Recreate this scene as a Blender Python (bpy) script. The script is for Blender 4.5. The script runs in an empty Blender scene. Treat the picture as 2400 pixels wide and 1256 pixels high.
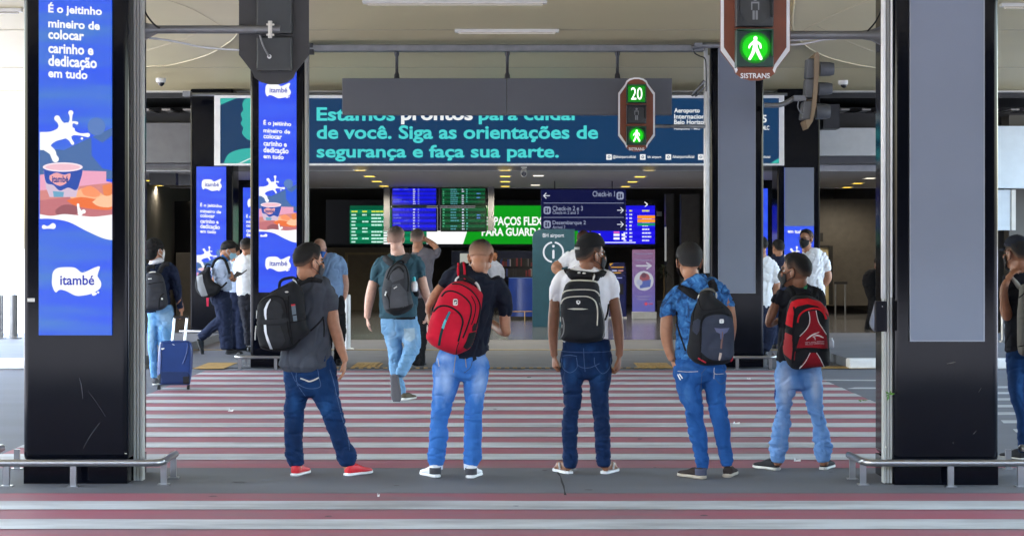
import bpy, bmesh, math, random
import numpy as np
from mathutils import Vector, Matrix, noise, geometry
from mathutils.bvhtree import BVHTree
R = math.radians
random.seed(4)
scene = bpy.context.scene
COL = scene.collection

# ---------------------------------------------------------------- camera
F, CX, HY, CH = 4660.0, 1200.0, 575.0, 1.74      # focal length in photo pixels, optical axis, eye height
cam_d = bpy.data.cameras.new('camera')
cam = bpy.data.objects.new('camera', cam_d)
COL.objects.link(cam)
cam.location = (0, 0, CH)
cam.rotation_euler = (R(90), 0, 0)
cam_d.sensor_width = 36.0
cam_d.lens = 36.0 * F / 2400.0
cam_d.shift_y = -(628.0 - HY) / 2400.0
cam_d.clip_start = 0.1
cam_d.clip_end = 2000
scene.camera = cam

# ---------------------------------------------------------------- sky, sun, exposure
EXPO = 4.05
world = bpy.data.worlds.new('World')
scene.world = world
world.use_nodes = True
wn = world.node_tree
bg = wn.nodes['Background']
sky = wn.nodes.new('ShaderNodeTexSky')
sky.sky_type = 'NISHITA'
sky.sun_disc = False
sky.sun_elevation = R(64)
sky.sun_rotation = R(240)
sky.air_density = 1.2
sky.dust_density = 3.0
sky.ozone_density = 1.0
wn.links.new(sky.outputs[0], bg.inputs[0])
bg.inputs[1].default_value = 0.15
sun_d = bpy.data.lights.new('sun', 'SUN')
sun_d.energy = 3.0
sun_d.angle = R(0.6)
sun_d.color = (1.0, 0.95, 0.87)
sun = bpy.data.objects.new('sun', sun_d)
COL.objects.link(sun)
sun.rotation_euler = (R(26), 0, R(180 - 240))
scene.view_settings.view_transform = 'Standard'
scene.view_settings.look = 'None'
scene.view_settings.exposure = EXPO
scene.view_settings.gamma = 1.0
try:
    scene.cycles.use_denoising = True
    scene.cycles.max_bounces = 8
    scene.cycles.sample_clamp_indirect = 6.0
except Exception:
    pass

# ---------------------------------------------------------------- helpers
def lin(h):
    h = h.lstrip('#')
    c = [int(h[i:i + 2], 16) / 255 for i in (0, 2, 4)]
    return tuple(x / 12.92 if x <= 0.04045 else ((x + 0.055) / 1.055) ** 2.4 for x in c)

def W(px, py, d):
    """the place that stands at distance d along the street behind a pixel of the photograph"""
    s = F / d
    return Vector(((px - CX) / s, d, CH - (py - HY) / s))

def GD(py, z=0.0):
    return F * (CH - z) / (py - HY)

def tag(o, label=None, cat=None, group=None, kind=None):
    if label: o['label'] = label
    if cat: o['category'] = cat
    if group: o['group'] = group
    if kind: o['kind'] = kind
    return o

def thing(name, label, cat, loc=(0, 0, 0), group=None):
    o = bpy.data.objects.new(name, None)
    o.empty_display_size = 0.2
    COL.objects.link(o)
    o.location = loc
    return tag(o, label, cat, group)

class MB:
    def __init__(s):
        s.v = []; s.f = []; s.m = []; s.mats = []
    def mi(s, mat):
        if mat is None: return 0
        if mat not in s.mats: s.mats.append(mat)
        return s.mats.index(mat)
    def add(s, vs, fs, mat=None):
        b = len(s.v); k = s.mi(mat)
        s.v += [tuple(v) for v in vs]
        s.f += [tuple(i + b for i in f) for f in fs]
        s.m += [k] * len(fs)
        return s
    def box(s, a, b, mat=None):
        x0, x1 = sorted((a[0], b[0])); y0, y1 = sorted((a[1], b[1])); z0, z1 = sorted((a[2], b[2]))
        vs = [(x0, y0, z0), (x1, y0, z0), (x1, y1, z0), (x0, y1, z0), (x0, y0, z1), (x1, y0, z1), (x1, y1, z1), (x0, y1, z1)]
        return s.add(vs, [(3, 2, 1, 0), (4, 5, 6, 7), (0, 1, 5, 4), (1, 2, 6, 5), (2, 3, 7, 6), (3, 0, 4, 7)], mat)
    def pbox(s, x0, y0, x1, y1, d, t, mat=None):
        """box whose front face fills a pixel rectangle at distance d, t deep"""
        a = W(x0, y0, d); b = W(x1, y1, d)
        return s.box((a.x, d, a.z), (b.x, d + t, b.z), mat)
    def tube(s, pts, r, n=10, mat=None, ratio=1.0, caps=True):
        pts = [Vector(p) for p in pts]
        if not isinstance(r, (list, tuple)): r = [r] * len(pts)
        rat = ratio if isinstance(ratio, (list, tuple)) else [ratio] * len(pts)
        vs = []; fs = []
        for i, p in enumerate(pts):
            t = (pts[min(i + 1, len(pts) - 1)] - pts[max(i - 1, 0)])
            t = t.normalized() if t.length > 1e-9 else Vector((0, 0, 1))
            a = t.cross(Vector((0, 1, 0)))
            if a.length < 0.15: a = t.cross(Vector((0, 0, 1)))
            if a.length < 1e-6: a = Vector((1, 0, 0))
            a.normalize(); b = a.cross(t).normalized()
            for k in range(n):
                w = 2 * math.pi * k / n
                vs.append(p + a * (r[i] * math.cos(w)) + b * (r[i] * rat[i] * math.sin(w)))
        for i in range(len(pts) - 1):
            for k in range(n):
                k2 = (k + 1) % n
                fs.append((i * n + k, i * n + k2, (i + 1) * n + k2, (i + 1) * n + k))
        if caps:
            fs.append(tuple(range(n))[::-1]); e = (len(pts) - 1) * n
            fs.append(tuple(e + k for k in range(n)))
        return s.add(vs, fs, mat)
    def ell(s, c, rad, M=None, mat=None, nu=16, nv=10):
        c = Vector(c); M = M or Matrix.Identity(3)
        vs = [c + M @ Vector((0, 0, rad[2]))]; fs = []
        for j in range(1, nv):
            t = math.pi * j / nv
            for i in range(nu):
                p = 2 * math.pi * i / nu
                vs.append(c + M @ Vector((rad[0] * math.sin(t) * math.cos(p), rad[1] * math.sin(t) * math.sin(p), rad[2] * math.cos(t))))
        vs.append(c - M @ Vector((0, 0, rad[2])))
        for i in range(nu):
            fs.append((0, 1 + i, 1 + (i + 1) % nu))
            fs.append((len(vs) - 1, 1 + (nv - 2) * nu + (i + 1) % nu, 1 + (nv - 2) * nu + i))
        for j in range(nv - 2):
            for i in range(nu):
                a = 1 + j * nu + i; b = 1 + j * nu + (i + 1) % nu
                fs.append((a, a + nu, b + nu, b))
        return s.add(vs, fs, mat)
    def flat(s, poly, d, mat=None, t=0.0):
        """flat shape given in photo pixels, standing at distance d (t > 0 gives it a thickness)"""
        P = [W(x, y, d) for x, y in poly]
        tri = geometry.tessellate_polygon([[Vector((p.x, p.z, 0)) for p in P]])
        n = len(P)
        area = sum(P[i].x * P[(i + 1) % n].z - P[(i + 1) % n].x * P[i].z for i in range(n))
        fs = []
        for a, b, c in tri:
            ar = (P[b].x - P[a].x) * (P[c].z - P[a].z) - (P[c].x - P[a].x) * (P[b].z - P[a].z)
            fs.append((a, b, c) if ar > 0 else (c, b, a))
        vs = list(P)
        if t:
            vs += [p + Vector((0, t, 0)) for p in P]
            fs += [tuple(i + n for i in f[::-1]) for f in list(fs)]
            for i in range(n):
                j = (i + 1) % n
                fs.append((i, i + n, j + n, j) if area > 0 else (j, j + n, i + n, i))
        return s.add(vs, fs, mat)
    def stroke(s, pts, d, mat=None, n=6, t=0.0):
        """round-ended flat stroke: pts = (px, py, half width)"""
        P = smooth_path(pts, n)
        L = []; Rr = []
        for i, (x, y, r) in enumerate(P):
            a = P[max(i - 1, 0)]; b = P[min(i + 1, len(P) - 1)]
            dx, dy = b[0] - a[0], b[1] - a[1]; l = math.hypot(dx, dy) or 1
            L.append((x - dy / l * r, y + dx / l * r)); Rr.append((x + dy / l * r, y - dx / l * r))
        def cap(c, frm, sign):
            a0 = math.atan2(frm[1] - c[1], frm[0] - c[0])
            return [(c[0] + c[2] * math.cos(a0 + sign * math.pi * k / 8), c[1] + c[2] * math.sin(a0 + sign * math.pi * k / 8)) for k in range(1, 8)]
        poly = L + cap(P[-1], L[-1], -1) + Rr[::-1] + cap(P[0], Rr[0], -1)
        return s.flat(poly, d, mat, t)
    def disc(s, x, y, rx, d, mat=None, ry=None, n=24, t=0.0):
        ry = ry or rx
        return s.flat([(x + rx * math.cos(2 * math.pi * k / n), y + ry * math.sin(2 * math.pi * k / n)) for k in range(n)], d, mat, t)
    def mesh(s, name='m'):
        me = bpy.data.meshes.new(name)
        me.from_pydata([tuple(v) for v in s.v], [], s.f)
        for m in s.mats: me.materials.append(m)
        if s.mats:
            me.polygons.foreach_set('material_index', s.m)
        me.update()
        return me

def smooth_path(pts, n=6):
    """Catmull-Rom through tuples of any length"""
    if len(pts) < 3 or n <= 1: 
        if len(pts) == 2 and n > 1:
            return [tuple(a + (b - a) * k / n for a, b in zip(pts[0], pts[1])) for k in range(n + 1)]
        return [tuple(p) for p in pts]
    out = []
    P = [pts[0]] + list(pts) + [pts[-1]]
    for i in range(1, len(P) - 2):
        p0, p1, p2, p3 = P[i - 1], P[i], P[i + 1], P[i + 2]
        for k in range(n):
            t = k / n
            out.append(tuple(0.5 * (2 * b + (c - a) * t + (2 * a - 5 * b + 4 * c - e) * t * t + (3 * b - a - 3 * c + e) * t ** 3) for a, b, c, e in zip(p0, p1, p2, p3)))
    out.append(tuple(pts[-1]))
    return out

def obj(name, mb, parent=None, mat=None, smooth=False, bevel=0.0, auto=None):
    me = mb.mesh(name) if isinstance(mb, MB) else mb
    me.name = name
    if mat is not None and not me.materials: me.materials.append(mat)
    o = bpy.data.objects.new(name, me)
    COL.objects.link(o)
    if parent is not None:
        p = parent; off = Vector((0, 0, 0))
        while p is not None:
            off += p.location; p = p.parent
        me.transform(Matrix.Translation(-off))
        o.parent = parent
    if smooth:
        me.polygons.foreach_set('use_smooth', [True] * len(me.polygons))
        if auto:
            try: me.set_sharp_from_angle(angle=R(auto))
            except Exception: pass
    if bevel:
        b = o.modifiers.new('bevel', 'BEVEL'); b.width = bevel; b.segments = 2; b.limit_method = 'ANGLE'
    return o

def dup(o, loc=None, label=None, parent=None):
    c = o.copy(); COL.objects.link(c)
    if parent is not None: c.parent = parent
    if loc is not None: c.location = loc
    if label: c['label'] = label
    for ch in list(o.children): dup(ch, parent=c)
    return c

# ---------------------------------------------------------------- materials
_mats = {}
def nodes(name):
    m = bpy.data.materials.new(name); m.use_nodes = True
    return m, m.node_tree, m.node_tree.nodes['Principled BSDF']

def mat(name, col, rough=0.6, metal=0.0, vary=0.12, vscale=6.0, bump=0.0, bscale=120.0, coat=0.0, spec=0.5, rvar=0.0, stretch=(1, 1, 1), sheen=0.0, trans=0.0, folds=0.0):
    if name in _mats: return _mats[name]
    m, t, b = nodes(name)
    c = lin(col) if isinstance(col, str) else col
    tc = t.nodes.new('ShaderNodeTexCoord')
    mp = t.nodes.new('ShaderNodeMapping'); mp.inputs['Scale'].default_value = stretch
    t.links.new(tc.outputs['Object'], mp.inputs['Vector'])
    nz = t.nodes.new('ShaderNodeTexNoise'); nz.inputs['Scale'].default_value = vscale; nz.inputs['Detail'].default_value = 5
    t.links.new(mp.outputs[0], nz.inputs['Vector'])
    if vary:
        r = t.nodes.new('ShaderNodeValToRGB')
        r.color_ramp.elements[0].position = 0.3; r.color_ramp.elements[1].position = 0.7
        r.color_ramp.elements[0].color = (*[x * (1 - vary) for x in c], 1)
        r.color_ramp.elements[1].color = (*[min(1, x * (1 + vary)) for x in c], 1)
        t.links.new(nz.outputs[0], r.inputs[0]); t.links.new(r.outputs[0], b.inputs['Base Color'])
    else:
        b.inputs['Base Color'].default_value = (*c, 1)
    b.inputs['Roughness'].default_value = rough
    if rvar:
        mr = t.nodes.new('ShaderNodeMapRange')
        mr.inputs[3].default_value = max(0.02, rough - rvar); mr.inputs[4].default_value = min(1, rough + rvar)
        t.links.new(nz.outputs[0], mr.inputs[0]); t.links.new(mr.outputs[0], b.inputs['Roughness'])
    b.inputs['Metallic'].default_value = metal
    b.inputs['Specular IOR Level'].default_value = spec
    b.inputs['Coat Weight'].default_value = coat
    b.inputs['Sheen Weight'].default_value = sheen
    b.inputs['Transmission Weight'].default_value = trans
    if folds:
        cloth_folds(t, b, tc, folds)
    elif bump:
        n2 = t.nodes.new('ShaderNodeTexNoise'); n2.inputs['Scale'].default_value = bscale; n2.inputs['Detail'].default_value = 4
        t.links.new(mp.outputs[0], n2.inputs['Vector'])
        bp = t.nodes.new('ShaderNodeBump'); bp.inputs['Strength'].default_value = bump; bp.inputs['Distance'].default_value = 0.004
        t.links.new(n2.outputs[0], bp.inputs['Height']); t.links.new(bp.outputs[0], b.inputs['Normal'])
    _mats[name] = m
    return m

def cloth_folds(t, b, tc, k, fine=300):
    """creases and weave of cloth as relief"""
    mp = t.nodes.new('ShaderNodeMapping'); mp.inputs['Rotation'].default_value = (0, R(24), 0); mp.inputs['Scale'].default_value = (1, 1, 1.9)
    t.links.new(tc.outputs['Object'], mp.inputs['Vector'])
    n1 = t.nodes.new('ShaderNodeTexNoise'); n1.noise_type = 'RIDGED_MULTIFRACTAL'; n1.inputs['Scale'].default_value = 6.5; n1.inputs['Detail'].default_value = 2.5; n1.inputs['Distortion'].default_value = .5
    t.links.new(mp.outputs[0], n1.inputs['Vector'])
    b1 = t.nodes.new('ShaderNodeBump'); b1.inputs['Strength'].default_value = min(1, k); b1.inputs['Distance'].default_value = .03
    t.links.new(n1.outputs[0], b1.inputs['Height'])
    n2 = t.nodes.new('ShaderNodeTexNoise'); n2.inputs['Scale'].default_value = fine; t.links.new(tc.outputs['Object'], n2.inputs['Vector'])
    b2 = t.nodes.new('ShaderNodeBump'); b2.inputs['Strength'].default_value = .35; b2.inputs['Distance'].default_value = .003
    t.links.new(n2.outputs[0], b2.inputs['Height']); t.links.new(b1.outputs[0], b2.inputs['Normal']); t.links.new(b2.outputs[0], b.inputs['Normal'])

def glow(name, col, k=1.0, gloss=True):
    """something that gives off light; k = brightness in the picture at the scene's exposure"""
    if name in _mats: return _mats[name]
    m, t, b = nodes(name)
    c = lin(col)
    b.inputs['Base Color'].default_value = (0.01, 0.01, 0.01, 1)
    b.inputs['Roughness'].default_value = 0.4
    b.inputs['Specular IOR Level'].default_value = 0.2
    b.inputs['Emission Color'].default_value = (*c, 1)
    b.inputs['Emission Strength'].default_value = k / 2 ** EXPO
    _mats[name] = m
    return m

def cloth(name, col, vary=0.1, rough=0.9, bump=0.35, bscale=260, vscale=9, sheen=0.0, folds=0.55):
    return mat(name, col, rough, 0, vary, vscale, bump, bscale, spec=0.25, sheen=sheen, folds=folds)

# ---------------------------------------------------------------- writing
def text_mesh(txt, bold=0.0, shear=0.0, space=1.0):
    cu = bpy.data.curves.new('t', 'FONT'); cu.body = txt; cu.offset = bold; cu.shear = shear; cu.space_character = space
    cu.resolution_u = 3
    o = bpy.data.objects.new('t', cu); COL.objects.link(o)
    dg = bpy.context.evaluated_depsgraph_get()
    me = bpy.data.meshes.new_from_object(o.evaluated_get(dg))
    V = [tuple(v.co) for v in me.vertices]; Fc = [tuple(p.vertices) for p in me.polygons]
    bpy.data.objects.remove(o); bpy.data.curves.remove(cu); bpy.data.meshes.remove(me)
    return V, Fc

def text(mb, txt, box, d, mt, bold=0.015, slope=0.0, proj=None, keep=False):
    """lettering filling a pixel box (x0, y0, x1, y1) at distance d; slope tilts the line"""
    V, Fc = text_mesh(txt, bold)
    if not V: return
    xs = [v[0] for v in V]; ys = [v[1] for v in V]
    x0, x1, y0, y1 = min(xs), max(xs), min(ys), max(ys)
    out = []
    for v in V:
        u = (v[0] - x0) / (x1 - x0); w = (v[1] - y0) / (y1 - y0)
        px = box[0] + u * (box[2] - box[0]); py = box[3] - w * (box[3] - box[1]) + slope * (px - box[0])
        out.append(proj(px, py) if proj else W(px, py, d))
    mb.add(out, Fc, mt)
# ================================================================ THE PLACE
M_ASPH = mat('asphalt', (0.118, 0.123, 0.145), 0.75, vary=0.14, vscale=1.3, bump=0.25, bscale=90, rvar=0.1, stretch=(0.35, 1, 1))
M_ISL = mat('island_concrete', (0.125, 0.130, 0.148), 0.7, vary=0.2, vscale=1.1, bump=0.15, bscale=60, rvar=0.12, stretch=(0.3, 1, 1))
M_PAVE = mat('pavement_concrete', (0.12, 0.124, 0.138), 0.62, vary=0.12, vscale=2.0, bump=0.1, bscale=60)
M_YEL = mat('ochre_paint', (0.40, 0.24, 0.06), 0.6, vary=0.25, vscale=8)
M_KERB = mat('kerb_white_sunlit', (0.75, 0.75, 0.74), 0.6, vary=0.1)  # white kerb colour set bright in place of sunlight falling on it

def paint(name, col, wear, worn):
    """road paint with tyre-worn patches and streaks"""
    m, t, b = nodes(name)
    tc = t.nodes.new('ShaderNodeTexCoord')
    mp = t.nodes.new('ShaderNodeMapping'); mp.inputs['Scale'].default_value = (0.5, 2.2, 1)
    t.links.new(tc.outputs['Object'], mp.inputs['Vector'])
    n1 = t.nodes.new('ShaderNodeTexNoise'); n1.inputs['Scale'].default_value = 1.6; n1.inputs['Detail'].default_value = 9; n1.inputs['Roughness'].default_value = 0.68
    t.links.new(mp.outputs[0], n1.inputs['Vector'])
    n3 = t.nodes.new('ShaderNodeTexNoise'); n3.inputs['Scale'].default_value = 0.5; n3.inputs['Detail'].default_value = 3
    t.links.new(tc.outputs['Object'], n3.inputs['Vector'])
    ad = t.nodes.new('ShaderNodeMath'); ad.operation = 'MULTIPLY_ADD'; ad.inputs[1].default_value = 0.45
    t.links.new(n3.outputs[0], ad.inputs[0]); t.links.new(n1.outputs[0], ad.inputs[2])
    r = t.nodes.new('ShaderNodeValToRGB')
    r.color_ramp.elements[0].position = wear; r.color_ramp.elements[0].color = (*col, 1)
    r.color_ramp.elements[1].position = wear + 0.30; r.color_ramp.elements[1].color = (*worn, 1)
    t.links.new(ad.outputs[0], r.inputs[0]); t.links.new(r.outputs[0], b.inputs['Base Color'])
    b.inputs['Roughness'].default_value = 0.62
    n2 = t.nodes.new('ShaderNodeTexNoise'); n2.inputs['Scale'].default_value = 110
    t.links.new(tc.outputs['Object'], n2.inputs['Vector'])
    bp = t.nodes.new('ShaderNodeBump'); bp.inputs['Strength'].default_value = 0.2; bp.inputs['Distance'].default_value = 0.004
    t.links.new(n2.outputs[0], bp.inputs['Height']); t.links.new(bp.outputs[0], b.inputs['Normal'])
    return m
M_RED = paint('red_road_paint', (0.32, 0.082, 0.115), 0.60, (0.23, 0.125, 0.145))
M_WHT = paint('white_road_paint', (0.53, 0.55, 0.565), 0.60, (0.30, 0.30, 0.31))

def sheet(name, x0, x1, y0, y1, z, m, kind='structure', nx=1):
    mb = MB()
    for i in range(nx):
        a = x0 + (x1 - x0) * i / nx; c = x0 + (x1 - x0) * (i + 1) / nx
        mb.add([(a, y0, z), (c, y0, z), (c, y1, z), (a, y1, z)], [(0, 1, 2, 3)], m)
    o = obj(name, mb); o['kind'] = kind
    return o

sheet('road', -400, 400, -200, 900, 0.0, M_ASPH)
sheet('traffic_island', -9, 9, 13.95, 15.52, 0.004, M_ISL)
# red and white zebra crossings, the white bars lie on the red sheet
def crossing(x0, x1, y0, y1, bars, wb):
    sheet('red_crossing', x0, x1, y0, y1, 0.004 if y1 < 14 or y0 > 15.5 else 0.008, M_RED)
    mb = MB()
    for k, yc in enumerate(bars):
        n = 24
        for i in range(n):            # slightly uneven hand-laid edges
            a = x0 + (x1 - x0) * i / n; c = x0 + (x1 - x0) * (i + 1) / n
            j = lambda q, e: 0.022 * noise.noise((q * 0.9, k * 3.1 + e, 2.0))
            mb.add([(a, yc - wb / 2 + j(a, 0), 0.008), (c, yc - wb / 2 + j(c, 0), 0.008), (c, yc + wb / 2 + j(c, 9), 0.008), (a, yc + wb / 2 + j(a, 9), 0.008)], [(0, 1, 2, 3)], M_WHT)
    o = obj('white_crossing_bars', mb); o['kind'] = 'structure'
crossing(-4.25, 4.02, 15.53, 27.55, [16.32 + 0.963 * k for k in range(12)], 0.45)
crossing(-5.6, 5.6, 7.0, 13.94, [13.28 - 0.905 * k for k in range(7)], 0.44)
mb = MB()                              # plain white bars of the lane beside the crossing
for k in range(9):
    y0 = 16.6 + k * 0.95
    mb.add([(4.45 + 0.12 * k, y0, 0.004), (9.5, y0 + 0.1, 0.004), (9.5, y0 + 0.42, 0.004), (4.5 + 0.12 * k, y0 + 0.32, 0.004)], [(0, 1, 2, 3)], M_WHT)
mb.add([(4.05, 24.1, 0.004), (4.9, 24.1, 0.004), (4.9, 24.35, 0.004), (4.2, 24.35, 0.004)], [(0, 1, 2, 3)], M_WHT)
mb.add([(3.4, 25.6, 0.004), (4.9, 25.5, 0.004), (4.9, 25.7, 0.004), (3.5, 25.8, 0.004)], [(0, 1, 2, 3)], M_WHT)
o = obj('lane_markings', mb); o['kind'] = 'structure'
# dark drips and rubber marks on the paving
def stain(px, py, rx, ry, seed):
    d = GD(py); c = W(px, py, d); q = random.Random(seed); n = 18
    pts = [(c.x + rx * (1 + .35 * q.uniform(-1, 1)) * math.cos(2 * math.pi * k / n), d + ry * (1 + .35 * q.uniform(-1, 1)) * math.sin(2 * math.pi * k / n), .0095) for k in range(n)]
    STN.add([(c.x, d, .0095)] + pts, [(0, 1 + k, 1 + (k + 1) % n) for k in range(n)])
STN = MB()
for i, (x, y, rx, ry) in enumerate([(1277, 1104, .02, .03), (1535, 1098, .012, .02), (560, 1132, .05, .03), (1380, 1150, .03, .02), (930, 1140, .02, .02), (1946, 1108, .015, .02), (500, 1165, .03, .02), (1210, 1188, .02, .015), (1650, 1210, .03, .02), (770, 1212, .025, .02), (1240, 885, .03, .08), (1840, 905, .04, .06), (700, 1000, .03, .03), (1500, 1030, .025, .03), (1160, 960, .02, .03)]): stain(x, y, rx, ry, i)
o = obj('paving_stains', STN, mat=mat('stain_dark', (.045, .043, .045), .7, vary=.3)); o['kind'] = 'structure'
# the crack across the island
mb = MB(); pts = [W(1306, 1090, 15.5), W(1312, 1112, 15.1), W(1318, 1130, 14.6), W(1322, 1146, 14.2), W(1325, 1162, 13.9)]
pts = [(1303, 1098), (1309, 1112), (1314, 1119), (1317, 1131), (1321, 1141), (1323, 1152), (1325, 1162)]
vs = []
for i, (x, y) in enumerate(pts):
    d = GD(y); p = W(x, y, d); w = 0.006 + 0.003 * math.sin(i * 2.3)
    vs += [(p.x - w, d, 0.0085), (p.x + w, d, 0.0085)]
mb.add(vs, [(2 * i, 2 * i + 1, 2 * i + 3, 2 * i + 2) for i in range(len(pts) - 1)], mat('crack', (0.015, 0.015, 0.015), 0.9, vary=0))
o = obj('pavement_crack', mb); o['kind'] = 'structure'
# far pavement, its kerbs, tactile strips
sheet('far_pavement', -40, 40, 28.15, 36.4, 0.012, M_PAVE)
mb = MB()
mb.box((-40, 28.0, 0), (-5.3, 28.3, 0.14)); mb.box((4.75, 28.0, 0), (40, 28.3, 0.14))
o = obj('kerb', mb, mat=M_KERB, bevel=0.02); o['kind'] = 'structure'
mb = MB(); mb.box((-40, 28.304, 0.0), (-5.3, 36.4, 0.139)); mb.box((4.75, 28.304, 0.0), (40, 36.4, 0.139))
o = obj('raised_pavement', mb, mat=M_PAVE); o['kind'] = 'structure'
mb = MB()
def strip(xa, xb, ya, yb, z=0.016):
    a = W(xa, ya, GD(ya)); b = W(xb, yb, GD(yb)); mb.box((a.x, a.y, z - .003), (b.x, b.y, z))
strip(452, 556, 866, 852); strip(824, 892, 862, 851); strip(1497, 1562, 864, 852); strip(1905, 2056, 865, 860)
for k in range(46):                    # rows of raised dots along the edge
    x = 770 + 19 * k
    p = W(x, 864, GD(864)); mb.box((p.x - .03, p.y - .05, .012), (p.x + .03, p.y + .05, .018))
for (xa, xb) in ((824, 892), (1497, 1562)):
    for k in range(6):
        a = W(xa + (xb - xa) * k / 6 + 3, 862, GD(862)); mb.box((a.x, a.y + .05, .0165), (a.x + .035, a.y + .8, .022))
o = obj('tactile_paving', mb, mat=M_YEL); o['kind'] = 'structure'
mb = MB(); a = GD(822); mb.box((-6.5, a, 0.012), (7.8, a + 0.1, 0.022))
o = obj('threshold_strip', mb, mat=mat('brass_strip', (0.34, 0.25, 0.10), 0.4, 0.5)); o['kind'] = 'structure'
sheet('hall_floor', -8.5, 9.5, 36.4, 64, 0.016, mat('polished_floor', (0.13, 0.13, 0.135), 0.16, vary=0.12, vscale=0.8, rvar=0.05))

# ---------------------------------------------------------------- canopy
M_CEIL = mat('canopy_panel', (0.50, 0.43, 0.245), 0.45, vary=0.07, vscale=0.25, spec=0.4)
M_CEIL2 = mat('canopy_petal', (0.60, 0.53, 0.33), 0.45, vary=0.06, vscale=0.3, spec=0.4)
M_TRIM = mat('pale_trim', (0.62, 0.60, 0.54), 0.5, vary=0.05)
CZ = 4.62
can = thing('canopy', 'wide beige metal canopy roof over the crossing, carried by the black columns', 'canopy', (0, 24, CZ))
mb = MB(); mb.box((-11.5, 1.0, CZ), (12.5, 37.1, CZ + 0.35))
obj('roof_panel', mb, can, M_CEIL)
def CP(px, py, z=CZ):
    d = F * (z - CH) / (HY - py); return ((px - CX) * d / F, d)
def petal(pts):
    zl = CZ - 0.07
    P = [CP(x, y, zl) for x, y in pts]
    m_ = MB(); n = len(P)
    vs = [(p[0], p[1], zl) for p in P] + [(p[0], p[1], CZ - 0.002) for p in P]
    tri = geometry.tessellate_polygon([[Vector((p[0], p[1], 0)) for p in P]])
    m_.add(vs, [tuple(t) for t in tri] + [(i, (i + 1) % n, (i + 1) % n + n, i + n) for i in range(n)])
    obj('curved_panel', m_, can, M_CEIL2)
    m2 = MB()
    L = [Vector((p[0], p[1], zl - 0.004)) for p in P[:-2]]
    m2.tube(L, 0.007, 6)
    obj('panel_rim', m2, can, M_CEIL2, smooth=True)
petal(smooth_path([(150, 205), (240, 187), (340, 157), (400, 152), (480, 131), (525, 107), (553, 84), (566, 52), (560, 10)], 5) + [(552, -60), (150, -60)])
petal(smooth_path([(2280, 205), (2170, 185), (2075, 163), (2000, 150), (1940, 134), (1895, 112), (1866, 84), (1858, 52), (1862, 10)], 5) + [(1870, -60), (2280, -60)])
def seam(pts, r=0.003):
    m_ = MB(); m_.tube([Vector((*CP(x, y, CZ - .075), CZ - .075)) for x, y in smooth_path(pts, 6)], r, 5); obj('panel_seam', m_, can, mat('seam_pale', (0.50, 0.43, 0.30), 0.6, vary=0), smooth=True)
seam([(390, 0), (450, 22), (520, 62), (556, 80)]); seam([(2040, 0), (1990, 20), (1900, 62), (1874, 80)])
seam([(340, 120), (430, 92), (500, 60)]); seam([(2064, 128), (1980, 95), (1915, 62)])
mb = MB()
for y in (26.6, 32.2): mb.box((-11.4, y, CZ - .006), (12.4, y + 0.012, CZ - .0005))
obj('joint_line', mb, can, mat('seam', (0.3, 0.27, 0.21), 0.6, vary=0))
mb = MB(); mb.box((-11.5, 37.1, CZ - .02), (12.5, 37.3, CZ + .35)); obj('fascia', mb, can, M_TRIM)
# eave louvres between canopy and terminal
mb = MB()
for k in range(46):
    x = -8.2 + 0.4 * k
    mb.box((x, 37.45, 4.28 + .0), (x + 0.16, 39.8, 4.31))
obj('louvre', mb, can, mat('louvre_metal', (0.30, 0.28, 0.26), 0.45, vary=0.2))

# linear lights on the canopy
M_TUBE = mat('fixture_white', (0.6, 0.59, 0.55), 0.4, vary=0.05)
M_TGLOW = glow('tube_glow', '#fff6ea', .38)
def linear_light(px0, px1, py, label):
    z = CZ - .05
    x0, y0 = CP(px0, py, z); x1, y1 = CP(px1, py, z)
    t = thing('ceiling_light', label, 'ceiling light', ((x0 + x1) / 2, y0, z), 'linear lights under the canopy')
    m_ = MB(); m_.box((x0, y0 - .06, z + .005), (x1, y0 + .06, CZ - .001)); obj('housing', m_, t, M_TUBE, bevel=.006)
    m_ = MB(); m_.box((x0 + .05, y0 - .04, z - .012), (x1 - .05, y0 + .04, z + .0045)); obj('diffuser', m_, t, M_TGLOW)
linear_light(1066, 1310, 78, 'short bright linear light on the canopy above the blank hanging board')
linear_light(850, 1282, 11, 'long thin linear light at the very top of the photo, nearest the viewer')
linear_light(2345, 2500, 18, 'linear light on the canopy at the right edge, beyond the blank-screen column')
linear_light(-80, 52, 30, 'linear light on the canopy at the left edge, beyond the lit advertising column')

def dome_camera(px, py, label):
    z = CZ - .07; x, y = CP(px, py - 10, z)
    t = thing('dome_camera', label, 'camera', (x, y, z), 'security cameras under the canopy')
    m_ = MB(); m_.tube([(x, y, z), (x, y, z - .05), (x, y, z - .075)], [.085, .085, .07], 20); obj('base', m_, t, M_TUBE, smooth=True, auto=40)
    m_ = MB(); m_.ell((x + .01, y - .01, z - .075), (.055, .055, .06)); obj('lens_dome', m_, t, mat('black_dome', (.01, .01, .01), .12, vary=0), smooth=True)
dome_camera(377, 194, 'white dome camera under the canopy right of the near lit column')
dome_camera(1976, 199, 'white dome camera under the canopy left of the blank-screen column')

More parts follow.
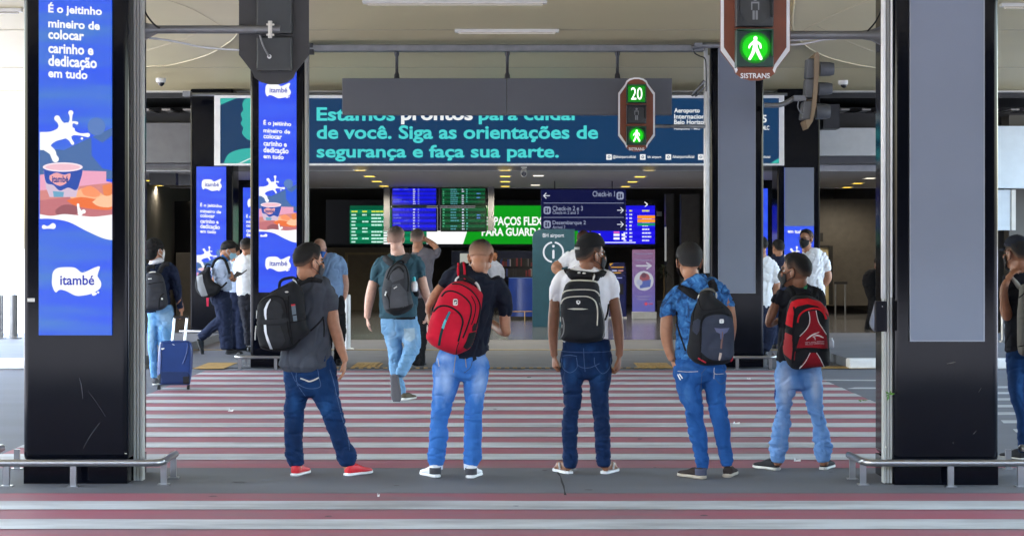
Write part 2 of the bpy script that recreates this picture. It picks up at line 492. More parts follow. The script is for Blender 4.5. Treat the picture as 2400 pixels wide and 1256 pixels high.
# beam with the blank hanging board
M_STEEL = mat('grey_steel', (0.22, 0.225, 0.235), 0.42, 0.6, vary=0.15)
M_DKST = mat('dark_steel', (0.035, 0.036, 0.04), 0.45, 0.5, vary=0.15)
mb = MB(); a = W(728, 106, 28.1); b = W(1650, 122, 28.1); mb.box((a.x, 28.02, b.z), (b.x, 28.2, a.z))
o = obj('cross_beam', mb, mat=M_STEEL, bevel=.012); tag(o, 'long grey steel beam under the canopy between the two slim poles', 'beam')
hb = thing('hanging_board', 'long blank dark grey sign board hanging from the steel beam on three rods', 'sign board', tuple(W(1188, 270, 28.0)))
mb = MB(); mb.pbox(802, 184, 1187.3, 270, 27.95, .14); mb.pbox(1188.6, 184, 1575, 270, 27.95, .14); obj('panel', mb, hb, mat('board_grey', (0.085, 0.09, 0.105), 0.42, vary=0.1, vscale=0.5), bevel=.006)
mb = MB(); mb.pbox(1187.3, 186, 1188.6, 268, 27.97, .1); obj('joint', mb, hb, mat('joint_pale', (.35, .33, .3), .6))
for x in (930, 1189, 1447):
    mb = MB(); mb.tube([W(x, 122, 28.05), W(x, 128, 28.05), W(x, 134, 28.05), W(x, 170, 28.05), W(x, 176, 28.05), W(x, 184, 28.05)], [.035, .035, .022, .022, .036, .04], 10); obj('rod', mb, hb, M_DKST, smooth=True, auto=40)

# ---------------------------------------------------------------- terminal building
M_DARK = mat('hall_dark', (0.018, 0.017, 0.016), 0.5, vary=0.2, vscale=0.7)
M_HWALL = mat('hall_wall', (0.10, 0.09, 0.075), 0.6, vary=0.15, vscale=0.7)
M_FAC = mat('facade_grey', (0.13, 0.13, 0.135), 0.5, vary=0.08)
M_PALE = mat('facade_pale', (0.52, 0.54, 0.55), 0.5, vary=0.05)
M_SOFF = mat('soffit_grey', (0.33, 0.335, 0.345), 0.5, vary=0.06)
M_CEIN = mat('hall_ceiling', (0.45, 0.45, 0.47), 0.55, vary=0.08)
tb = thing('terminal_building', 'dark airport terminal hall with open front behind the long teal banner', 'building', (0, 37.5, 0))
def part(name, boxes, m, px=False, bevel=0):
    m_ = MB()
    for b_ in boxes:
        if px: m_.pbox(*b_)
        else: m_.box(*b_)
    return obj(name, m_, tb, m, bevel=bevel)
HX0, HX1 = -8.4, 9.4
part('ceiling', [((HX0, 38.2, 3.16), (HX1, 48.8, 3.3)), ((HX0, 48.8, 3.62), (HX1, 64, 3.8)), ((HX0, 48.8, 3.14), (HX1, 49.0, 3.62))], M_CEIN)
part('back_wall', [((HX0, 58.0, 0.016), (HX1, 58.3, 3.62))], M_HWALL)
part('side_wall', [((HX0 - .3, 37.6, 0), (HX0, 64, 4.2))], M_HWALL)
part('side_wall', [((HX1, 37.6, 0), (HX1 + .3, 64, 4.2))], M_HWALL)
part('roof', [((-8.7, 37.31, 4.5), (14, 66, 4.9))], M_DARK)
part('header', [((-8.7, 37.6, 3.30), (-3.95, 38.2, 4.05)), ((-3.95, 37.6, 3.16), (5.4, 38.2, 4.3))], M_FAC)
part('soffit_lip', [((-8.7, 37.58, 3.14), (5.4, 38.15, 3.155))], M_SOFF)
part('pale_header', [((5.41, 37.5, 3.43), (7.1, 38.2, 3.95))], M_PALE)
part('grey_header', [((5.41, 37.6, 3.28), (12.0, 38.2, 3.428))], mat('header_slate', (.06, .06, .07), .5))
part('dark_eave', [((-8.7, 38.2, 3.9), (12.0, 38.6, 4.28)), ((-8.7, 39.8, 3.3), (12.0, 40.0, 4.62))], M_DARK)
part('side_panel', [((8.75, 36.9, 2.8), (12.5, 37.2, 3.95))], mat('panel_ice', (.62, .70, .74), .45, vary=.04))
part('side_panel', [((8.75, 37.0, 2.02), (9.28, 37.2, 2.77))], mat('panel_ice2', (.55, .62, .66), .45, vary=.04))
part('panel_post', [((9.29, 36.98, 2.02), (9.37, 37.2, 2.77))], M_TRIM)
part('dark_opening', [((8.75, 38.0, 0.1), (12.5, 38.2, 3.4))], M_DARK)
part('beam_box', [(1930, 245, 1968, 302, 36.8, .5)], M_DKST, True)
# inner wall faces seen between the people
part('left_wall', [(330, 590, 450, 760, 50, .3)], mat('wall_umber', (.06, .055, .05), .5), True)
part('black_glass', [(300, 472, 446, 636, 49.5, .3)], mat('black_glass', (.004, .004, .005), .08, vary=0), True)
part('cabinet', [(412, 592, 460, 742, 49.2, .25)], mat('cabinet_umber', (.08, .07, .06), .5), True, .01)
part('wall_box', [(414, 380, 446, 434, 40, .3), (350, 296, 446, 380, 39.4, .3)], mat('duct_grey', (.16, .16, .165), .5), True)
part('dark_box', [(350, 360, 412, 434, 39.1, .3)], M_DARK, True)
part('door_wall', [(728, 580, 960, 748, 53, .3)], mat('door_umber', (.12, .095, .055), .5, vary=.1), True)
part('door_frame', [(808, 592, 815, 748, 52.9, .1), (815, 592, 935, 597, 52.9, .1)], mat('frame_ochre', (.22, .16, .07), .45), True)
part('notice', [(867, 612, 895, 634, 52.9, .05)], mat('notice_tan', (.17, .11, .05), .6), True)
part('shop_front', [(1058, 588, 1270, 655, 51, .3)], mat('shop_navy', (.012, .02, .06), .3), True)
part('shop_shelf', [(1150, 606, 1250, 650, 50.8, .15)], mat('shelf_dark', (.02, .02, .022), .4), True)
mb = MB(); rr = random.Random(3)
for k in range(26):
    x = 1150 + rr.random() * 95; y = 604 + 24 * rr.randrange(2); w = 2 + rr.random() * 4; h = 8 + rr.random() * 12
    mb.pbox(x, y + 20 - h, x + w, y + 20, 50.7 - k * .003, .04, [mat('goods_blue', (.03, .05, .2), .4), mat('goods_red', (.2, .03, .04), .4), mat('goods_pale', (.3, .3, .32), .4), mat('goods_dark', (.03, .03, .035), .4)][k % 4])
obj('shop_goods', mb, tb)['kind'] = 'stuff'
part('lit_notice', [(1078, 594, 1100, 622, 50.6, .05)], glow('notice_glow', '#c9ccc4', .7), True)
part('pillar', [(1596, 455, 1640, 712, 52, .4), (1655, 455, 1668, 720, 51.6, .4), (1560, 455, 1580, 700, 53, .4)], mat('pillar_grey', (.11, .105, .098), .5), True, .01)
part('strip_lamp', [(1558, 532, 1562, 612, 51.5, .05)], glow('strip_glow', '#9d9f9d', .8), True)
part('right_wall', [(1915, 467, 2062, 716, 50, .3)], mat('wall_brown', (.11, .098, .082), .55), True)
part('pale_door', [(1922, 581, 1943, 714, 49.6, .2)], mat('door_cream', (.55, .45, .24), .5), True)
part('door_jamb', [(1943, 576, 1952, 714, 49.55, .2), (1920, 575, 1943, 580, 49.55, .2)], M_DARK, True)
part('wall_speaker', [(1922, 546, 1929, 566, 49.5, .2)], M_DARK, True)
part('wall_plate', [(1539, 496, 1551, 507, 54.5, .05)], M_PALE, True)
part('vent_slot', [(1070, 418.5, 1143, 421.5, 47.6, .02)], M_DARK, True)

# downlights in the hall ceiling: one, then copies
M_DL = glow('downlight_glow', '#ffd84a', 2.6)
M_DLW = glow('downlight_white', '#fff6df', 2.2)
def downlight(px, py, z, where, white=False):
    d = F * (z - CH) / (HY - py); x = (px - CX) * d / F
    key = 'w' if white else 'y'
    lab = ('white' if white else 'yellow') + ' ceiling light, ' + where
    if key not in DLP:
        t = thing('recessed_light', lab, 'ceiling light', (x, d, z), 'recessed lights in the hall ceiling')
        m_ = MB(); m_.box((x - .10, d - .24, z - .012), (x + .10, d + .24, z - .004)); obj('lens', m_, t, M_DLW if white else M_DL)
        m_ = MB()
        for a_, b_ in (((-.125, -.27), (.125, -.245)), ((-.125, .245), (.125, .27)), ((-.125, -.245), (-.105, .245)), ((.105, -.245), (.125, .245))):
            m_.box((x + a_[0], d + a_[1], z - .015), (x + b_[0], d + b_[1], z - .002))
        obj('trim', m_, t, M_TUBE)
        l = bpy.data.lights.new('lamp', 'SPOT'); l.energy = 13; l.spot_size = R(165); l.spot_blend = .6; l.color = (1, .88, .7); l.shadow_soft_size = .1
        lo = bpy.data.objects.new('lamp', l); COL.objects.link(lo); lo.parent = t; lo.location = (0, 0, -.02)
        DLP[key] = t
    else: dup(DLP[key], (x, d, z), lab)
DLP = {}
ORD = ['nearest', 'second', 'third', 'fourth', 'fifth', 'sixth', 'seventh']
for i, (x, y) in enumerate([(845, 399), (866, 412.5), (883, 424.5), (900, 435.5)]): downlight(x, y, 3.16, ORD[i] + ' of the row left of the flight screens')
for i, (x, y) in enumerate([(881, 446), (894, 453)]): downlight(x, y, 3.62, ORD[i] + ' of two deeper in, left of the flight screens')
for i, (x, y) in enumerate([(1184, 399), (1184, 412.5), (1184, 425), (1184, 436)]): downlight(x, y, 3.16, ORD[i] + ' of the middle row right of the flight screens')
for i, (x, y) in enumerate([(1181, 447), (1181, 453.5)]): downlight(x, y, 3.62, ORD[i] + ' of the two deeper in, above the green advert')
for i, (x, y) in enumerate([(1520, 399.5), (1500, 413.5), (1482, 425.5), (1466, 436.5)]): downlight(x, y, 3.16, ORD[i] + ' of the row above the direction sign')
for i, (x, y) in enumerate([(1479, 446), (1470, 453)]): downlight(x, y, 3.62, ORD[i] + ' of two deeper in, right of the direction sign')
for i, (x, y) in enumerate([(352, 422.5), (370, 434), (393, 443), (412, 451)]): downlight(x, y, 3.16 if i < 2 else 3.62, ORD[i] + ' of the far left row over dark glass')
for i, (x, y) in enumerate([(2010, 429), (1985, 438.5), (1963, 447.5), (1942, 453.5)]): downlight(x, y, 3.16 if i < 2 else 3.62, ORD[i] + ' of the far right row near the pale door')
downlight(2003, 463, 3.62, 'single one low over the brown wall at right')
downlight(2039, 417, 3.16, 'bright one beside the near right pole', True)
for (x, y, w_) in ((1262, 411, 'square one right of the hanging camera'), (1255, 433, 'small one further in behind the hanging camera')): downlight(x, y, 3.16, w_, True)
for (x, y, w_) in ((849, 460, 'left one above the green timetable'), (858, 466, 'right one above the green timetable'), (1230, 463, 'left one above the green advert'), (1246, 468, 'right one above the green advert'), (1505, 468, 'one above the blue timetable')): downlight(x, y, 3.62, w_, True)
# bullet camera under the soffit
t = thing('bullet_camera', 'small black and white camera hanging from the hall soffit under the banner', 'camera', tuple(W(1228, 405, 37.0)))
mb = MB(); mb.tube([W(1228, 392, 37.3), W(1228, 400, 37.3)], .03, 8); mb.pbox(1221, 391, 1235, 394, 37.2, .15); obj('bracket', mb, t, M_TRIM)
mb = MB(); p = W(1228, 406, 37.0); mb.tube([p + Vector((0, -.12, -.02)), p + Vector((0, .2, .03))], [.062, .062], 16); obj('body', mb, t, M_TRIM, smooth=True, auto=40)
mb = MB(); mb.tube([p + Vector((0, -.135, -.022)), p + Vector((0, -.1, -.02))], [.048, .048], 16); obj('lens', mb, t, mat('black_dome', (.01, .01, .01), .12, vary=0), smooth=True, auto=40)

# added dark block behind the viewer, keeps sky reflections off the black columns
backdrop = thing('added_backdrop', 'unseen dark backdrop added behind the viewer to darken the column reflections', 'building', (0, -34, 0))
mb = MB(); mb.box((-60, -40, 0), (60, -34, 12)); obj('wall', mb, backdrop, mat('backdrop_black', (.012, .012, .015), .9))
# ================================================================ ADVERTISING COLUMNS
M_GLOSS = mat('black_glass_cladding', (0.002, 0.0024, 0.005), 0.10, vary=0.2, vscale=1.2, spec=0.16, rvar=0.03)
M_SIDE = mat('polished_side', (0.012, 0.012, 0.014), 0.07, 0.0, vary=0.1, spec=0.8)
M_OFF = mat('screen_off', (0.17, 0.195, 0.255), 0.3, vary=0.05, vscale=1.5, spec=0.5)
M_FRAME = mat('screen_frame', (0.30, 0.32, 0.36), 0.35, 0.7, vary=0.05)
M_WHITE_E = glow('screen_white', '#ffffff', 1.0)
def lcd_blue(name, c0, c1, k):
    m, t, b = nodes(name)
    tc = t.nodes.new('ShaderNodeTexCoord'); mp = t.nodes.new('ShaderNodeMapping'); mp.inputs['Scale'].default_value = (.35, 1, 3.0); mp.inputs['Rotation'].default_value = (0, R(10), 0)
    t.links.new(tc.outputs['Object'], mp.inputs['Vector'])
    n = t.nodes.new('ShaderNodeTexNoise'); n.inputs['Scale'].default_value = 2.2; n.inputs['Detail'].default_value = 2
    t.links.new(mp.outputs[0], n.inputs['Vector'])
    r = t.nodes.new('ShaderNodeValToRGB')
    r.color_ramp.elements[0].position = .38; r.color_ramp.elements[0].color = (*lin(c0), 1)
    r.color_ramp.elements[1].position = .68; r.color_ramp.elements[1].color = (*lin(c1), 1)
    t.links.new(n.outputs[0], r.inputs[0]); t.links.new(r.outputs[0], b.inputs['Emission Color'])
    b.inputs['Emission Strength'].default_value = k / 2 ** EXPO
    b.inputs['Base Color'].default_value = (.01, .01, .02, 1); b.inputs['Roughness'].default_value = .3
    return m
M_LCD = lcd_blue('lcd_blue', '#1f55f2', '#3f7ad2', .97)
M_LCD2 = lcd_blue('lcd_deep_blue', '#2248ee', '#2f5cf5', 1.0)
G = lambda c, k=1.0: glow('px_' + c.strip('#'), c, k)

def advert(parent, sx, sy, d, lo, hi, logo_top):
    """the dairy advert: sx, sy map the layout of the nearest screen to a pixel; lo..hi is the visible strip (layout y)"""
    X = lambda x: sx(x); Y = lambda y: sy(y)
    k = sx(1) - sx(0)
    n = [0]
    def dd():
        n[0] += 1; return d - 0.0022 - 0.00025 * n[0]
    def poly(mb, pts, c): mb.flat([(X(min(max(x, 93.2), 262.8)), Y(y)) for x, y in pts], dd(), c)
    def stk(mb, pts, c): mb.stroke([(X(x), Y(y), r * k) for x, y, r in pts], dd(), c)
    def dsc(mb, x, y, r, c, ry=None): mb.disc(X(x), Y(y), r * k, dd(), c, (ry or r) * k)
    clip = lambda y: min(max(y, lo), hi)
    # picture
    mb = MB()
    if hi > 400:
        poly(mb, [(93, 348), (150, 352), (263, 300), (263, clip(420)), (93, clip(420))], G('#4a6fa8'))
        poly(mb, [(214, 320), (240, 335), (263, 318), (263, 400), (240, 395), (215, 365)], G('#2f5fe8'))
        dsc(mb, 226, 297, 21, G('#5a7fc0'))
        poly(mb, [(93, 410), (180, 400), (249, 402), (249, 425), (263, 428), (263, 470), (93, 485)], G('#f0a8c4'))
        poly(mb, [(93, 447), (263, 428), (263, 516), (200, 512), (93, 508)], G('#d98a86'))
        poly(mb, [(93, 470), (160, 462), (263, 478), (263, 512), (200, 506), (93, 506)], G('#c7767c'))
        poly(mb, smooth_path([(130, 492), (150, 480), (185, 484), (186, 498), (160, 507), (133, 503), (130, 492)], 4), G('#9c5a62'))
        for pts, c in (([(172, 452), (200, 440), (235, 452), (240, 462), (200, 470), (165, 465)], '#ffb98c'), ([(156, 470), (190, 462), (240, 470), (263, 470), (263, 491), (215, 490), (175, 482)], '#f2763c'),
                       ([(216, 474), (235, 460), (263, 455), (263, 484), (232, 484)], '#ffc9a0'), ([(190, 444), (212, 436), (235, 452), (225, 462), (198, 458)], '#ff9a6a'), ([(150, 440), (175, 430), (182, 448), (160, 455)], '#f07a4a'), ([(240, 435), (263, 432), (263, 455), (244, 458)], '#f2884e')):
            poly(mb, smooth_path(pts + [pts[0]], 3), G(c))
        # cup
        poly(mb, [(102, 400), (191, 400), (184, 440), (178, 462), (116, 462), (108, 440)], G('#d9c2d8'))
        poly(mb, smooth_path([(102, 396), (147, 402), (191, 396), (186, 430), (178, 446), (160, 440), (140, 447), (125, 434), (108, 428), (102, 396)], 4), G('#2a4fae'))
        poly(mb, smooth_path([(116, 412), (132, 405), (150, 410), (165, 407), (160, 425), (140, 436), (118, 424), (116, 412)], 4), G('#f2a9ae'))
        text(mb, 'itambé', (X(122), Y(412), X(160), Y(428)), dd(), G('#213c8c'), 0.03)
        poly(mb, [(124, 448), (150, 450), (148, 462), (126, 462)], G('#6fa9c9'))
        dsc(mb, 147, 392, 47, G('#ffe9f2'), 11); dsc(mb, 147, 392, 41, G('#f5c4d2'), 7.5)
    if mb.f: obj('picture', mb, parent)
    # milk splash and wave
    mb = MB()
    poly(mb, smooth_path([(93, 310), (117, 309), (134, 302), (140, 292), (160, 288), (168, 300), (178, 310), (168, 320), (150, 326), (132, 331), (120, 340), (119, 351), (108, 352), (93, 352)], 4) if hi > 400 else [(93, 310), (117, 309), (140, 296), (165, 292), (178, 310), (165, 322), (132, 331), (120, 345), (93, 345)], M_WHITE_E)
    stk(mb, [(150, 303, 12), (141, 288, 6), (134, 278, 7)], M_WHITE_E); dsc(mb, 134, 278, 7, M_WHITE_E)
    stk(mb, [(162, 302, 9), (166, 282, 3), (166, 266, 4.5)], M_WHITE_E); dsc(mb, 166, 265, 6, M_WHITE_E)
    stk(mb, [(164, 292, 5), (172, 287, 2.5), (180, 289, 3.5)], M_WHITE_E)
    stk(mb, [(160, 308, 9), (185, 315, 3), (206, 317, 5)], M_WHITE_E); stk(mb, [(160, 320, 8), (165, 328, 4), (170, 336, 4)], M_WHITE_E)
    dsc(mb, 171, 304, 4.5, M_WHITE_E); dsc(mb, 192, 325, 3, M_WHITE_E)
    stk(mb, [(108, 345, 9), (122, 356, 8), (126, 366, 7), (130, 373, 8)], M_WHITE_E)
    if hi > 500:
        poly(mb, smooth_path([(93, 502), (120, 506), (150, 502), (185, 505), (220, 508), (263, 503)], 4) + smooth_path([(263, 563), (240, 558), (200, 540), (160, 520), (120, 513), (93, 513)], 4), M_WHITE_E)
        stk(mb, [(103, 532, 5), (112, 533, 3), (124, 530, 7)], M_WHITE_E); stk(mb, [(183, 480, 3), (184, 488, 3), (188, 500, 6)], M_WHITE_E); dsc(mb, 196, 496, 5, M_WHITE_E)
    obj('milk_splash', mb, parent)
    # lettering
    mb = MB()
    for s_, b_ in (('É o jeitinho', (113, 8, 239, 41)), ('mineiro de', (113, 47, 234, 70)), ('colocar', (113, 71, 197, 97)), ('carinho e', (113, 103, 219, 130)), ('dedicação', (113, 131, 227, 166)), ('em tudo', (113, 163, 205, 187))):
        if b_[1] < lo: continue
        text(mb, s_, (X(b_[0]), Y(b_[1] - 2), X(b_[2]), Y(b_[3] - 5)), d - .004, M_WHITE_E, 0.032, slope=0.055)
    if mb.f: obj('lettering', mb, parent)
    # logo blobs
    def logo(y0):
        mb = MB(); o_ = y0 - 625
        pts = [(122, 652), (124, 638), (135, 628), (160, 626), (177, 628), (190, 638), (200, 637), (222, 627), (234, 625), (230, 640), (229, 648), (237, 662), (234, 676), (215, 688), (190, 693), (175, 692), (155, 682), (140, 679), (130, 685), (122, 668)]
        poly(mb, [(x, y + o_) for x, y in smooth_path(pts + [pts[0]], 4)], M_WHITE_E)
        stk(mb, [(219, 689 + o_, 4), (224, 688 + o_, 3)], M_WHITE_E); dsc(mb, 230, 685 + o_, 2.5, M_WHITE_E)
        text(mb, 'itambé', (X(141), Y(645 + o_), X(221), Y(668 + o_)), d - .012, G('#2038b8'), 0.018)
        obj('logo', mb, parent)
    if hi > 690: logo(625)
    if logo_top is not None: logo(logo_top)

def column(x0, x1, base, d, scr, label, ad=None, cat='column', side=+1, depth=.77, off=True, off_to=None, bluem=None, top=None, lolo=-1e9, hihi=1e9):
    """black clad column, front face x0..x1 at distance d, screen = pixel rectangle"""
    a = W(x0, base, d); b = W(x1, base, d); g = 0.012 if d > 28 else 0.004
    t = thing('advertising_column', label, cat, ((a.x + b.x) / 2, d + depth / 2, g), 'black columns with screens')
    m_ = MB(); m_.box((a.x, d, .16), (b.x, d + depth, CZ - .004 if top is None else top)); cl = obj('cladding', m_, t, M_GLOSS, bevel=.05 if d < 30 else .03, smooth=True, auto=30); cl.modifiers[0].segments = 6; cl.modifiers[0].harden_normals = True
    m_ = MB(); m_.box((a.x + .006, d + .006, g), (b.x - .006, d + depth - .006, .1585)); obj('plinth', m_, t, M_GLOSS)
    s0, sy0, s1, sy1 = scr
    zt = W(0, sy0, d).z; zb = W(0, sy1, d).z
    zt = min(zt, CZ - .05)
    A = W(s0, sy1, d); B = W(s1, sy1, d)
    m_ = MB()
    if off:
        m_.box((A.x, d - .03, zb), (B.x, d - .001, zt))
        s = obj('screen', m_, t, M_OFF)
        m_ = MB(); e = .008
        m_.box((A.x - e, d - .033, zb - e), (B.x + e, d - .0005, zb - .0005)); m_.box((A.x - e, d - .033, zb), (A.x - .0005, d - .0005, zt)); m_.box((B.x + .0005, d - .033, zb), (B.x + e, d - .0005, zt)); m_.box((A.x - e, d - .033, zt + .0005), (B.x + e, d - .0005, zt + e))
        obj('screen_frame', m_, s, M_FRAME)
    else:
        m_.box((A.x, d - .03, zb), (B.x, d - .001, zt))
        s = obj('screen', m_, t, bluem or M_LCD)
        if ad: advert(s, ad[0], ad[1], d - .03, lolo, hihi, ad[2])
        if off_to is not None:
            zz = W(0, off_to, d).z
            m_ = MB(); m_.box((A.x, d - .034, zz), (B.x, d - .0305, zt)); obj('dark_upper_screen', m_, s, M_OFF)
    return t
NL = column(53, 300, 1131, 14.5, (93, -420, 263, 785), 'nearest lit advertising column at the left, tall blue screen with milk splash and orange food', (lambda x: x, lambda y: y, -158), off=False, hihi=785)
m_ = MB(); m_.pbox(64, 699, 81, 707, 14.49, .008); obj('notice_plate', m_, NL, M_TRIM)
m_ = MB()
for st in ([(186, 885, .5), (191, 905, 1.0), (194, 934, .5)], [(233, 991, .6), (212, 1020, .7), (195, 1050, .3)], [(74, 1170, 0.3), (80, 1174, .4)], [(206, 915, .25), (228, 945, .3), (247, 975, .25)]): m_.stroke(st, 14.497, None)
obj('scratch', m_, NL, mat('scratch_grey', (.035, .035, .045), .6, vary=0))
m_ = MB(); m_.tube([W(292, 1062, 14.49), W(297, 1062, 14.49)], .003, 6); obj('scuff', m_, NL, M_TRIM)
k2 = 88 / 170
column(586, 713, 862.5, 28.2, (607, -10, 695, 685), 'second lit advertising column, blue milk advert behind the man in the dark grey tee', (lambda x: 607 + (x - 93) * k2, lambda y: 575 + (y - 575) * k2, -158), off=False, bluem=M_LCD2, hihi=785)
k3 = 69 / 170
column(446, 546, 802, 36.6, (461, 391, 530, 667), 'farthest lit advertising column at left, blue screen above the people queueing with phones', (lambda x: 461 + (x - 93) * k3, lambda y: 472 + (y - 0) * k3, -128), off=False, bluem=M_LCD2, hihi=480)
column(2095, 2342, 1139, 14.42, (2133, -420, 2303, 797), 'nearest black column at the right with a tall switched-off grey-blue screen')
column(1665, 1790, 862.5, 28.2, (1684, -10, 1769, 686), 'middle black column with blank grey screen behind the blue camouflage shirt')
column(1822, 1922, 802, 36.6, (1838, 393, 1907, 667), 'farthest right column, screen blank above and blue milk advert below, behind the man in white', (lambda x: 1838 + (x - 93) * k3, lambda y: 472 + (y - 0) * k3, None), off=False, bluem=M_LCD2, off_to=530, lolo=150, hihi=480)
column(548, 640, 770, 43.2, (570, 440, 640, 640), 'slim hall column with bright blue screen, half hidden by the second lit column', (lambda x: 570 + (x - 93) * .35, lambda y: 500 + (y - 0) * .35, -100), off=False, bluem=M_LCD2, top=3.155, hihi=300)
column(1765, 1818, 770, 43.2, (1768, 442, 1799, 660), 'slim hall column with a narrow blue strip, right of the middle blank column', None, off=False, bluem=M_LCD2, top=3.155)
m_ = MB()
for st in ([(2219, 852, .5), (2230, 850, 1.0), (2239, 848, .5)], [(2282, 1016, .8), (2288, 1009, .3)], [(2294, 918, .3), (2300, 908, .3)], [(2234, 1036, .8), (2234, 1039, .5)]): m_.stroke(st, 14.417, None)
near_right = [o for o in COL.objects if o.get('label', '').startswith('nearest black column')][0]
obj('scratch', m_, near_right, mat('scratch_pale', (.09, .085, .08), .6, vary=0))

# ---------------------------------------------------------------- slim poles with signal arms
M_POLE = mat('pole_grey', (0.40, 0.405, 0.385), 0.5, 0.0, vary=0.04, vscale=3, stretch=(1, 1, .2))
M_POLEW = mat('pole_white', (0.74, 0.74, 0.72), 0.45, vary=0.06)
M_ARM = mat('arm_grey', (0.20, 0.205, 0.21), 0.45, 0.4, vary=0.15)
M_CABLE = mat('cable_black', (.012, .012, .012), .5, vary=0)
M_CONDUIT = mat('conduit_white', (.66, .66, .67), .45, vary=.05)
def channel(mb, x0, x1, y0, y1, d, m=None, dp=.1):
    a = W(x0, y0, d); b = W(x1, y1, d); w = b.x - a.x
    for i, (u0, u1, o_) in enumerate(((0, .28, 0), (.28, .40, .018), (.40, .62, 0), (.62, .74, .018), (.74, 1, 0))):
        mb.box((a.x + w * u0, d + o_, b.z), (a.x + w * u1, d + dp - o_ * .3 - i * .0007, a.z), m)
p1 = thing('signal_pole', 'grey ribbed pole beside the near lit column holding the signal seen from behind', 'pole', tuple(W(324, 1121, 14.9)))
m_ = MB(); channel(m_, 313, 334, -430, 1128, 14.70); obj('post', m_, p1, M_POLE)
m_ = MB(); m_.tube([W(330, 71, 14.9), W(352, 70, 14.9), W(370, 70, 14.9), W(657, 70, 14.9)], [.06, .045, .031, .031], 14); obj('arm', m_, p1, M_ARM, smooth=True, auto=40)
m_ = MB(); m_.box(tuple(W(320, 100, 14.83)), tuple(W(330, 48, 14.85)), None); m_.flat([(328, 55), (372, 62), (372, 64), (328, 66)], 14.86, None, .06); m_.flat([(328, 76), (365, 78), (328, 98)], 14.86, None, .06); obj('bracket', m_, p1, M_ARM)
m_ = MB(); m_.tube([W(x, y, 14.82) for x, y in smooth_path([(332, -40), (338, 20), (350, 45), (366, 62), (375, 66)], 5)], .007, 6); m_.tube([W(x, y, 14.8) for x, y in smooth_path([(313, -30), (312, 10), (307, 30)], 5)], .006, 6); obj('cable', m_, p1, M_CABLE, smooth=True)
m_ = MB(); m_.tube([W(x, y, 14.95) for x, y in smooth_path([(350, 90), (380, 93), (430, 102), (480, 112), (560, 118)], 5)], .008, 8); obj('conduit', m_, p1, M_CONDUIT, smooth=True)

p2 = thing('signal_pole', 'white and grey twin pole with a black button box beside the blank near right column', 'pole', tuple(W(2078, 1128, 14.85)))
m_ = MB(); channel(m_, 2072, 2091, -430, 1132, 14.47); obj('post', m_, p2, M_POLE)
m_ = MB(); m_.tube([W(2070, -430, 14.44), W(2070, 700, 14.44)], .017, 12); m_.tube([W(2090, -430, 14.44), W(2089, 697, 14.44)], .008, 10); obj('conduit', m_, p2, M_POLEW, smooth=True)
m_ = MB(); m_.tube([W(2066, 82, 14.9), W(2045, 83, 14.9), W(2020, 83, 14.9), W(1780, 83, 14.9)], [.06, .045, .032, .032], 14); obj('arm', m_, p2, M_ARM, smooth=True, auto=40)
m_ = MB(); m_.flat([(2066, 60), (2040, 74), (2066, 78)], 14.86, None, .06); m_.flat([(2066, 105), (2040, 92), (2066, 90)], 14.86, None, .06); obj('bracket', m_, p2, M_ARM)
m_ = MB(); m_.tube([W(x, y, 14.82) for x, y in smooth_path([(2066, -20), (2066, 20), (2052, 52), (2033, 74)], 5)], .006, 6); obj('cable', m_, p2, M_CABLE, smooth=True)
m_ = MB(); m_.tube([W(x, y, 14.95) for x, y in smooth_path([(1835, 106), (1880, 104), (1930, 94), (1960, 92)], 5)], .008, 8); m_.tube([W(x, y, 14.97) for x, y in smooth_path([(1835, 97), (1890, 93), (1940, 88)], 5)], .007, 8); obj('conduit', m_, p2, M_CONDUIT, smooth=True)
m_ = MB(); m_.pbox(2053, 706, 2079, 777, 14.36, .07); obj('button_box', m_, p2, mat('box_black', (.006, .006, .010), .5, spec=.12), bevel=.006)
m_ = MB(); m_.disc(2068, 718, 1.2, 14.357, None); obj('button_lamp', m_, p2, M_TRIM)
m_ = MB(); m_.tube([W(2076, 1046, 14.475), W(2076, 1048, 14.455)], .006, 8); m_.tube([W(2076, 1082, 14.475), W(2076, 1084, 14.455)], .006, 8); obj('bolt', m_, p2, M_TRIM)

p3 = thing('signal_pole', 'slim pale pole beside the second lit column, carrying the left end of the beam', 'pole', tuple(W(719, 860, 28.3)))
m_ = MB(); m_.tube([W(719, 112, 28.25), W(719, 860, 28.25)], .034, 12); obj('post', m_, p3, M_POLE, smooth=True)
m_ = MB(); m_.pbox(722, 102, 733, 112, 28.0, .2); m_.pbox(724, 116, 735, 128, 28.0, .1); obj('clamp', m_, p3, M_DKST)
p4 = thing('signal_pole', 'slim white pole left of the middle blank column, holding the countdown signal', 'pole', tuple(W(1656, 862, 28.2)))
m_ = MB(); m_.tube([W(1654, 112, 28.1), W(1654, 640, 28.1)], .028, 12); m_.tube([W(1660.5, 130, 28.12), W(1660.5, 640, 28.12)], .013, 10); obj('post', m_, p4, M_POLEW, smooth=True)
m_ = MB(); m_.tube([W(1657, 640, 28.14), W(1657, 860, 28.14)], .012, 10); obj('lower_post', m_, p4, M_DKST, smooth=True)
m_ = MB(); m_.tube([W(1515, 296, 28.05), W(1652, 297, 28.05)], .026, 12); obj('arm', m_, p4, M_ARM, smooth=True)
m_ = MB(); m_.tube([W(1621, 112, 28.0), W(1650, 107, 28.0), W(1690, 107, 28.0)], [.03, .04, .04], 10); m_.pbox(1628, 101, 1646, 110, 27.9, .1); obj('clamp', m_, p4, M_STEEL, smooth=True, auto=40)
m_ = MB(); m_.tube([W(x, y, 27.95) for x, y in smooth_path([(1626, 115), (1628, 125), (1640, 132), (1652, 138), (1655, 160), (1655, 215)], 5)], .009, 6); obj('cable', m_, p4, M_CABLE, smooth=True)
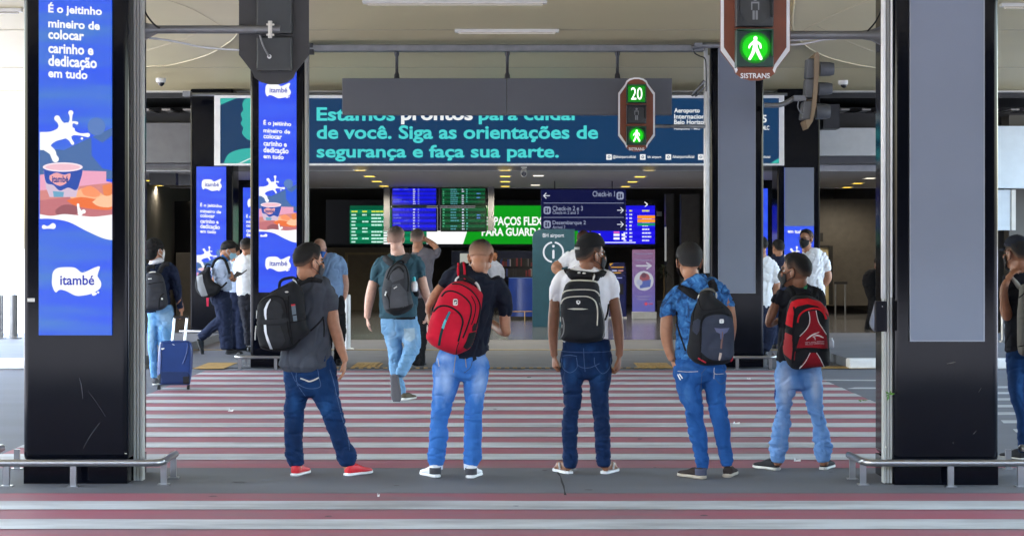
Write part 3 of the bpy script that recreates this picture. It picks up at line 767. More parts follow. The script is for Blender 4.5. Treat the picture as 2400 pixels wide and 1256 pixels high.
m_ = MB(); m_.tube([W(1651, 190, 28.05), W(1622, 225, 28.2)], .02, 8); m_.tube([W(1650, 205, 28.05), W(1630, 226, 28.2)], .014, 8); obj('brace', m_, p4, M_STEEL, smooth=True)

# ---------------------------------------------------------------- pedestrian signals
M_BOARD = mat('signal_board_brown', (0.20, 0.05, 0.018), 0.42, vary=0.12)
M_BOARDBACK = mat('signal_board_back', (0.035, 0.034, 0.034), 0.5, vary=0.1)
M_RIM = mat('signal_rim_white', (.8, .8, .8), .4, vary=.03)
M_HOUS = mat('signal_housing', (.03, .034, .036), .4, vary=.1)
M_HOUSG = mat('signal_housing_green', (.012, .05, .035), .4, vary=.1)
M_LENS = mat('signal_lens_dark', (.05, .055, .055), .25, vary=.15)
M_GREEN = glow('signal_green', '#16e010', 1.0); M_GCORE = glow('signal_figure', '#f4fff0', 2.2); M_GDIM = glow('signal_green_dim', '#0a8f12', .9)
def outline(cx, y0, y1, hw, cut, inset=0.0, n=7):
    """rounded board: straight sides, slanted shoulders, round ends"""
    pts = []
    hw -= inset; y0 += inset; y1 -= inset
    for k in range(n + 1):
        a = math.pi * k / n
        pts.append((cx - hw * .62 * math.cos(a) , y0 + cut * .42 - cut * .42 * math.sin(a)))
    pts = [(cx - hw, y0 + cut)] + pts + [(cx + hw, y0 + cut), (cx + hw, y1 - cut)]
    for k in range(n + 1):
        a = math.pi * k / n
        pts.append((cx + hw * .62 * math.cos(a), y1 - cut * .42 + cut * .42 * math.sin(a)))
    return pts + [(cx - hw, y1 - cut)]
def walker(mb, cx, cy, s, d, m):
    P = lambda pts: [(cx + x * s, cy + y * s, r * s) for x, y, r in pts]
    e = .0006
    mb.disc(cx + 0.02 * s, cy - .74 * s, .15 * s, d - e, m)
    mb.stroke(P([(0.0, -.52, .15), (0, -.1, .17)]), d - 2 * e, m)
    mb.stroke(P([(-.06, -.5, .09), (-.38, -.22, .08), (-.46, -.02, .06)]), d - 3 * e, m); mb.stroke(P([(.06, -.5, .09), (.36, -.28, .08), (.42, -.02, .07)]), d - 4 * e, m)
    mb.stroke(P([(-.05, -.05, .13), (-.18, .38, .12), (-.42, .82, .1)]), d - 5 * e, m); mb.stroke(P([(.05, -.05, .13), (.22, .35, .12), (.44, .8, .11)]), d - 6 * e, m)
def ped_signal(cx, y0, y1, hw, d, label, lamps, word=None, group='pedestrian signals'):
    s = F / d
    t = thing('pedestrian_signal', label, 'traffic signal', tuple(W(cx, y1, d)), group)
    m_ = MB(); m_.flat(outline(cx, y0, y1, hw, hw * .85), d, M_BOARD, .02)
    obj('backboard', m_, t)
    # white line set a little inside the edge
    A = outline(cx, y0, y1, hw, hw * .85, hw * .012); B = outline(cx, y0, y1, hw, hw * .85, hw * .105)
    m_ = MB(); n = len(A); half = n // 2 + 4
    seq = list(range(n))
    for i in seq:
        j = (i + 1) % n
        if (A[i][1] + A[j][1]) / 2 > y1 - hw * .16: continue
        m_.flat([A[i], A[j], B[j], B[i]], d - .004, None, .0035)
    obj('white_border', m_, t, M_RIM)
    if word:
        m_ = MB(); text(m_, word, (cx - hw * .42, y1 - hw * .22, cx + hw * .42, y1 - hw * .07), d - .005, M_RIM, .02); obj('lettering', m_, t)
    for (kind, ly0, ly1) in lamps:
        w = hw * .53; cy = (ly0 + ly1) / 2; r = min(w, (ly1 - ly0) / 2) * .86
        gm = M_HOUSG if kind in ('walk', 'count') else M_HOUS
        m_ = MB(); m_.pbox(cx - w, ly0, cx + w, ly1, d - .07, .066)
        h = obj('lamp_housing', m_, t, gm, bevel=.008)
        m_ = MB(); e = 2.5
        for a_, b_ in (((cx - w, ly0), (cx + w, ly0 + e * s / 320)), ((cx - w, ly0), (cx - w + e * s / 320, ly1)), ((cx + w - e * s / 320, ly0), (cx + w, ly1 - r * .7))):
            m_.pbox(a_[0], a_[1], b_[0], b_[1], d - .2, .128)
        obj('visor', m_, h, gm)
        m_ = MB()
        if kind == 'count': m_.pbox(cx - w * .86, ly0 + w * .16, cx + w * .86, ly1 - w * .12, d - .078, .006, M_GDIM)
        elif kind == 'walk': m_.disc(cx, cy, r * .98, d - .0745, M_GDIM, t=.003); m_.disc(cx, cy, r * .8, d - .078, M_GREEN, t=.003)
        else: m_.disc(cx, cy, r, d - .078, M_LENS, t=.006)
        obj('lens', m_, h)
        m_ = MB()
        if kind == 'walk': walker(m_, cx, cy + r * .02, r * .82, d - .079, M_GCORE)
        elif kind == 'count':
            text(m_, '20', (cx - w * .56, cy - w * .62, cx + w * .58, cy + w * .62), d - .0795, M_GCORE, .0)
        else:
            mg = mat('figure_grey', (.30, .31, .31), .5)
            m_.disc(cx, cy - r * .62, r * .14, d - .079, mg)
            m_.flat([(cx - r * .26, cy - r * .42), (cx + r * .26, cy - r * .42), (cx + r * .26, cy - r * .32), (cx - r * .26, cy - r * .32)], d - .0792, mg)
            for q in (-1, 1):
                m_.flat([(cx + q * r * .26, cy - r * .32), (cx + q * r * .18, cy - r * .32), (cx + q * r * .18, cy + r * .1), (cx + q * r * .26, cy + r * .1)], d - .0792, mg)
                m_.flat([(cx + q * r * .17, cy + .14 * r), (cx + q * r * .03, cy + .14 * r), (cx + q * r * .03, cy + r * .72), (cx + q * r * .17, cy + r * .72)], d - .0792, mg)
        obj('figure', m_, h)
    return t
ped_signal(1770, -146, 190, 82, 14.75, 'large brown pedestrian signal at top right, green walking figure under a dark standing figure', [('count', -112, -28), ('stop', -22, 63), ('walk', 68, 157)], 'SISTRANS')
ped_signal(1492, 181, 356, 43.5, 27.7, 'smaller brown pedestrian signal with green number 20 above a dark lamp and green walking figure', [('count', 198, 242), ('stop', 246, 290), ('walk', 296, 340)], 'SISTRANS')
# signal seen from behind
cx, y0, y1, hw, d = 642, -140, 199, 82, 14.95
t = thing('pedestrian_signal', 'dark back of a pedestrian signal at top left, hung on a grey arm', 'traffic signal', tuple(W(cx, y1, d)), 'pedestrian signals')
m_ = MB(); m_.flat(outline(cx, y0, y1, hw, hw * .85), d + .03, M_BOARDBACK, .02); obj('backboard', m_, t)
for (a, b) in ((86, 166), (-4, 78), (-96, -12)):
    m_ = MB(); m_.pbox(601, a, 683, b, d - .06, .089); h = obj('lamp_housing', m_, t, M_HOUS, bevel=.012)
    m_ = MB(); m_.flat([(601, b - 6), (625, b - 12), (659, b - 12), (683, b - 6), (683, b), (601, b)], d - .075, None, .014); obj('latch_cover', m_, h, M_HOUS)
m_ = MB(); m_.tube([W(633, 50, d - .09), W(633, 90, d - .09)], .016, 8); m_.pbox(624, 56, 642, 60, d - .1, .03); m_.pbox(624, 80, 642, 84, d - .1, .03); obj('clamp', m_, t, M_TRIM)
m_ = MB(); m_.tube([W(x, y, d - .08) for x, y in smooth_path([(609, 82), (616, 105), (626, 125), (632, 134)], 5)], .008, 6); obj('cable', m_, t, M_ARM, smooth=True)
m_ = MB(); m_.disc(631, 133, 5, d - .078, None, t=.01); obj('grommet', m_, t, M_RIM)

# vehicle signal seen edge-on
d = 27.6
t = thing('vehicle_signal', 'three lamp vehicle signal seen edge on, tan backboard, on a curved arm', 'traffic signal', tuple(W(1900, 300, d)))
m_ = MB(); m_.flat([(1917, 121), (1921, 134), (1919, 180), (1913, 250), (1905, 285), (1894, 302), (1888, 284), (1890, 281), (1900, 280), (1908, 200), (1909, 140), (1910, 128)], d, None, .5); obj('backboard', m_, t, mat('board_tan', (.24, .17, .10), .5, vary=.1))
for (pts) in ([(1893, 137), (1913, 138), (1909, 184), (1890, 183)], [(1890, 184), (1909, 185), (1906, 230), (1887, 229)], [(1884, 237), (1907, 236), (1904, 281), (1878, 280)]):
    m_ = MB(); m_.flat(pts, d + .05, None, .28); obj('lamp_housing', m_, t, mat('housing_slate', (.12, .125, .13), .5), bevel=.02)
for (x0, y0, x1, y1) in ((1921, 145, 1954, 180), (1918, 193, 1950, 224), (1912, 243, 1945, 281)):
    m_ = MB(); a = W(x0, (y0 + y1) / 2, d + .2); b = W(x1, (y0 + y1) / 2, d + .2); r = (y1 - y0) / 2 / F * d
    m_.tube([a, a * .3 + b * .7, b], [r, r * .95, r * .8], 16); obj('visor', m_, t, mat('visor_slate', (.085, .09, .10), .5), smooth=True, auto=50)
m_ = MB(); m_.tube([W(x, y, d + .2) for x, y in smooth_path([(1791, 247), (1825, 247), (1845, 240), (1862, 230)], 5)], .034, 12); obj('arm', m_, t, M_ARM, smooth=True)
m_ = MB(); m_.pbox(1861, 224, 1890, 236, d + .1, .15); m_.tube([W(x, y, d + .05) for x, y in smooth_path([(1872, 236), (1870, 252), (1878, 266), (1884, 268)], 5)], .008, 6); obj('bracket', m_, t, M_STEEL)

# ---------------------------------------------------------------- low steel guard rails round the columns
M_INOX = mat('brushed_steel', (0.40, 0.40, 0.41), 0.3, 0.9, vary=0.04, vscale=5)
def guard(name_label, path, r, legs, mid):
    """path: ground-plan corners (x, y); rail height z"""
    zr = .175
    t = thing('guard_rail', name_label, 'guard rail', (sum(p[0] for p in path) / len(path), min(p[1] for p in path), .004), 'low steel guard rails')
    pts = []
    n = len(path)
    for i in range(n):
        p = Vector((*path[i], zr))
        if 0 < i < n - 1:
            a = (Vector((*path[i - 1], zr)) - p).normalized(); b = (Vector((*path[i + 1], zr)) - p).normalized()
            for k in range(7):
                u = k / 6; q = p + a * .1 * (1 - u) ** 2 + b * .1 * u ** 2
                pts.append(q)
        else: pts.append(p)
    m_ = MB(); m_.tube(pts, r, 14); obj('rail', m_, t, M_INOX, smooth=True)
    for (x, y) in legs:
        g = .012 if y > 28 else .004
        m_ = MB(); m_.box((x - .022, y - .012, g), (x + .022, y + .012, zr - r * .6)); m_.box((x - .04, y - .035, g), (x + .04, y + .035, g + .008)); obj('leg', m_, t, M_INOX)
    return t
yf, yb = 14.32, 15.45
XL = W(-75, 0, 14.4).x; XR = -2.53
guard('low steel guard rail round the foot of the nearest lit column', [(XL - .3, yb), (XL, yb), (XL, yf), (XR, yf), (XR, yf + .62)], .026, [(W(172, 0, yf).x, yf), (W(14, 0, yf).x, yf + .02), (XR, yf + .13), (XR, yf + .54), (W(40, 0, yb).x, yb)], None)
XL = 2.55; XR = W(2480, 0, 14.4).x
guard('low steel guard rail round the foot of the blank near right column', [(XL - .03, yf + .55), (XL, yf), (XR, yf), (XR, yb), (W(2390, 0, yb).x, yb - .05)], .026, [(W(2228, 0, yf).x, yf), (XL, yf + .12), (XL - .02, yf + .46), (W(2392, 0, yf).x, yf), (W(2360, 0, yb).x, yb - .04)], None)
y2 = 27.85
guard('low guard rail in front of the second lit column', [(W(552, 0, y2 + .6).x, y2 + .9), (W(552, 0, y2).x, y2), (W(738, 0, y2).x, y2)], .022, [(W(562, 0, y2).x, y2), (W(575, 0, y2 + .6).x, y2 + .7), (W(646, 0, y2).x, y2)], None)
guard('low guard rail in front of the middle blank column', [(W(1640, 0, y2).x, y2), (W(1818, 0, y2).x, y2), (W(1818, 0, y2 + .6).x, y2 + .9)], .022, [(W(1728, 0, y2).x, y2), (W(1806, 0, y2).x, y2), (W(1795, 0, y2 + .6).x, y2 + .7)], None)
y3 = 36.2
guard('low guard rail at the foot of the farthest lit column at left', [(W(420, 0, y3).x, y3), (W(560, 0, y3).x, y3)], .022, [(W(430, 0, y3).x, y3), (W(495, 0, y3).x, y3), (W(552, 0, y3).x, y3)], None)

# ---------------------------------------------------------------- bollards at the pavement
def bollard(x0, x1, y0, y1, d, label, m=M_INOX):
    a = W(x0, y1, d); b = W(x1, y0, d); r = (b.x - a.x) / 2; x = (a.x + b.x) / 2; g = .139 if abs(x) > 5.3 else .012
    t = thing('bollard', label, 'bollard', (x, d, g), 'steel bollards on the far pavement')
    m_ = MB(); m_.tube([(x, d, g), (x, d, b.z - .04), (x, d, b.z - .01), (x, d, b.z)], [r, r, r * .95, r * .7], 20); obj('post', m_, t, m, smooth=True, auto=40)
    m_ = MB(); m_.tube([(x, d, g), (x, d, g + .02), (x, d, g + .03)], [r * 2, r * 2, r * 1.2], 20); obj('base_plate', m_, t, m, smooth=True, auto=30)
bollard(806, 822, 690, 824, 33.0, 'pale steel bollard right of the man in the blue mask', mat('bollard_white', (.62, .63, .66), .35, .2))
bollard(22, 41, 690, 826, 34.2, 'grey steel bollard at the far left beside the near lit column', mat('bollard_grey', (.16, .16, .165), .4, .3))
bollard(-8, 8, 690, 826, 34.2, 'steel bollard at the very left edge of the photo')
bollard(2345, 2359, 688, 832, 33.0, 'steel bollard at the far right behind the man in the cap')
bollard(1808, 1817, 770, 832, 33.6, 'short pale post just right of the middle blank column', mat('bollard_white', (.62, .63, .66), .35, .2))
# ================================================================ BANNER, SCREENS AND HALL FURNITURE
D = 35.5
bn = thing('banner', 'long dark teal banner with turquoise and white lettering across the hall front', 'banner', tuple(W(1170, 388, D)))
m_ = MB(); m_.pbox(516, 231, 1826, 383, D, .05); obj('panel', m_, bn, glow('banner_navy', '#023f6e', .72))
m_ = MB(); m_.pbox(502, 224, 516, 388, D - .02, .1); m_.pbox(1826, 224, 1838, 388, D - .02, .1); m_.pbox(516, 224, 1826, 230.5, D - .021, .1); m_.pbox(516, 383.5, 1826, 388, D - .021, .1); obj('frame', m_, bn, mat('banner_frame', (.8, .8, .8), .4, vary=.03))
TQ = glow('banner_turquoise', '#4ad8d6', .95); BW = glow('banner_white', '#f4f6f6', .95); TD = glow('banner_green', '#35bfb4', .85)
m_ = MB()
text(m_, 'Estamos', (742, 252, 926, 284), D - .004, TQ, .027); text(m_, 'prontos', (940, 255, 1108, 292), D - .004, BW, .030); text(m_, 'para cuidar', (1122, 252, 1360, 292), D - .004, TQ, .027)
text(m_, 'de você. Siga as orientações de', (742, 294, 1402, 336), D - .004, TQ, .027)
text(m_, 'segurança e faça sua parte.', (742, 340, 1310, 379), D - .004, TQ, .027)
text(m_, 'Aeroporto', (1580, 254, 1640, 268), D - .004, BW, .02); text(m_, 'Internacional', (1580, 268, 1662, 279), D - .004, BW, .02); text(m_, 'Belo Horizonte', (1580, 281, 1668, 292), D - .004, BW, .02); text(m_, 'Pampulha - MG', (1580, 300, 1640, 306), D - .004, BW, .01)
text(m_, '5', (1786, 270, 1797, 288), D - .004, BW, .02); text(m_, 'MLC', (1786, 295, 1803, 305), D - .004, BW, .02); text(m_, 'oficial', (1786, 365, 1805, 371), D - .004, BW, .01)
text(m_, '@bhairport.oficial', (1436, 364, 1490, 373), D - .004, BW, .012); text(m_, 'bh airport', (1518, 365, 1550, 373), D - .004, BW, .012); text(m_, '/bhairportoficial', (1576, 364, 1627, 373), D - .004, BW, .012)
obj('lettering', m_, bn)
m_ = MB()
for x in (1421, 1500, 1560, 1636):
    m_.flat([(x, 362), (x + 13, 362), (x + 13, 375), (x, 375)], D - .004, BW)
    m_.disc(x + 6.5, 368.5, 3.4, D - .006, G('#0b4169')); m_.disc(x + 6.5, 368.5, 1.8, D - .008, BW)
obj('social_icon', m_, bn)
m_ = MB()
m_.flat([(516, 231), (554, 231), (530, 241), (516, 247)], D - .003, TD)
m_.flat(smooth_path([(590, 231), (575, 232), (568, 245), (570, 258), (564, 268), (568, 280), (564, 290), (570, 300), (567, 312), (574, 322), (582, 328), (592, 330)], 4), D - .003, TD)
m_.flat(smooth_path([(524, 383), (535, 362), (556, 352), (580, 348), (600, 352), (620, 383)], 4), D - .0035, TD)
m_.stroke([(560, 384, 1.2), (586, 372, 1.2)], D - .005, BW)
m_.flat([(1806, 383), (1815, 377), (1826, 371), (1826, 383)], D - .003, TD)
obj('ornament', m_, bn)['kind'] = 'stuff'
m_ = MB(); m_.tube([W(430, 222, 35.55), W(1660, 223, 35.55), W(1845, 222, 35.55)], .03, 8); m_.pbox(428, 214, 446, 226, 35.4, .2); obj('top_rail', m_, bn, M_STEEL, smooth=True, auto=40)

# ---- rows of a timetable
rr = random.Random(8)
def timetable(mb, x0, y0, x1, y1, d, rows, base, alt, cols, head=None, step=1):
    h = (y1 - y0) / rows
    for i in range(rows):
        mb.flat([(x0, y0 + i * h), (x1, y0 + i * h), (x1, y0 + (i + 1) * h), (x0, y0 + (i + 1) * h)], d - .002, base if i % 2 else alt)
        for (u, w, c, p) in cols:
            if rr.random() > p: continue
            a = x0 + (x1 - x0) * u; b = a + (x1 - x0) * w * (.6 + .4 * rr.random())
            yy = y0 + (i + .28) * h
            k = max(1, int((b - a) / 5)); q = a
            while q < b:                                   # words, not bars
                e = min(b, q + (3 + 6 * rr.random()) * (x1 - x0) / 110 * step)
                mb.flat([(q, yy), (e, yy), (e, yy + h * .42), (q, yy + h * .42)], d - .004, (head if (head and i == 0) else c)); q = e + .8
# ---- wall of video behind
D = 55.0
vw = thing('video_wall', 'long black video wall at the back with green timetable, green advert, blue timetable', 'screen', tuple(W(1160, 580, D)))
m_ = MB(); m_.pbox(763, 468, 1556, 580, D, .2); obj('frame', m_, vw, mat('video_black', (.004, .004, .004), .25, vary=0), bevel=.01)
m_ = MB(); timetable(m_, 820, 492, 1000, 571, D, 10, G('#0b6a48'), G('#088a5c'), [(.02, .08, G('#c9f4e6'), .95), (.16, .09, G('#c9f4e6'), .4), (.28, .2, G('#d5fff2'), .95), (.55, .1, G('#d5fff2'), .3)], G('#e8e64a'))
m_.flat([(820, 482), (1000, 482), (1000, 492), (820, 492)], D - .002, G('#06563a'))
for i in range(6): m_.flat([(899, 538 + i * 6), (916, 538 + i * 6), (916, 542 + i * 6), (899, 542 + i * 6)], D - .006, M_WHITE_E)
obj('green_timetable', m_, vw)
m_ = MB(); m_.flat([(1000, 482), (1115, 482), (1085, 572), (1000, 572)], D - .002, M_WHITE_E); obj('white_picture', m_, vw)
m_ = MB(); m_.flat([(1115, 482), (1355, 482), (1355, 572), (1085, 572)], D - .003, G('#0f9a1c'))
text(m_, 'ESPAÇOS FLEX', (1138, 508, 1272, 533), D - .005, M_WHITE_E, .03); text(m_, 'PARA GUARDA', (1129, 534, 1272, 553), D - .005, M_WHITE_E, .03)
obj('green_advert', m_, vw)
m_ = MB(); m_.flat([(1355, 482), (1535, 482), (1535, 572), (1355, 572)], D - .002, G('#1a14e0'))
timetable(m_, 1460, 490, 1535, 568, D - .002, 9, G('#1a14e0'), G('#2418ee'), [(.02, .12, G('#dfe4ff'), .95), (.2, .1, G('#dfe4ff'), .9), (.6, .3, G('#dfe4ff'), .9)], G('#e8e64a'))
m_.flat([(1494, 505), (1535, 505), (1535, 512.5), (1494, 512.5)], D - .01, G('#ff9a2a')); m_.flat([(1494, 514), (1535, 514), (1535, 521.5), (1494, 521.5)], D - .01, G('#ff9a2a')); m_.flat([(1494, 523), (1535, 523), (1535, 529), (1494, 529)], D - .01, G('#1f9a6a'))
for x, w in ((1385, 22), (1438, 14), (1457, 8)):
    for y in (548, 556.5): m_.flat([(x, y), (x + w, y), (x + w, y + 5), (x, y + 5)], D - .01, M_WHITE_E)
m_.flat([(1438, 543), (1452, 543), (1452, 546), (1438, 546)], D - .01, G('#ff6ab0')); m_.flat([(1400, 567), (1490, 567), (1490, 569.5), (1400, 569.5)], D - .01, G('#dfe4ff'))
m_.stroke([(1511, 474, .8), (1517, 479, 1.2), (1512, 484, .8)], D - .01, M_WHITE_E)
obj('blue_timetable', m_, vw)

# ---- hanging flight boards
D = 48.2
fb = thing('flight_board', 'hanging rack of four flight screens, blue pair at left and green pair at right', 'flight board', tuple(W(1030, 543, D)))
m_ = MB(); m_.pbox(899, 435, 914, 541, D, .2); m_.pbox(1143, 435, 1158, 541, D, .2); m_.pbox(914.5, 483.5, 1142.5, 486.5, D + .02, .1); m_.pbox(1025.5, 440, 1032, 541, D + .03, .1); m_.pbox(899, 432, 1158, 435, D - .01, .25)
obj('frame', m_, fb, mat('rack_grey', (.24, .24, .25), .5), bevel=.01)
def board(x0, y0, x1, y1, nm, base, alt, cols):
    m_ = MB(); m_.pbox(x0, y0, x1, y1, D - .06, .079); s = obj(nm, m_, fb, mat('monitor_black', (.006, .006, .006), .3, vary=0), bevel=.006)
    m_ = MB(); timetable(m_, x0 + 3, y0 + 1, x1 - 3, y1 - 3, D - .061, 8, base, alt, cols); obj('timetable', m_, s)
LB = [(.02, .2, G('#6f80ff', .7), .35), (.47, .06, G('#e6eaff', .95), .95), (.58, .04, G('#9aa8ff', .8), .8), (.25, .15, G('#5064ff', .7), .3)]
LG = [(.02, .05, G('#5fd09a', .7), .9), (.2, .2, G('#5fb0c0', .7), .9), (.46, .06, G('#dfe6ff', .95), .95), (.56, .04, G('#5fd0c0', .8), .9), (.8, .1, G('#6f9fff', .7), .3)]
board(917, 441, 1025, 483, 'blue_screen', G('#0c10a8'), G('#1114ee'), LB); board(917, 487, 1025, 543, 'blue_screen', G('#0c10a8'), G('#1114ee'), LB)
board(1032.5, 441, 1140, 483, 'green_screen', G('#06331c'), G('#0a5a34'), LG); board(1032.5, 487, 1141, 543, 'green_screen', G('#06331c'), G('#0a5a34'), LG)

# ---- direction sign
D = 44.0
ds = thing('direction_sign', 'navy hanging direction sign with pale arrows for check-in and arrivals', 'sign', tuple(W(1367, 541, D)))
m_ = MB(); m_.pbox(1268, 444, 1467, 541, D, .12); obj('panel', m_, ds, glow('sign_navy', '#0a1252', .55), bevel=.01)
SG = glow('sign_grey', '#9aa3bd', .85); SW = glow('sign_pale', '#e4e9f2', .95)
m_ = MB()
text(m_, 'Check-in 1', (1389, 448, 1441, 461), D - .004, SG, .012); text(m_, 'Check-in 2 e 3', (1295, 483, 1366, 494), D - .004, SG, .012); text(m_, 'Check-in 2 and 3', (1295, 495, 1356, 502), D - .004, SG, .01)
text(m_, 'Desembarque 2', (1295, 517, 1373, 529), D - .004, SG, .012); text(m_, 'Arrival 2', (1295, 529, 1325, 536), D - .004, SG, .01)
m_.flat([(1274, 475.5), (1462, 475.5), (1462, 476.8), (1274, 476.8)], D - .003, SG); m_.flat([(1274, 509), (1462, 509), (1462, 510.3), (1274, 510.3)], D - .003, SG)
obj('lettering', m_, ds)
m_ = MB()
for (x, y, q) in ((1281, 459, -1), (1454, 493, 1), (1454, 526, 1)):
    m_.stroke([(x - 7, y, .9), (x + 7, y, .9)], D - .004, SW); m_.stroke([(x + q * 1, y - 6, .9), (x + q * 7, y, .9)], D - .005, SW, n=2); m_.stroke([(x + q * 1, y + 6, .9), (x + q * 7, y, .9)], D - .006, SW, n=2)
obj('arrow', m_, ds)
m_ = MB()
def rr_(x0, y0, x1, y1, r): 
    P = []
    for cx_, cy_, a0 in ((x1 - r, y0 + r, -90), (x1 - r, y1 - r, 0), (x0 + r, y1 - r, 90), (x0 + r, y0 + r, 180)):
        P += [(cx_ + r * math.cos(R(a0 + 22.5 * k)), cy_ + r * math.sin(R(a0 + 22.5 * k))) for k in range(5)]
    return P
for (x0, y0) in ((1445, 450), (1274, 484), (1274, 517)):
    m_.flat(rr_(x0, y0, x0 + 17, y0 + 18, 5), D - .004, SG); m_.disc(x0 + 6, y0 + 6, 2.2, D - .006, G('#0a1252', .6)); m_.flat([(x0 + 4, y0 + 9), (x0 + 8, y0 + 9), (x0 + 8, y0 + 15), (x0 + 4, y0 + 15)], D - .006, G('#0a1252', .6)); m_.flat([(x0 + 10, y0 + 5), (x0 + 13, y0 + 5), (x0 + 13, y0 + 14), (x0 + 10, y0 + 14)], D - .006, G('#0a1252', .6))
obj('pictogram', m_, ds)
m_ = MB()
for x in (1300, 1435): m_.tube([W(x, 446, D + .06), Vector((W(x, 446, D).x, D + .06, 3.16))], .012, 8)
obj('rod', m_, ds, M_DKST)

# ---- information totem
D = 42.0
it = thing('information_totem', 'tall dark teal information totem with a pale ringed letter i', 'totem', tuple(W(1301, 766, D)))
m_ = MB(); b0 = 575 + CH * F / D - .016 * F / D
m_.flat(smooth_path([(1248, 560), (1250, 548), (1258, 540), (1270, 537)], 4) + [(1347, 537), (1347, b0), (1248, b0)], D, None, .3); obj('panel', m_, it, mat('totem_teal', (.018, .065, .095), .35, vary=.1), bevel=.01)
m_ = MB(); text(m_, 'BH airport', (1272, 547, 1322, 559), D - .004, SW, .012); obj('lettering', m_, it)
m_ = MB(); cx_, cy_, ro, ri = 1297, 591, 25, 21
for a0, a1 in ((-82, 82), (98, 262)):
    A = [(cx_ + ro * math.cos(R(a0 + (a1 - a0) * k / 20)), cy_ + ro * math.sin(R(a0 + (a1 - a0) * k / 20))) for k in range(21)]; B = [(cx_ + ri * math.cos(R(a0 + (a1 - a0) * k / 20)), cy_ + ri * math.sin(R(a0 + (a1 - a0) * k / 20))) for k in range(21)]
    m_.flat(A + B[::-1], D - .004, SW)
m_.stroke([(1297, 588, 2.6), (1297, 604, 2.6)], D - .005, SW); m_.disc(1297, 577, 3, D - .005, SW)
obj('information_symbol', m_, it)
# ---- blue desk with brass rail
D = 46.0
dk = thing('service_desk', 'rounded dark blue service desk with a brass foot rail in the hall', 'desk', tuple(W(1238, 748, D)))
a = W(1192, 652, D); b = W(1290, 0, D)
m_ = MB(); n = 14; vs = []
for z in (.1, a.z):
    for k in range(n + 1):
        u = k / n; vs.append((a.x + (b.x - a.x) * u, D - .35 * math.sin(math.pi * (u * .7 + .15)) + .2, z))
    vs += [(b.x, D + 1.0, z), (a.x, D + 1.0, z)]
q = n + 3
m_.add(vs, [(i, (i + 1) % q, (i + 1) % q + q, i + q) for i in range(q)] + [tuple(range(q))[::-1], tuple(range(q, 2 * q))]); obj('counter', m_, dk, mat('desk_blue', (.014, .045, .26), .3, vary=.15, vscale=2), smooth=True, auto=30)
m_ = MB(); m_.box((a.x, D - .1, .016), (b.x, D + .95, .0995)); obj('plinth', m_, dk, M_DARK)
m_ = MB(); y = 730; m_.tube([W(1195, y, D - .4), W(1292, y, D - .4)], .012, 8); m_.tube([W(1230, y, D - .4), Vector((W(1230, y, D - .4).x, D - .4, .016))], .01, 8); obj('foot_rail', m_, dk, mat('brass', (.35, .22, .08), .35, .8))
# ---- roll-up banner
D = 46.5
rb = thing('rollup_banner', 'pale pink to blue roll-up banner with a white arrow and a round picture', 'banner', tuple(W(1510, 748, D)))
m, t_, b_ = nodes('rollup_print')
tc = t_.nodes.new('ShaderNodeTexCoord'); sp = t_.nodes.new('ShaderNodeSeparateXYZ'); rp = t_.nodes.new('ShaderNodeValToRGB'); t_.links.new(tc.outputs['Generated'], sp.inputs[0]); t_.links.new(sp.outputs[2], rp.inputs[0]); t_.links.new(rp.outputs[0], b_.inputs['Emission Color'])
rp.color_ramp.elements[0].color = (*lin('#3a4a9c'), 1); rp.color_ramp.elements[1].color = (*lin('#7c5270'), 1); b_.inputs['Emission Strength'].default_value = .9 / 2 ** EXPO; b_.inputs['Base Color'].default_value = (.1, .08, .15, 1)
m_ = MB(); m_.pbox(1482, 585, 1535, 730, D, .04); obj('print', m_, rb, m)
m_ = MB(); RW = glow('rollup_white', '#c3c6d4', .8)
m_.stroke([(1492, 623, 2), (1524, 623, 2)], D - .003, RW); m_.stroke([(1516, 616, 1.6), (1526, 623, 1.6)], D - .004, RW, n=2); m_.stroke([(1516, 630, 1.6), (1526, 623, 1.6)], D - .005, RW, n=2)
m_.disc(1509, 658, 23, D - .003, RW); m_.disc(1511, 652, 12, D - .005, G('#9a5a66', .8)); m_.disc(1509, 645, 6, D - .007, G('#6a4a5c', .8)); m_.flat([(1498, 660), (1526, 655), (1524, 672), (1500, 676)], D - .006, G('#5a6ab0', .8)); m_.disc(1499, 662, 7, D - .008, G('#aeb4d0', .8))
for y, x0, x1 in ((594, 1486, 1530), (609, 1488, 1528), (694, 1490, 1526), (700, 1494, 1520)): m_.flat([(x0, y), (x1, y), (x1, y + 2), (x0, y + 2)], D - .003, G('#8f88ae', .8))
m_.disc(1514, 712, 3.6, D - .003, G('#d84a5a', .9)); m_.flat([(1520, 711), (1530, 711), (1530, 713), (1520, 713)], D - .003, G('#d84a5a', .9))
obj('picture', m_, rb)
m_ = MB(); m_.pbox(1482, 731, 1539, 748, D - .1, .3); obj('base', m_, rb, mat('base_silver', (.5, .52, .54), .4, .3), bevel=.01)
# ---- self-service kiosk
D = 47.0
ks = thing('self_service_kiosk', 'slim navy self-service kiosk with yellow and white header left of the roll-up banner', 'kiosk', tuple(W(1447, 745, D)))
m_ = MB(); m_.pbox(1427, 643, 1468, 742, D, .4); obj('body', m_, ks, mat('kiosk_navy', (.008, .015, .12), .35), bevel=.015)
m_ = MB(); m_.flat([(1428, 617), (1464, 615), (1468, 642.6), (1427, 642.6)], D - .02, None, .2); obj('header', m_, ks, mat('kiosk_header', (.01, .015, .10), .35))
m_ = MB()
for x0, y, x1, c in ((1432, 625, 1462, '#d89a3a'), (1434, 633, 1446, '#cfd4ff'), (1449, 633, 1461, '#e0a0a0'), (1438, 638, 1456, '#d8a03a'), (1432, 650, 1458, '#8f98d8'), (1432, 655, 1450, '#5a66b0')): m_.flat([(x0, y), (x1, y), (x1, y + 2.6), (x0, y + 2.6)], D - .025, G(c, .8))
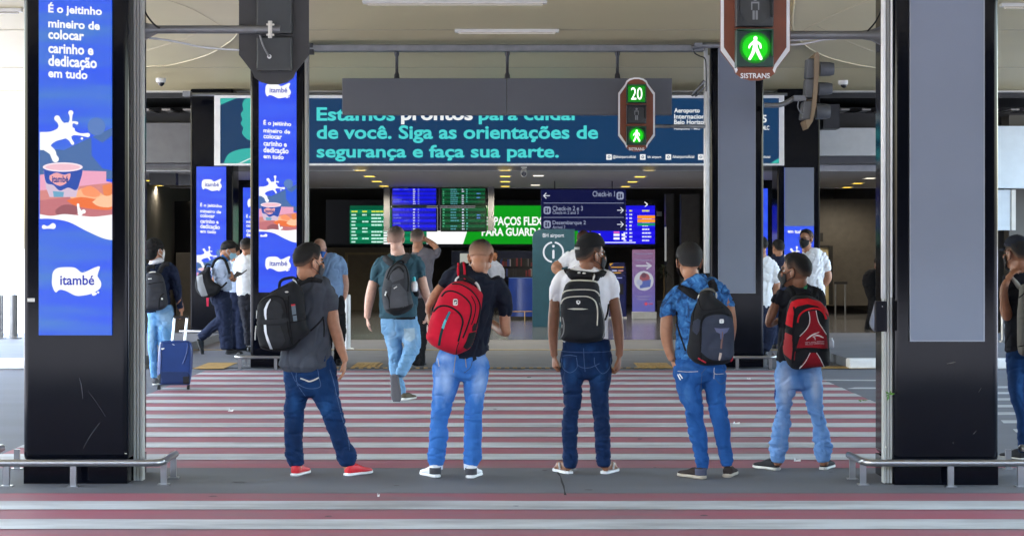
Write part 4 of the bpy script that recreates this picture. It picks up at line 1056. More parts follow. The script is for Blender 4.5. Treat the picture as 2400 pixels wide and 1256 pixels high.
m_.flat([(1428, 618), (1438, 616), (1430, 624)], D - .025, G('#d8a03a', .8)); obj('print', m_, ks)
m_ = MB(); m_.pbox(1452, 665, 1461, 690, D - .01, .01); obj('card_reader', m_, ks, M_DKST)
m_ = MB(); m_.pbox(1425, 742.5, 1469, 748, D - .05, .5); obj('base', m_, ks, M_PALE)
# ---- indoor plant
D = 48.5
pl = thing('potted_plant', 'dark potted plant with long narrow leaves in the hall, right of the roll-up banner', 'plant', tuple(W(1555, 742, D)))
m_ = MB(); rq = random.Random(11)
for (cx_, cy_) in ((1556, 625), (1560, 645), (1552, 636)):
    for k in range(16):
        a = rq.uniform(0, 2 * math.pi); e = rq.uniform(-.3, 1.0); L = rq.uniform(.14, .3)
        p = W(cx_, cy_, D); q = Vector((math.cos(a), math.sin(a), e)).normalized() * L
        side = q.cross(Vector((0, 0, 1))).normalized() * .018
        m_.add([p, p + q * .5 + side + Vector((0, 0, .02)), p + q - Vector((0, 0, .05)), p + q * .5 - side + Vector((0, 0, .02))], [(0, 1, 2, 3)])
obj('leaves', m_, pl, mat('plant_dark', (.012, .02, .01), .4))
m_ = MB(); m_.tube([W(1556, 625, D), W(1557, 680, D), W(1555, 712, D)], [.012, .016, .02], 8); obj('stem', m_, pl, mat('stem_brown', (.08, .055, .02), .7))
m_ = MB(); m_.tube([W(1555, 705, D), W(1555, 742, D)], [.16, .12], 18); obj('pot', m_, pl, mat('pot_dark', (.02, .018, .016), .5), smooth=True, auto=40)
# ---- inverted-U stand in the right hall
D = 49.0
bs = thing('barrier_frame', 'dark inverted-U metal barrier standing by the pale door in the right hall', 'barrier', tuple(W(1970, 741, D)))
m_ = MB(); zb = .016; x0 = W(1958, 0, D).x; x1 = W(1981, 0, D).x; zt = W(0, 660, D).z
m_.tube([(x0, D, zb), (x0, D, zt)], .022, 10); m_.tube([(x1, D, zb), (x1, D, zt)], .022, 10); obj('post', m_, bs, M_STEEL, smooth=True, auto=40)
m_ = MB(); m_.box((x0 - .04, D - .03, zt - .06), (x1 + .05, D + .03, zt)); obj('top_bar', m_, bs, M_DKST)
# leaf stuck on the near right pole, leaf and litter on the ground
def sprig(px, py, d, label, s, z=None):
    c = W(px, py, d)
    if z is not None: c.z = z
    m_ = MB()
    for k, (a, L) in enumerate(((.2, 1), (1.1, .8), (2.4, .9), (3.6, .7), (-1.9, 1.2))):
        q = Vector((math.cos(a), -.15, math.sin(a) * (1 if z is None else .15))) * s * L; n_ = Vector((-q.z, 0.02, q.x)) * .22
        if z is not None: n_ = Vector((0, .012, 0.004))
        m_.add([c, c + q * .5 + n_, c + q, c + q * .5 - n_], [(0, 1, 2, 3)])
    o = obj('leaf_sprig', m_, mat=mat('leaf_green', (.07, .2, .02), .5)); tag(o, label, 'leaf')
sprig(2084, 924, 14.42, 'small green leaf sprig caught on the near right pole', .04)
sprig(2020, 943, 21.95, 'green leaf lying on the right edge of the red crossing', .07, .03)
def litter(px, py, label, w, h):
    d = GD(py); c = W(px, py, d); m_ = MB()
    m_.add([(c.x - w, d, .012), (c.x + w * .8, d - h, .013), (c.x + w, d + h * .6, .03), (c.x - w * .3, d + h, .02)], [(0, 1, 2, 3)])
    m_.add([(c.x - w, d, .0125), (c.x - w * .3, d + h, .0205), (c.x - w * .6, d + h * .5, .04)], [(0, 1, 2)])
    o = obj('paper_scrap', m_, mat=M_RIM); tag(o, label, 'litter')
litter(541, 966, 'white paper scrap on the crossing left of the man in red shoes', .03, .05)
litter(1726, 996, 'small white scrap on the crossing between the camouflage shirt and the red and black bag', .035, .02)
litter(1869, 1084, 'pale scrap between the feet of the young man in pale baggy jeans', .03, .015)
litter(1755, 891, 'tiny white scrap on the far crossing left of the red and black bag', .025, .06)
litter(887, 1167, 'tiny white speck near the front crossing below the red shoes', .008, .01)
# ================================================================ PEOPLE
def fuse(mb, vox, smooth=4, fac=0.5):
    """melt overlapping tubes and ellipsoids into one continuous skin"""
    me = mb.mesh('tmp'); o = bpy.data.objects.new('tmp', me); COL.objects.link(o)
    r = o.modifiers.new('r', 'REMESH'); r.mode = 'VOXEL'; r.voxel_size = vox
    if smooth:
        s = o.modifiers.new('s', 'SMOOTH'); s.iterations = smooth; s.factor = fac
    dg = bpy.context.evaluated_depsgraph_get()
    out = bpy.data.meshes.new_from_object(o.evaluated_get(dg))
    bpy.data.objects.remove(o); bpy.data.meshes.remove(me)
    out.materials.clear()
    out.polygons.foreach_set('material_index', [0] * len(out.polygons))
    return out
def bvh_of(me):
    return BVHTree.FromPolygons([v.co.copy() for v in me.vertices], [tuple(p.vertices) for p in me.polygons])
CAM = Vector((0, 0, CH))
def onto(px, py, d, bvh, off=.002):
    """the point of a surface seen behind a pixel, lifted off it a little"""
    t = W(px, py, d); r = (t - CAM).normalized()
    h = bvh.ray_cast(CAM, r)
    if h[0] is None or abs(h[0].y - d) > .6:
        h = bvh.find_nearest(t)
        if h[0] is None: return t
    n = h[1] if h[1].dot(r) < 0 else -h[1]
    return h[0] + n * off
def crop(x0, y0, k): return lambda zx, zy: (x0 + zx / k, y0 + zy / k)
def ribbon(mb, C, pts, d, bvh, mt=None, h=.003, n=5, w=None):
    """thin raised band following a surface; pts = (zx, zy, full width) in crop coordinates"""
    if w is not None: pts = [(p[0], p[1], w) for p in pts]
    P = smooth_path(pts, n); vs = []
    k = C(1, 0)[0] - C(0, 0)[0]
    Q = [(*C(p[0], p[1]), p[2] * k / 2) for p in P]
    for i, (x, y, r) in enumerate(Q):
        a = Q[max(i - 1, 0)]; b = Q[min(i + 1, len(Q) - 1)]
        dx, dy = b[0] - a[0], b[1] - a[1]; l = math.hypot(dx, dy) or 1
        nx, ny = -dy / l * r, dx / l * r
        for f, o_ in ((-1, -.003), (-1, h * .6), (0, h), (1, h * .6), (1, -.003)):
            vs.append(onto(x + nx * f, y + ny * f, d, bvh, o_))
    fs = []
    for i in range(len(Q) - 1):
        for j in range(4): fs.append((i * 5 + j, i * 5 + j + 1, i * 5 + 6 + j, i * 5 + 5 + j))
    fs += [(0, 1, 2, 3, 4), tuple((len(Q) - 1) * 5 + j for j in (4, 3, 2, 1, 0))]
    mb.add(vs, fs, mt)
def patch(mb, C, poly, d, bvh, mt=None, h=.002, step=2.2):
    """raised patch of cloth on a surface; poly in crop coordinates"""
    P = [C(*p) for p in poly]
    bm = bmesh.new(); vs = [bm.verts.new((p[0], p[1], 0)) for p in P]
    try: f = bm.faces.new(vs)
    except ValueError: bm.free(); return
    bmesh.ops.triangulate(bm, faces=[f])
    xs = [p[0] for p in P]; ys = [p[1] for p in P]
    for ax, lo, hi in ((0, min(xs), max(xs)), (1, min(ys), max(ys))):
        c = lo + step
        while c < hi:
            no = (1, 0, 0) if ax == 0 else (0, 1, 0); co = (c, 0, 0) if ax == 0 else (0, c, 0)
            bmesh.ops.bisect_plane(bm, geom=bm.verts[:] + bm.edges[:] + bm.faces[:], plane_co=co, plane_no=no); c += step
    bm.verts.index_update()
    V = [onto(v.co.x, v.co.y, d, bvh, h) for v in bm.verts]
    B = [onto(v.co.x, v.co.y, d, bvh, -.004) for v in bm.verts]
    n = len(V); fs = [tuple(v.index for v in f.verts) for f in bm.faces]
    for e in bm.edges:
        if len(e.link_faces) == 1: a, b = e.verts[0].index, e.verts[1].index; fs.append((a, b, b + n, a + n))
    bm.free(); mb.add(V + B, fs, mt)
def puff(mb, C, poly, d, T, Tb=.04, Rr=None, n=4, step=3.0, p=2.4, mt=None, lump=.0):
    """soft bag shape: outline in crop coordinates at distance d, T thick towards the street, Tb towards the back"""
    P = [C(*q) for q in smooth_path(list(poly) + [poly[0]], n)[:-1]]
    s = F / d
    R_ = (Rr or T * .8) * s
    xs = [q[0] for q in P]; ys = [q[1] for q in P]
    def inside(x, y):
        c = False; j = len(P) - 1
        for i in range(len(P)):
            if (P[i][1] > y) != (P[j][1] > y) and x < (P[j][0] - P[i][0]) * (y - P[i][1]) / (P[j][1] - P[i][1]) + P[i][0]: c = not c
            j = i
        return c
    A = np.array(P); Bn = np.roll(A, -1, 0); AB = Bn - A; L2 = (AB ** 2).sum(1) + 1e-9
    def dist(x, y):
        q = np.array((x, y)); t = np.clip(((q - A) * AB).sum(1) / L2, 0, 1)
        return float(np.sqrt((((A + AB * t[:, None]) - q) ** 2).sum(1).min()))
    pts = [Vector(q) for q in P]; nb = len(pts); D_ = [0.0] * nb
    # rings close to the edge for a round profile
    cx = sum(xs) / len(xs); cy = sum(ys) / len(ys)
    y = min(ys)
    while y < max(ys):
        x = min(xs)
        while x < max(xs):
            if inside(x, y):
                dd = dist(x, y)
                if dd > step * .3: pts.append(Vector((x, y))); D_.append(dd)
            x += step
        y += step
    edges = [(i, (i + 1) % nb) for i in range(nb)]
    r = geometry.delaunay_2d_cdt(pts, edges, [], 1, 1e-4)
    V2, F2, ov = r[0], r[2], r[3]
    front = []; back = []
    for i, v in enumerate(V2):
        dd = dist(v.x, v.y) if not (ov[i] and ov[i][0] < nb) else 0.0
        e = 1 - min(dd / R_, 1); hgt = (1 - e ** p) ** (1 / p) if e < 1 else 0
        w_ = W(v.x, v.y, d)
        lu = lump * noise.noise((w_.x * 9, w_.z * 9, d)) * hgt
        front.append(W(v.x, v.y, d - (T + lu) * hgt)); back.append(W(v.x, v.y, d + Tb * hgt))
    m_ = len(V2)
    bd = set(i for i in range(m_) if ov[i] and ov[i][0] < nb)
    fs = []
    for f in F2:
        fs.append(tuple(f)); fs.append(tuple((i if i in bd else i + m_) for i in f[::-1]))
    mb.add(front + back, fs, mt)
    return mb
def limb(mb, C, d, rings, ratio=1.0, n=4, seg=16, grow=1.0, shrink=None):
    """rings = (zx, zy, half width[, depth offset in m[, depth ratio]]) in crop coordinates"""
    k = C(1, 0)[0] - C(0, 0)[0]
    R4 = [(r[0], r[1], r[2], r[3] if len(r) > 3 else 0.0, r[4] if len(r) > 4 else ratio) for r in rings]
    P = smooth_path(R4, n)
    pts = []; rad = []; rat = []
    for (x, y, r, dy, q) in P:
        px, py = C(x, y); s = F / (d + dy)
        pts.append(W(px, py, d + dy)); rad.append(max(r * k / s * grow, .004)); rat.append(q)
    # rounded ends
    a = (pts[0] - pts[1]).normalized() * rad[0]; b = (pts[-1] - pts[-2]).normalized() * rad[-1]
    if shrink is not False:
        pts = [pts[0] + a * .30, pts[0] + a * .2] + pts + [pts[-1] + b * .2, pts[-1] + b * .30]
        rad = [rad[0] * .45, rad[0] * .8] + rad + [rad[-1] * .8, rad[-1] * .45]; rat = [rat[0]] * 2 + rat + [rat[-1]] * 2
    mb.tube(pts, rad, seg, None, rat)
def frame(yaw, pitch=0, roll=0):
    """axes of a head or body: columns right, forward, up; yaw 0 looks away from the viewer, positive turns right"""
    return Matrix.Rotation(R(-yaw), 3, 'Z') @ Matrix.Rotation(R(-pitch), 3, 'X') @ Matrix.Rotation(R(roll), 3, 'Y')
def add_head(mb, c, M, s, big=True):
    E = lambda q, r, M2=None: mb.ell(c + M @ (Vector(q) * s), [x * s for x in r], M @ M2 if M2 else M, None, 18, 12)
    E((0, -.012, .035), (.074, .096, .083)); E((0, -.035, .0), (.066, .072, .075)); E((0, .03, -.03), (.062, .062, .075)); E((0, .045, -.072), (.043, .045, .042))
    E((0, .03, -.055), (.054, .05, .05)); E((0, .075, .028), (.05, .022, .02)); E((0, -.04, -.07), (.052, .055, .06))
    if big:
        E((0, .098, -.018), (.013, .02, .026)); E((0, .108, -.03), (.017, .014, .012)); E((0, .09, -.067), (.024, .012, .012))
        for q in (-1, 1):
            E((q * .077, -.012, -.012), (.012, .02, .034), Matrix.Rotation(R(q * 18), 3, 'Z')); E((q * .086, -.022, .0), (.006, .018, .028), Matrix.Rotation(R(q * 25), 3, 'Z'))
            E((q * .045, .07, -.02), (.022, .02, .022))
    else:
        E((0, .1, -.025), (.013, .02, .026))
        for q in (-1, 1): E((q * .08, -.014, -.008), (.012, .02, .033))
def hairline(phi, style):
    a = abs(phi)
    if style == 'bald': T = [(0, 80), (180, 80)]
    elif style == 'bun': T = [(0, 42), (55, 20), (80, 0), (100, -18), (140, -45), (180, -50)]
    else: T = [(0, 40), (45, 32), (62, 16), (72, -8), (84, -6), (97, 6), (112, -20), (135, -40), (180, -46)]
    for (x0, y0), (x1, y1) in zip(T, T[1:]):
        if x0 <= a <= x1: return y0 + (y1 - y0) * (a - x0) / (x1 - x0)
    return T[-1][1]
def hair_mat(name, dark, skin, top=.35):
    if name in _mats: return _mats[name]
    m, t, b = nodes(name)
    at = t.nodes.new('ShaderNodeAttribute'); at.attribute_name = 'fade'
    nz = t.nodes.new('ShaderNodeTexNoise'); nz.inputs['Scale'].default_value = 260; nz.inputs['Detail'].default_value = 3
    tc = t.nodes.new('ShaderNodeTexCoord'); t.links.new(tc.outputs['Object'], nz.inputs['Vector'])
    ad = t.nodes.new('ShaderNodeMath'); ad.operation = 'MULTIPLY_ADD'; ad.inputs[1].default_value = .5; ad.inputs[2].default_value = -.25
    t.links.new(nz.outputs[0], ad.inputs[0])
    a2 = t.nodes.new('ShaderNodeMath'); a2.operation = 'ADD'; t.links.new(ad.outputs[0], a2.inputs[0]); t.links.new(at.outputs['Fac'], a2.inputs[1])
    r = t.nodes.new('ShaderNodeValToRGB'); r.color_ramp.elements[0].position = .05; r.color_ramp.elements[0].color = (*skin, 1); r.color_ramp.elements[1].position = .75; r.color_ramp.elements[1].color = (*dark, 1)
    t.links.new(a2.outputs[0], r.inputs[0]); t.links.new(r.outputs[0], b.inputs['Base Color'])
    b.inputs['Roughness'].default_value = .75; b.inputs['Specular IOR Level'].default_value = .25
    bp = t.nodes.new('ShaderNodeBump'); bp.inputs['Strength'].default_value = .5; bp.inputs['Distance'].default_value = .004; t.links.new(nz.outputs[0], bp.inputs['Height']); t.links.new(bp.outputs[0], b.inputs['Normal'])
    _mats[name] = m
    return m
def add_hair(parent, c, M, s, mt, style='short', thick=.010, fade=28, soft=.0, name='hair', nphi=40, nth=14):
    """shell of cropped hair over the skull with a hairline, faded at the sides and nape"""
    vs = []; fd = []; fs = []
    for i in range(nphi):
        phi = -180 + 360 * i / nphi
        h0 = hairline(phi, style)
        for j in range(nth + 1):
            u = j / nth; el = h0 + (90 - h0) * u
            t = thick * min(1, u * 3.2) - .003 * max(0, 1 - u * 6)
            if abs(phi) < 50 and style != 'bald': t *= 1.3
            t += (.0045 * noise.noise((phi * .05, el * .06, s * 9)) + .003 * noise.noise((phi * .21, el * .19, s * 5))) * min(1, u * 4)
            a = R(phi); e = R(el)
            if e >= 0: q = Vector((.0755 * math.sin(a) * math.cos(e), .0975 * math.cos(a) * math.cos(e) - .012, .084 * math.sin(e) + .035))
            else:
                z = .035 + .095 * math.sin(e); w = 1 - .08 * min(1, (-el / 50)) ** 1.5; bk = max(0, -math.cos(a)) * min(1, -el / 25) * .006
                q = Vector((.0755 * math.sin(a) * w, .0975 * math.cos(a) * (w if math.cos(a) < 0 else 1) - .012 - bk, z))
            nrm = Vector((q.x / .0755, (q.y + .012) / .0975, max(0, q.z - .035) / .084)).normalized()
            vs.append(c + M @ ((q + nrm * (t + .0015)) * s))
            side = 1.0 if style == 'bun' else min(1, max(0, (el - h0) / fade))
            if abs(phi) < 55: side = 1
            fd.append(side)
        for j in range(nth):
            k = ((i + 1) % nphi) * (nth + 1)
            fs.append((i * (nth + 1) + j, k + j, k + j + 1, i * (nth + 1) + j + 1))
    mb = MB(); mb.add(vs, fs, mt); o = obj(name, mb, parent, smooth=True)
    at = o.data.attributes.new('fade', 'FLOAT', 'POINT'); at.data.foreach_set('value', fd)
    m_ = o.modifiers.new('thick', 'SOLIDIFY'); m_.thickness = .008 * s; m_.offset = -1
    return o
def add_mask(parent, c, M, s, mt, strap=None, name='face_mask'):
    vs = []; fs = []; nu, nv = 18, 8
    for i in range(nu + 1):
        u = -1 + 2 * i / nu
        for j in range(nv + 1):
            v = j / nv; a = R(u * 74)
            zt = .002 - .016 * abs(u) + .012 * (1 - abs(u)) ** 2; zb = -.122 + .052 * abs(u) ** 1.6
            z = zb + (zt - zb) * v
            bul = 1 + .07 * math.cos(u * 1.3) * math.sin(math.pi * v)
            rx = .0725 * (1 - .22 * max(0, (-.03 - z) / .09)); ry = .094 * (1 - .16 * max(0, (-.04 - z) / .08))
            y = ry * math.cos(a) * bul + .012
            if abs(u) < .3: y += .018 * (1 - abs(u) / .3) * math.exp(-((z + .03) / .035) ** 2)
            vs.append(c + M @ (Vector((rx * math.sin(a) * 1.03, y, z)) * s))
    for i in range(nu):
        for j in range(nv): fs.append((i * (nv + 1) + j, (i + 1) * (nv + 1) + j, (i + 1) * (nv + 1) + j + 1, i * (nv + 1) + j + 1))
    mb = MB(); mb.add(vs, fs, mt); o = obj(name, mb, parent, smooth=True)
    sm = o.modifiers.new('t', 'SOLIDIFY'); sm.thickness = .004; sm.offset = 0
    for q in (-1, 1):
        mb = MB()
        for z0, z1 in ((-.012, .022), (-.066, -.036)):
            mb.tube([c + M @ (Vector(p) * s) for p in ((q * .0715, .03, z0), (q * .08, .0, (z0 + z1) / 2 + .004), (q * .084, -.03, z1))], .0026 * s, 6)
        mb.tube([c + M @ (Vector(p) * s) for p in ((q * .084, -.03, .022), (q * .086, -.036, -.005), (q * .083, -.031, -.036))], .0026 * s, 6)
        obj('strap', mb, o, strap or mt, smooth=True)
    return o
def add_hand(mb, w, fwd, palm, size=.185, curl=(.5, .55, .6, .65), thumb=1, spread=1.0):
    """wrist point, pointing direction, direction the palm faces, side the thumb leaves (+1/-1 about fwd x palm)"""
    f = Vector(fwd).normalized(); p = Vector(palm); p = (p - f * p.dot(f)).normalized(); a = f.cross(p) * thumb
    L = size
    pl = w + f * L * .5
    vs = []
    # palm: flattened tube
    for (u, wd, th) in ((-.12, .030, .024), (0, .030, .022), (.12, .038, .024), (.3, .043, .022), (.48, .042, .018)):
        for k in range(12):
            t = 2 * math.pi * k / 12
            vs.append(w + f * (u * L) + a * (wd * math.cos(t) * L / .185) + p * (th * .62 * math.sin(t) * L / .185))
    fs = [(i * 12 + k, i * 12 + (k + 1) % 12, i * 12 + 12 + (k + 1) % 12, i * 12 + 12 + k) for i in range(4) for k in range(12)] + [tuple(range(12))[::-1], tuple(48 + k for k in range(12))]
    mb.add(vs, fs)
    for i, (off, ln) in enumerate(((.031, .40), (.0105, .45), (-.0105, .42), (-.031, .33))):
        b = w + f * (L * (.46 - .02 * abs(i - 1))) + a * (off * L / .185)
        dr = (f + a * (off * 2.2 * spread)).normalized(); c = curl[i]; ang = 0
        pts = [b - dr * .015, b]; rad = [.009, .0095]
        q = b
        for sgm, (fr, r) in enumerate(((.44, .0088), (.31, .008), (.25, .0068))):
            ang += c * (.7 if sgm == 0 else 1.0)
            v = dr * math.cos(ang) + p * math.sin(ang)
            q = q + v * (ln * fr * L); pts.append(q); rad.append(r)
        mb.tube(pts, [x * L / .185 for x in rad], 8)
    b = w + f * L * .12 + a * (.03 * L / .185)
    pts = [b - a * .01, b + (f * .5 + a * .55 + p * .1).normalized() * L * .17]; 
    pts.append(pts[-1] + (f * .9 + a * .15 + p * .25).normalized() * L * .17); pts.append(pts[-1] + (f * .9 - a * .15 + p * .35).normalized() * L * .12)
    mb.tube(pts, [.014 * L / .185, .0115 * L / .185, .0098 * L / .185, .0075 * L / .185], 8)
def add_shoe(parent, heel, fwd, up=(0, 0, 1), L=.29, body=None, sole=None, name='shoe', high=1.0, wide=1.0, lace=None, sole_h=.026, patch_m=None, g=.0):
    f = Vector(fwd).normalized(); u = Vector(up); u = (u - f * u.dot(f)).normalized(); a = f.cross(u); k = L / .29
    heel = Vector(heel) + u * g
    def loft(secs, nseg=14, z0=0.0):
        vs = []; fs = []
        for (x, w_, zb, zt, r) in secs:
            for j in range(nseg):
                t = 2 * math.pi * j / nseg
                cx = math.copysign(abs(math.cos(t)) ** r, math.cos(t)) * w_ * wide; sz = math.copysign(abs(math.sin(t)) ** r, math.sin(t))
                vs.append(heel + f * (x * k) + a * (cx * k) + u * ((zb + (zt - zb) * (sz + 1) / 2) * k))
        n = len(secs)
        for i in range(n - 1):
            for j in range(nseg): fs.append((i * nseg + j, i * nseg + (j + 1) % nseg, (i + 1) * nseg + (j + 1) % nseg, (i + 1) * nseg + j))
        fs += [tuple(range(nseg))[::-1], tuple((n - 1) * nseg + j for j in range(nseg))]
        m_ = MB(); m_.add(vs, fs); return m_
    h = high
    up_ = [(.004, .012, .02, .06 * h, .8), (.012, .03, .016, .085 * h, .8), (.03, .036, .016, .098 * h, .8), (.06, .038, .016, .100 * h, .8), (.09, .039, .016, .094 * h, .8), (.12, .040, .016, .082, .8), (.15, .0425, .016, .070, .8), (.19, .046, .016, .058, .8), (.23, .045, .016, .051, .85), (.258, .037, .016, .045, .9), (.276, .024, .018, .039, 1), (.284, .008, .02, .032, 1)]
    s = obj(name, loft(up_), parent, body, smooth=True, auto=60)
    so = [(-.004, .014, 0.006, sole_h, .7), (.004, .030, 0.001, sole_h, .6), (.02, .037, 0, sole_h, .6), (.07, .040, 0, sole_h, .6), (.12, .041, 0.001, sole_h, .6), (.16, .0445, 0.001, sole_h, .6), (.2, .049, 0, sole_h, .6), (.24, .047, 0, sole_h, .6), (.268, .037, .004, sole_h, .6), (.285, .02, .010, sole_h * .98, .7), (.291, .008, .013, sole_h * .95, .8)]
    obj('sole', loft(so), s, sole, smooth=True, auto=50)
    if lace is not None:
        m_ = MB()
        for i in range(5):
            x = (.10 + i * .022); z = (.088 - i * .0085)
            m_.tube([heel + f * (x * k) + a * (.022 * k) + u * ((z - .006) * k), heel + f * ((x + .004) * k) + u * ((z + .006) * k), heel + f * (x * k) - a * (.022 * k) + u * ((z - .006) * k)], .003, 6)
        obj('lace', m_, s, lace, smooth=True)
    if patch_m is not None:
        m_ = MB(); vs = []
        for i in range(5):
            for j in range(9):
                t = R(-100 + 200 * j / 8 + 180); z = .03 + .05 * i / 4
                vs.append(heel + f * ((.045 + math.cos(t) * .049) * k) + a * (math.sin(t) * .0425 * wide * k) + u * (z * k))
        m_.add(vs, [(i * 9 + j, i * 9 + j + 1, i * 9 + 10 + j, i * 9 + 9 + j) for i in range(4) for j in range(8)]); o = obj('heel_patch', m_, s, patch_m, smooth=True)
        sm = o.modifiers.new('t', 'SOLIDIFY'); sm.thickness = .004
    return s
def wrinkle(me, amp, fx=5, fz=7, seed=0.0, zones=None, diag=0.0):
    """cloth folds pushed into the surface; zones = (z, spread, amplitude, frequency)"""
    n = len(me.vertices); co = np.zeros(n * 3); me.vertices.foreach_get('co', co); co = co.reshape(-1, 3)
    no = np.zeros(n * 3); me.vertices.foreach_get('normal', no); no = no.reshape(-1, 3)
    out = co.copy(); zlo = co[:, 2].min() + .012
    for i in range(n):
        x, y, z = co[i]
        q = amp * noise.noise((x * fx + seed, y * fx, (z + diag * x) * fz))
        q += amp * .55 * (1 - 2 * abs(noise.noise((x * fx * 1.7 + seed + 7, y * fx * 1.7, (z - diag * x) * fz * 2.1))) - .6)
        n2 = noise.noise((x * fx * 1.5 + seed + 31, y * fx * 1.5, (z * 1.25 - diag * 1.3 * x) * fz)); q -= amp * 1.15 * max(0, 1 - abs(n2) * 6)
        if zones:
            for (zc, sp, am, fr) in zones:
                w = math.exp(-((z - zc) / sp) ** 2)
                if w > .02:
                    r = noise.noise((x * 7 + seed * 3, y * 7, z * fr + 1.2 * x * fr * .25)); q += am * w * (.7 - 1.6 * abs(r)) - am * w * .7 * max(0, 1 - abs(r) * 7)
        out[i] += no[i] * q * (.12 + .88 * min(1, max(0, (z - zlo) / .09)))
    me.vertices.foreach_set('co', out.ravel()); me.update()
def denim(name, dark, mid, light, tint=1.0):
    if name in _mats: return _mats[name]
    m, t, b = nodes(name)
    at = t.nodes.new('ShaderNodeAttribute'); at.attribute_name = 'wear'
    tc = t.nodes.new('ShaderNodeTexCoord')
    n1 = t.nodes.new('ShaderNodeTexNoise'); n1.inputs['Scale'].default_value = 16; n1.inputs['Detail'].default_value = 6
    mp = t.nodes.new('ShaderNodeMapping'); mp.inputs['Scale'].default_value = (1, 1, .45); t.links.new(tc.outputs['Object'], mp.inputs['Vector']); t.links.new(mp.outputs[0], n1.inputs['Vector'])
    ma = t.nodes.new('ShaderNodeMath'); ma.operation = 'MULTIPLY_ADD'; ma.inputs[1].default_value = .5; ma.inputs[2].default_value = -.25; t.links.new(n1.outputs[0], ma.inputs[0])
    ad = t.nodes.new('ShaderNodeMath'); ad.operation = 'ADD'; t.links.new(ma.outputs[0], ad.inputs[0]); t.links.new(at.outputs['Fac'], ad.inputs[1])
    r = t.nodes.new('ShaderNodeValToRGB'); e = r.color_ramp.elements
    e[0].position = 0.0; e[0].color = (*dark, 1); e[1].position = 1.0; e[1].color = (*light, 1); k = e.new(.45); k.color = (*mid, 1)
    t.links.new(ad.outputs[0], r.inputs[0]); t.links.new(r.outputs[0], b.inputs['Base Color'])
    b.inputs['Roughness'].default_value = .85; b.inputs['Specular IOR Level'].default_value = .2
    cloth_folds(t, b, tc, .8)
    _mats[name] = m
    return m
def set_wear(me, base, blobs, C, d):
    """washed-out areas of denim: blobs = (zx, zy, rx, ry, strength) in crop coordinates"""
    n = len(me.vertices); val = []
    k = C(1, 0)[0] - C(0, 0)[0]
    B = [(*C(b[0], b[1]), b[2] * k, b[3] * k, b[4]) for b in blobs]
    for v in me.vertices:
        s = F / v.co.y; px = CX + v.co.x * s; py = HY - (v.co.z - CH) * s
        q = base
        for (x, y, rx, ry, a) in B: q += a * math.exp(-((px - x) / rx) ** 2 - ((py - y) / ry) ** 2)
        val.append(q)
    at = me.attributes.new('wear', 'FLOAT', 'POINT'); at.data.foreach_set('value', val)
def skin(name, c):
    m = mat(name, c, .5, 0, .12, 22, .12, 180, spec=.35)
    b = m.node_tree.nodes['Principled BSDF']
    b.inputs['Subsurface Weight'].default_value = .08; b.inputs['Subsurface Radius'].default_value = (.012, .005, .003); b.inputs['Subsurface Scale'].default_value = .5
    return m
HAIR = hair_mat('hair_black', (.012, .011, .011), (.13, .075, .05))
SK_M = skin('skin_brown', (.40, .19, .11)); SK_D = skin('skin_dark', (.24, .105, .058)); SK_L = skin('skin_light', (.60, .36, .28)); SK_T = skin('skin_tan', (.45, .25, .16))
BLACKC = cloth('black_cloth', (.012, .0125, .016))
NEAR, FARV = .0062, .012

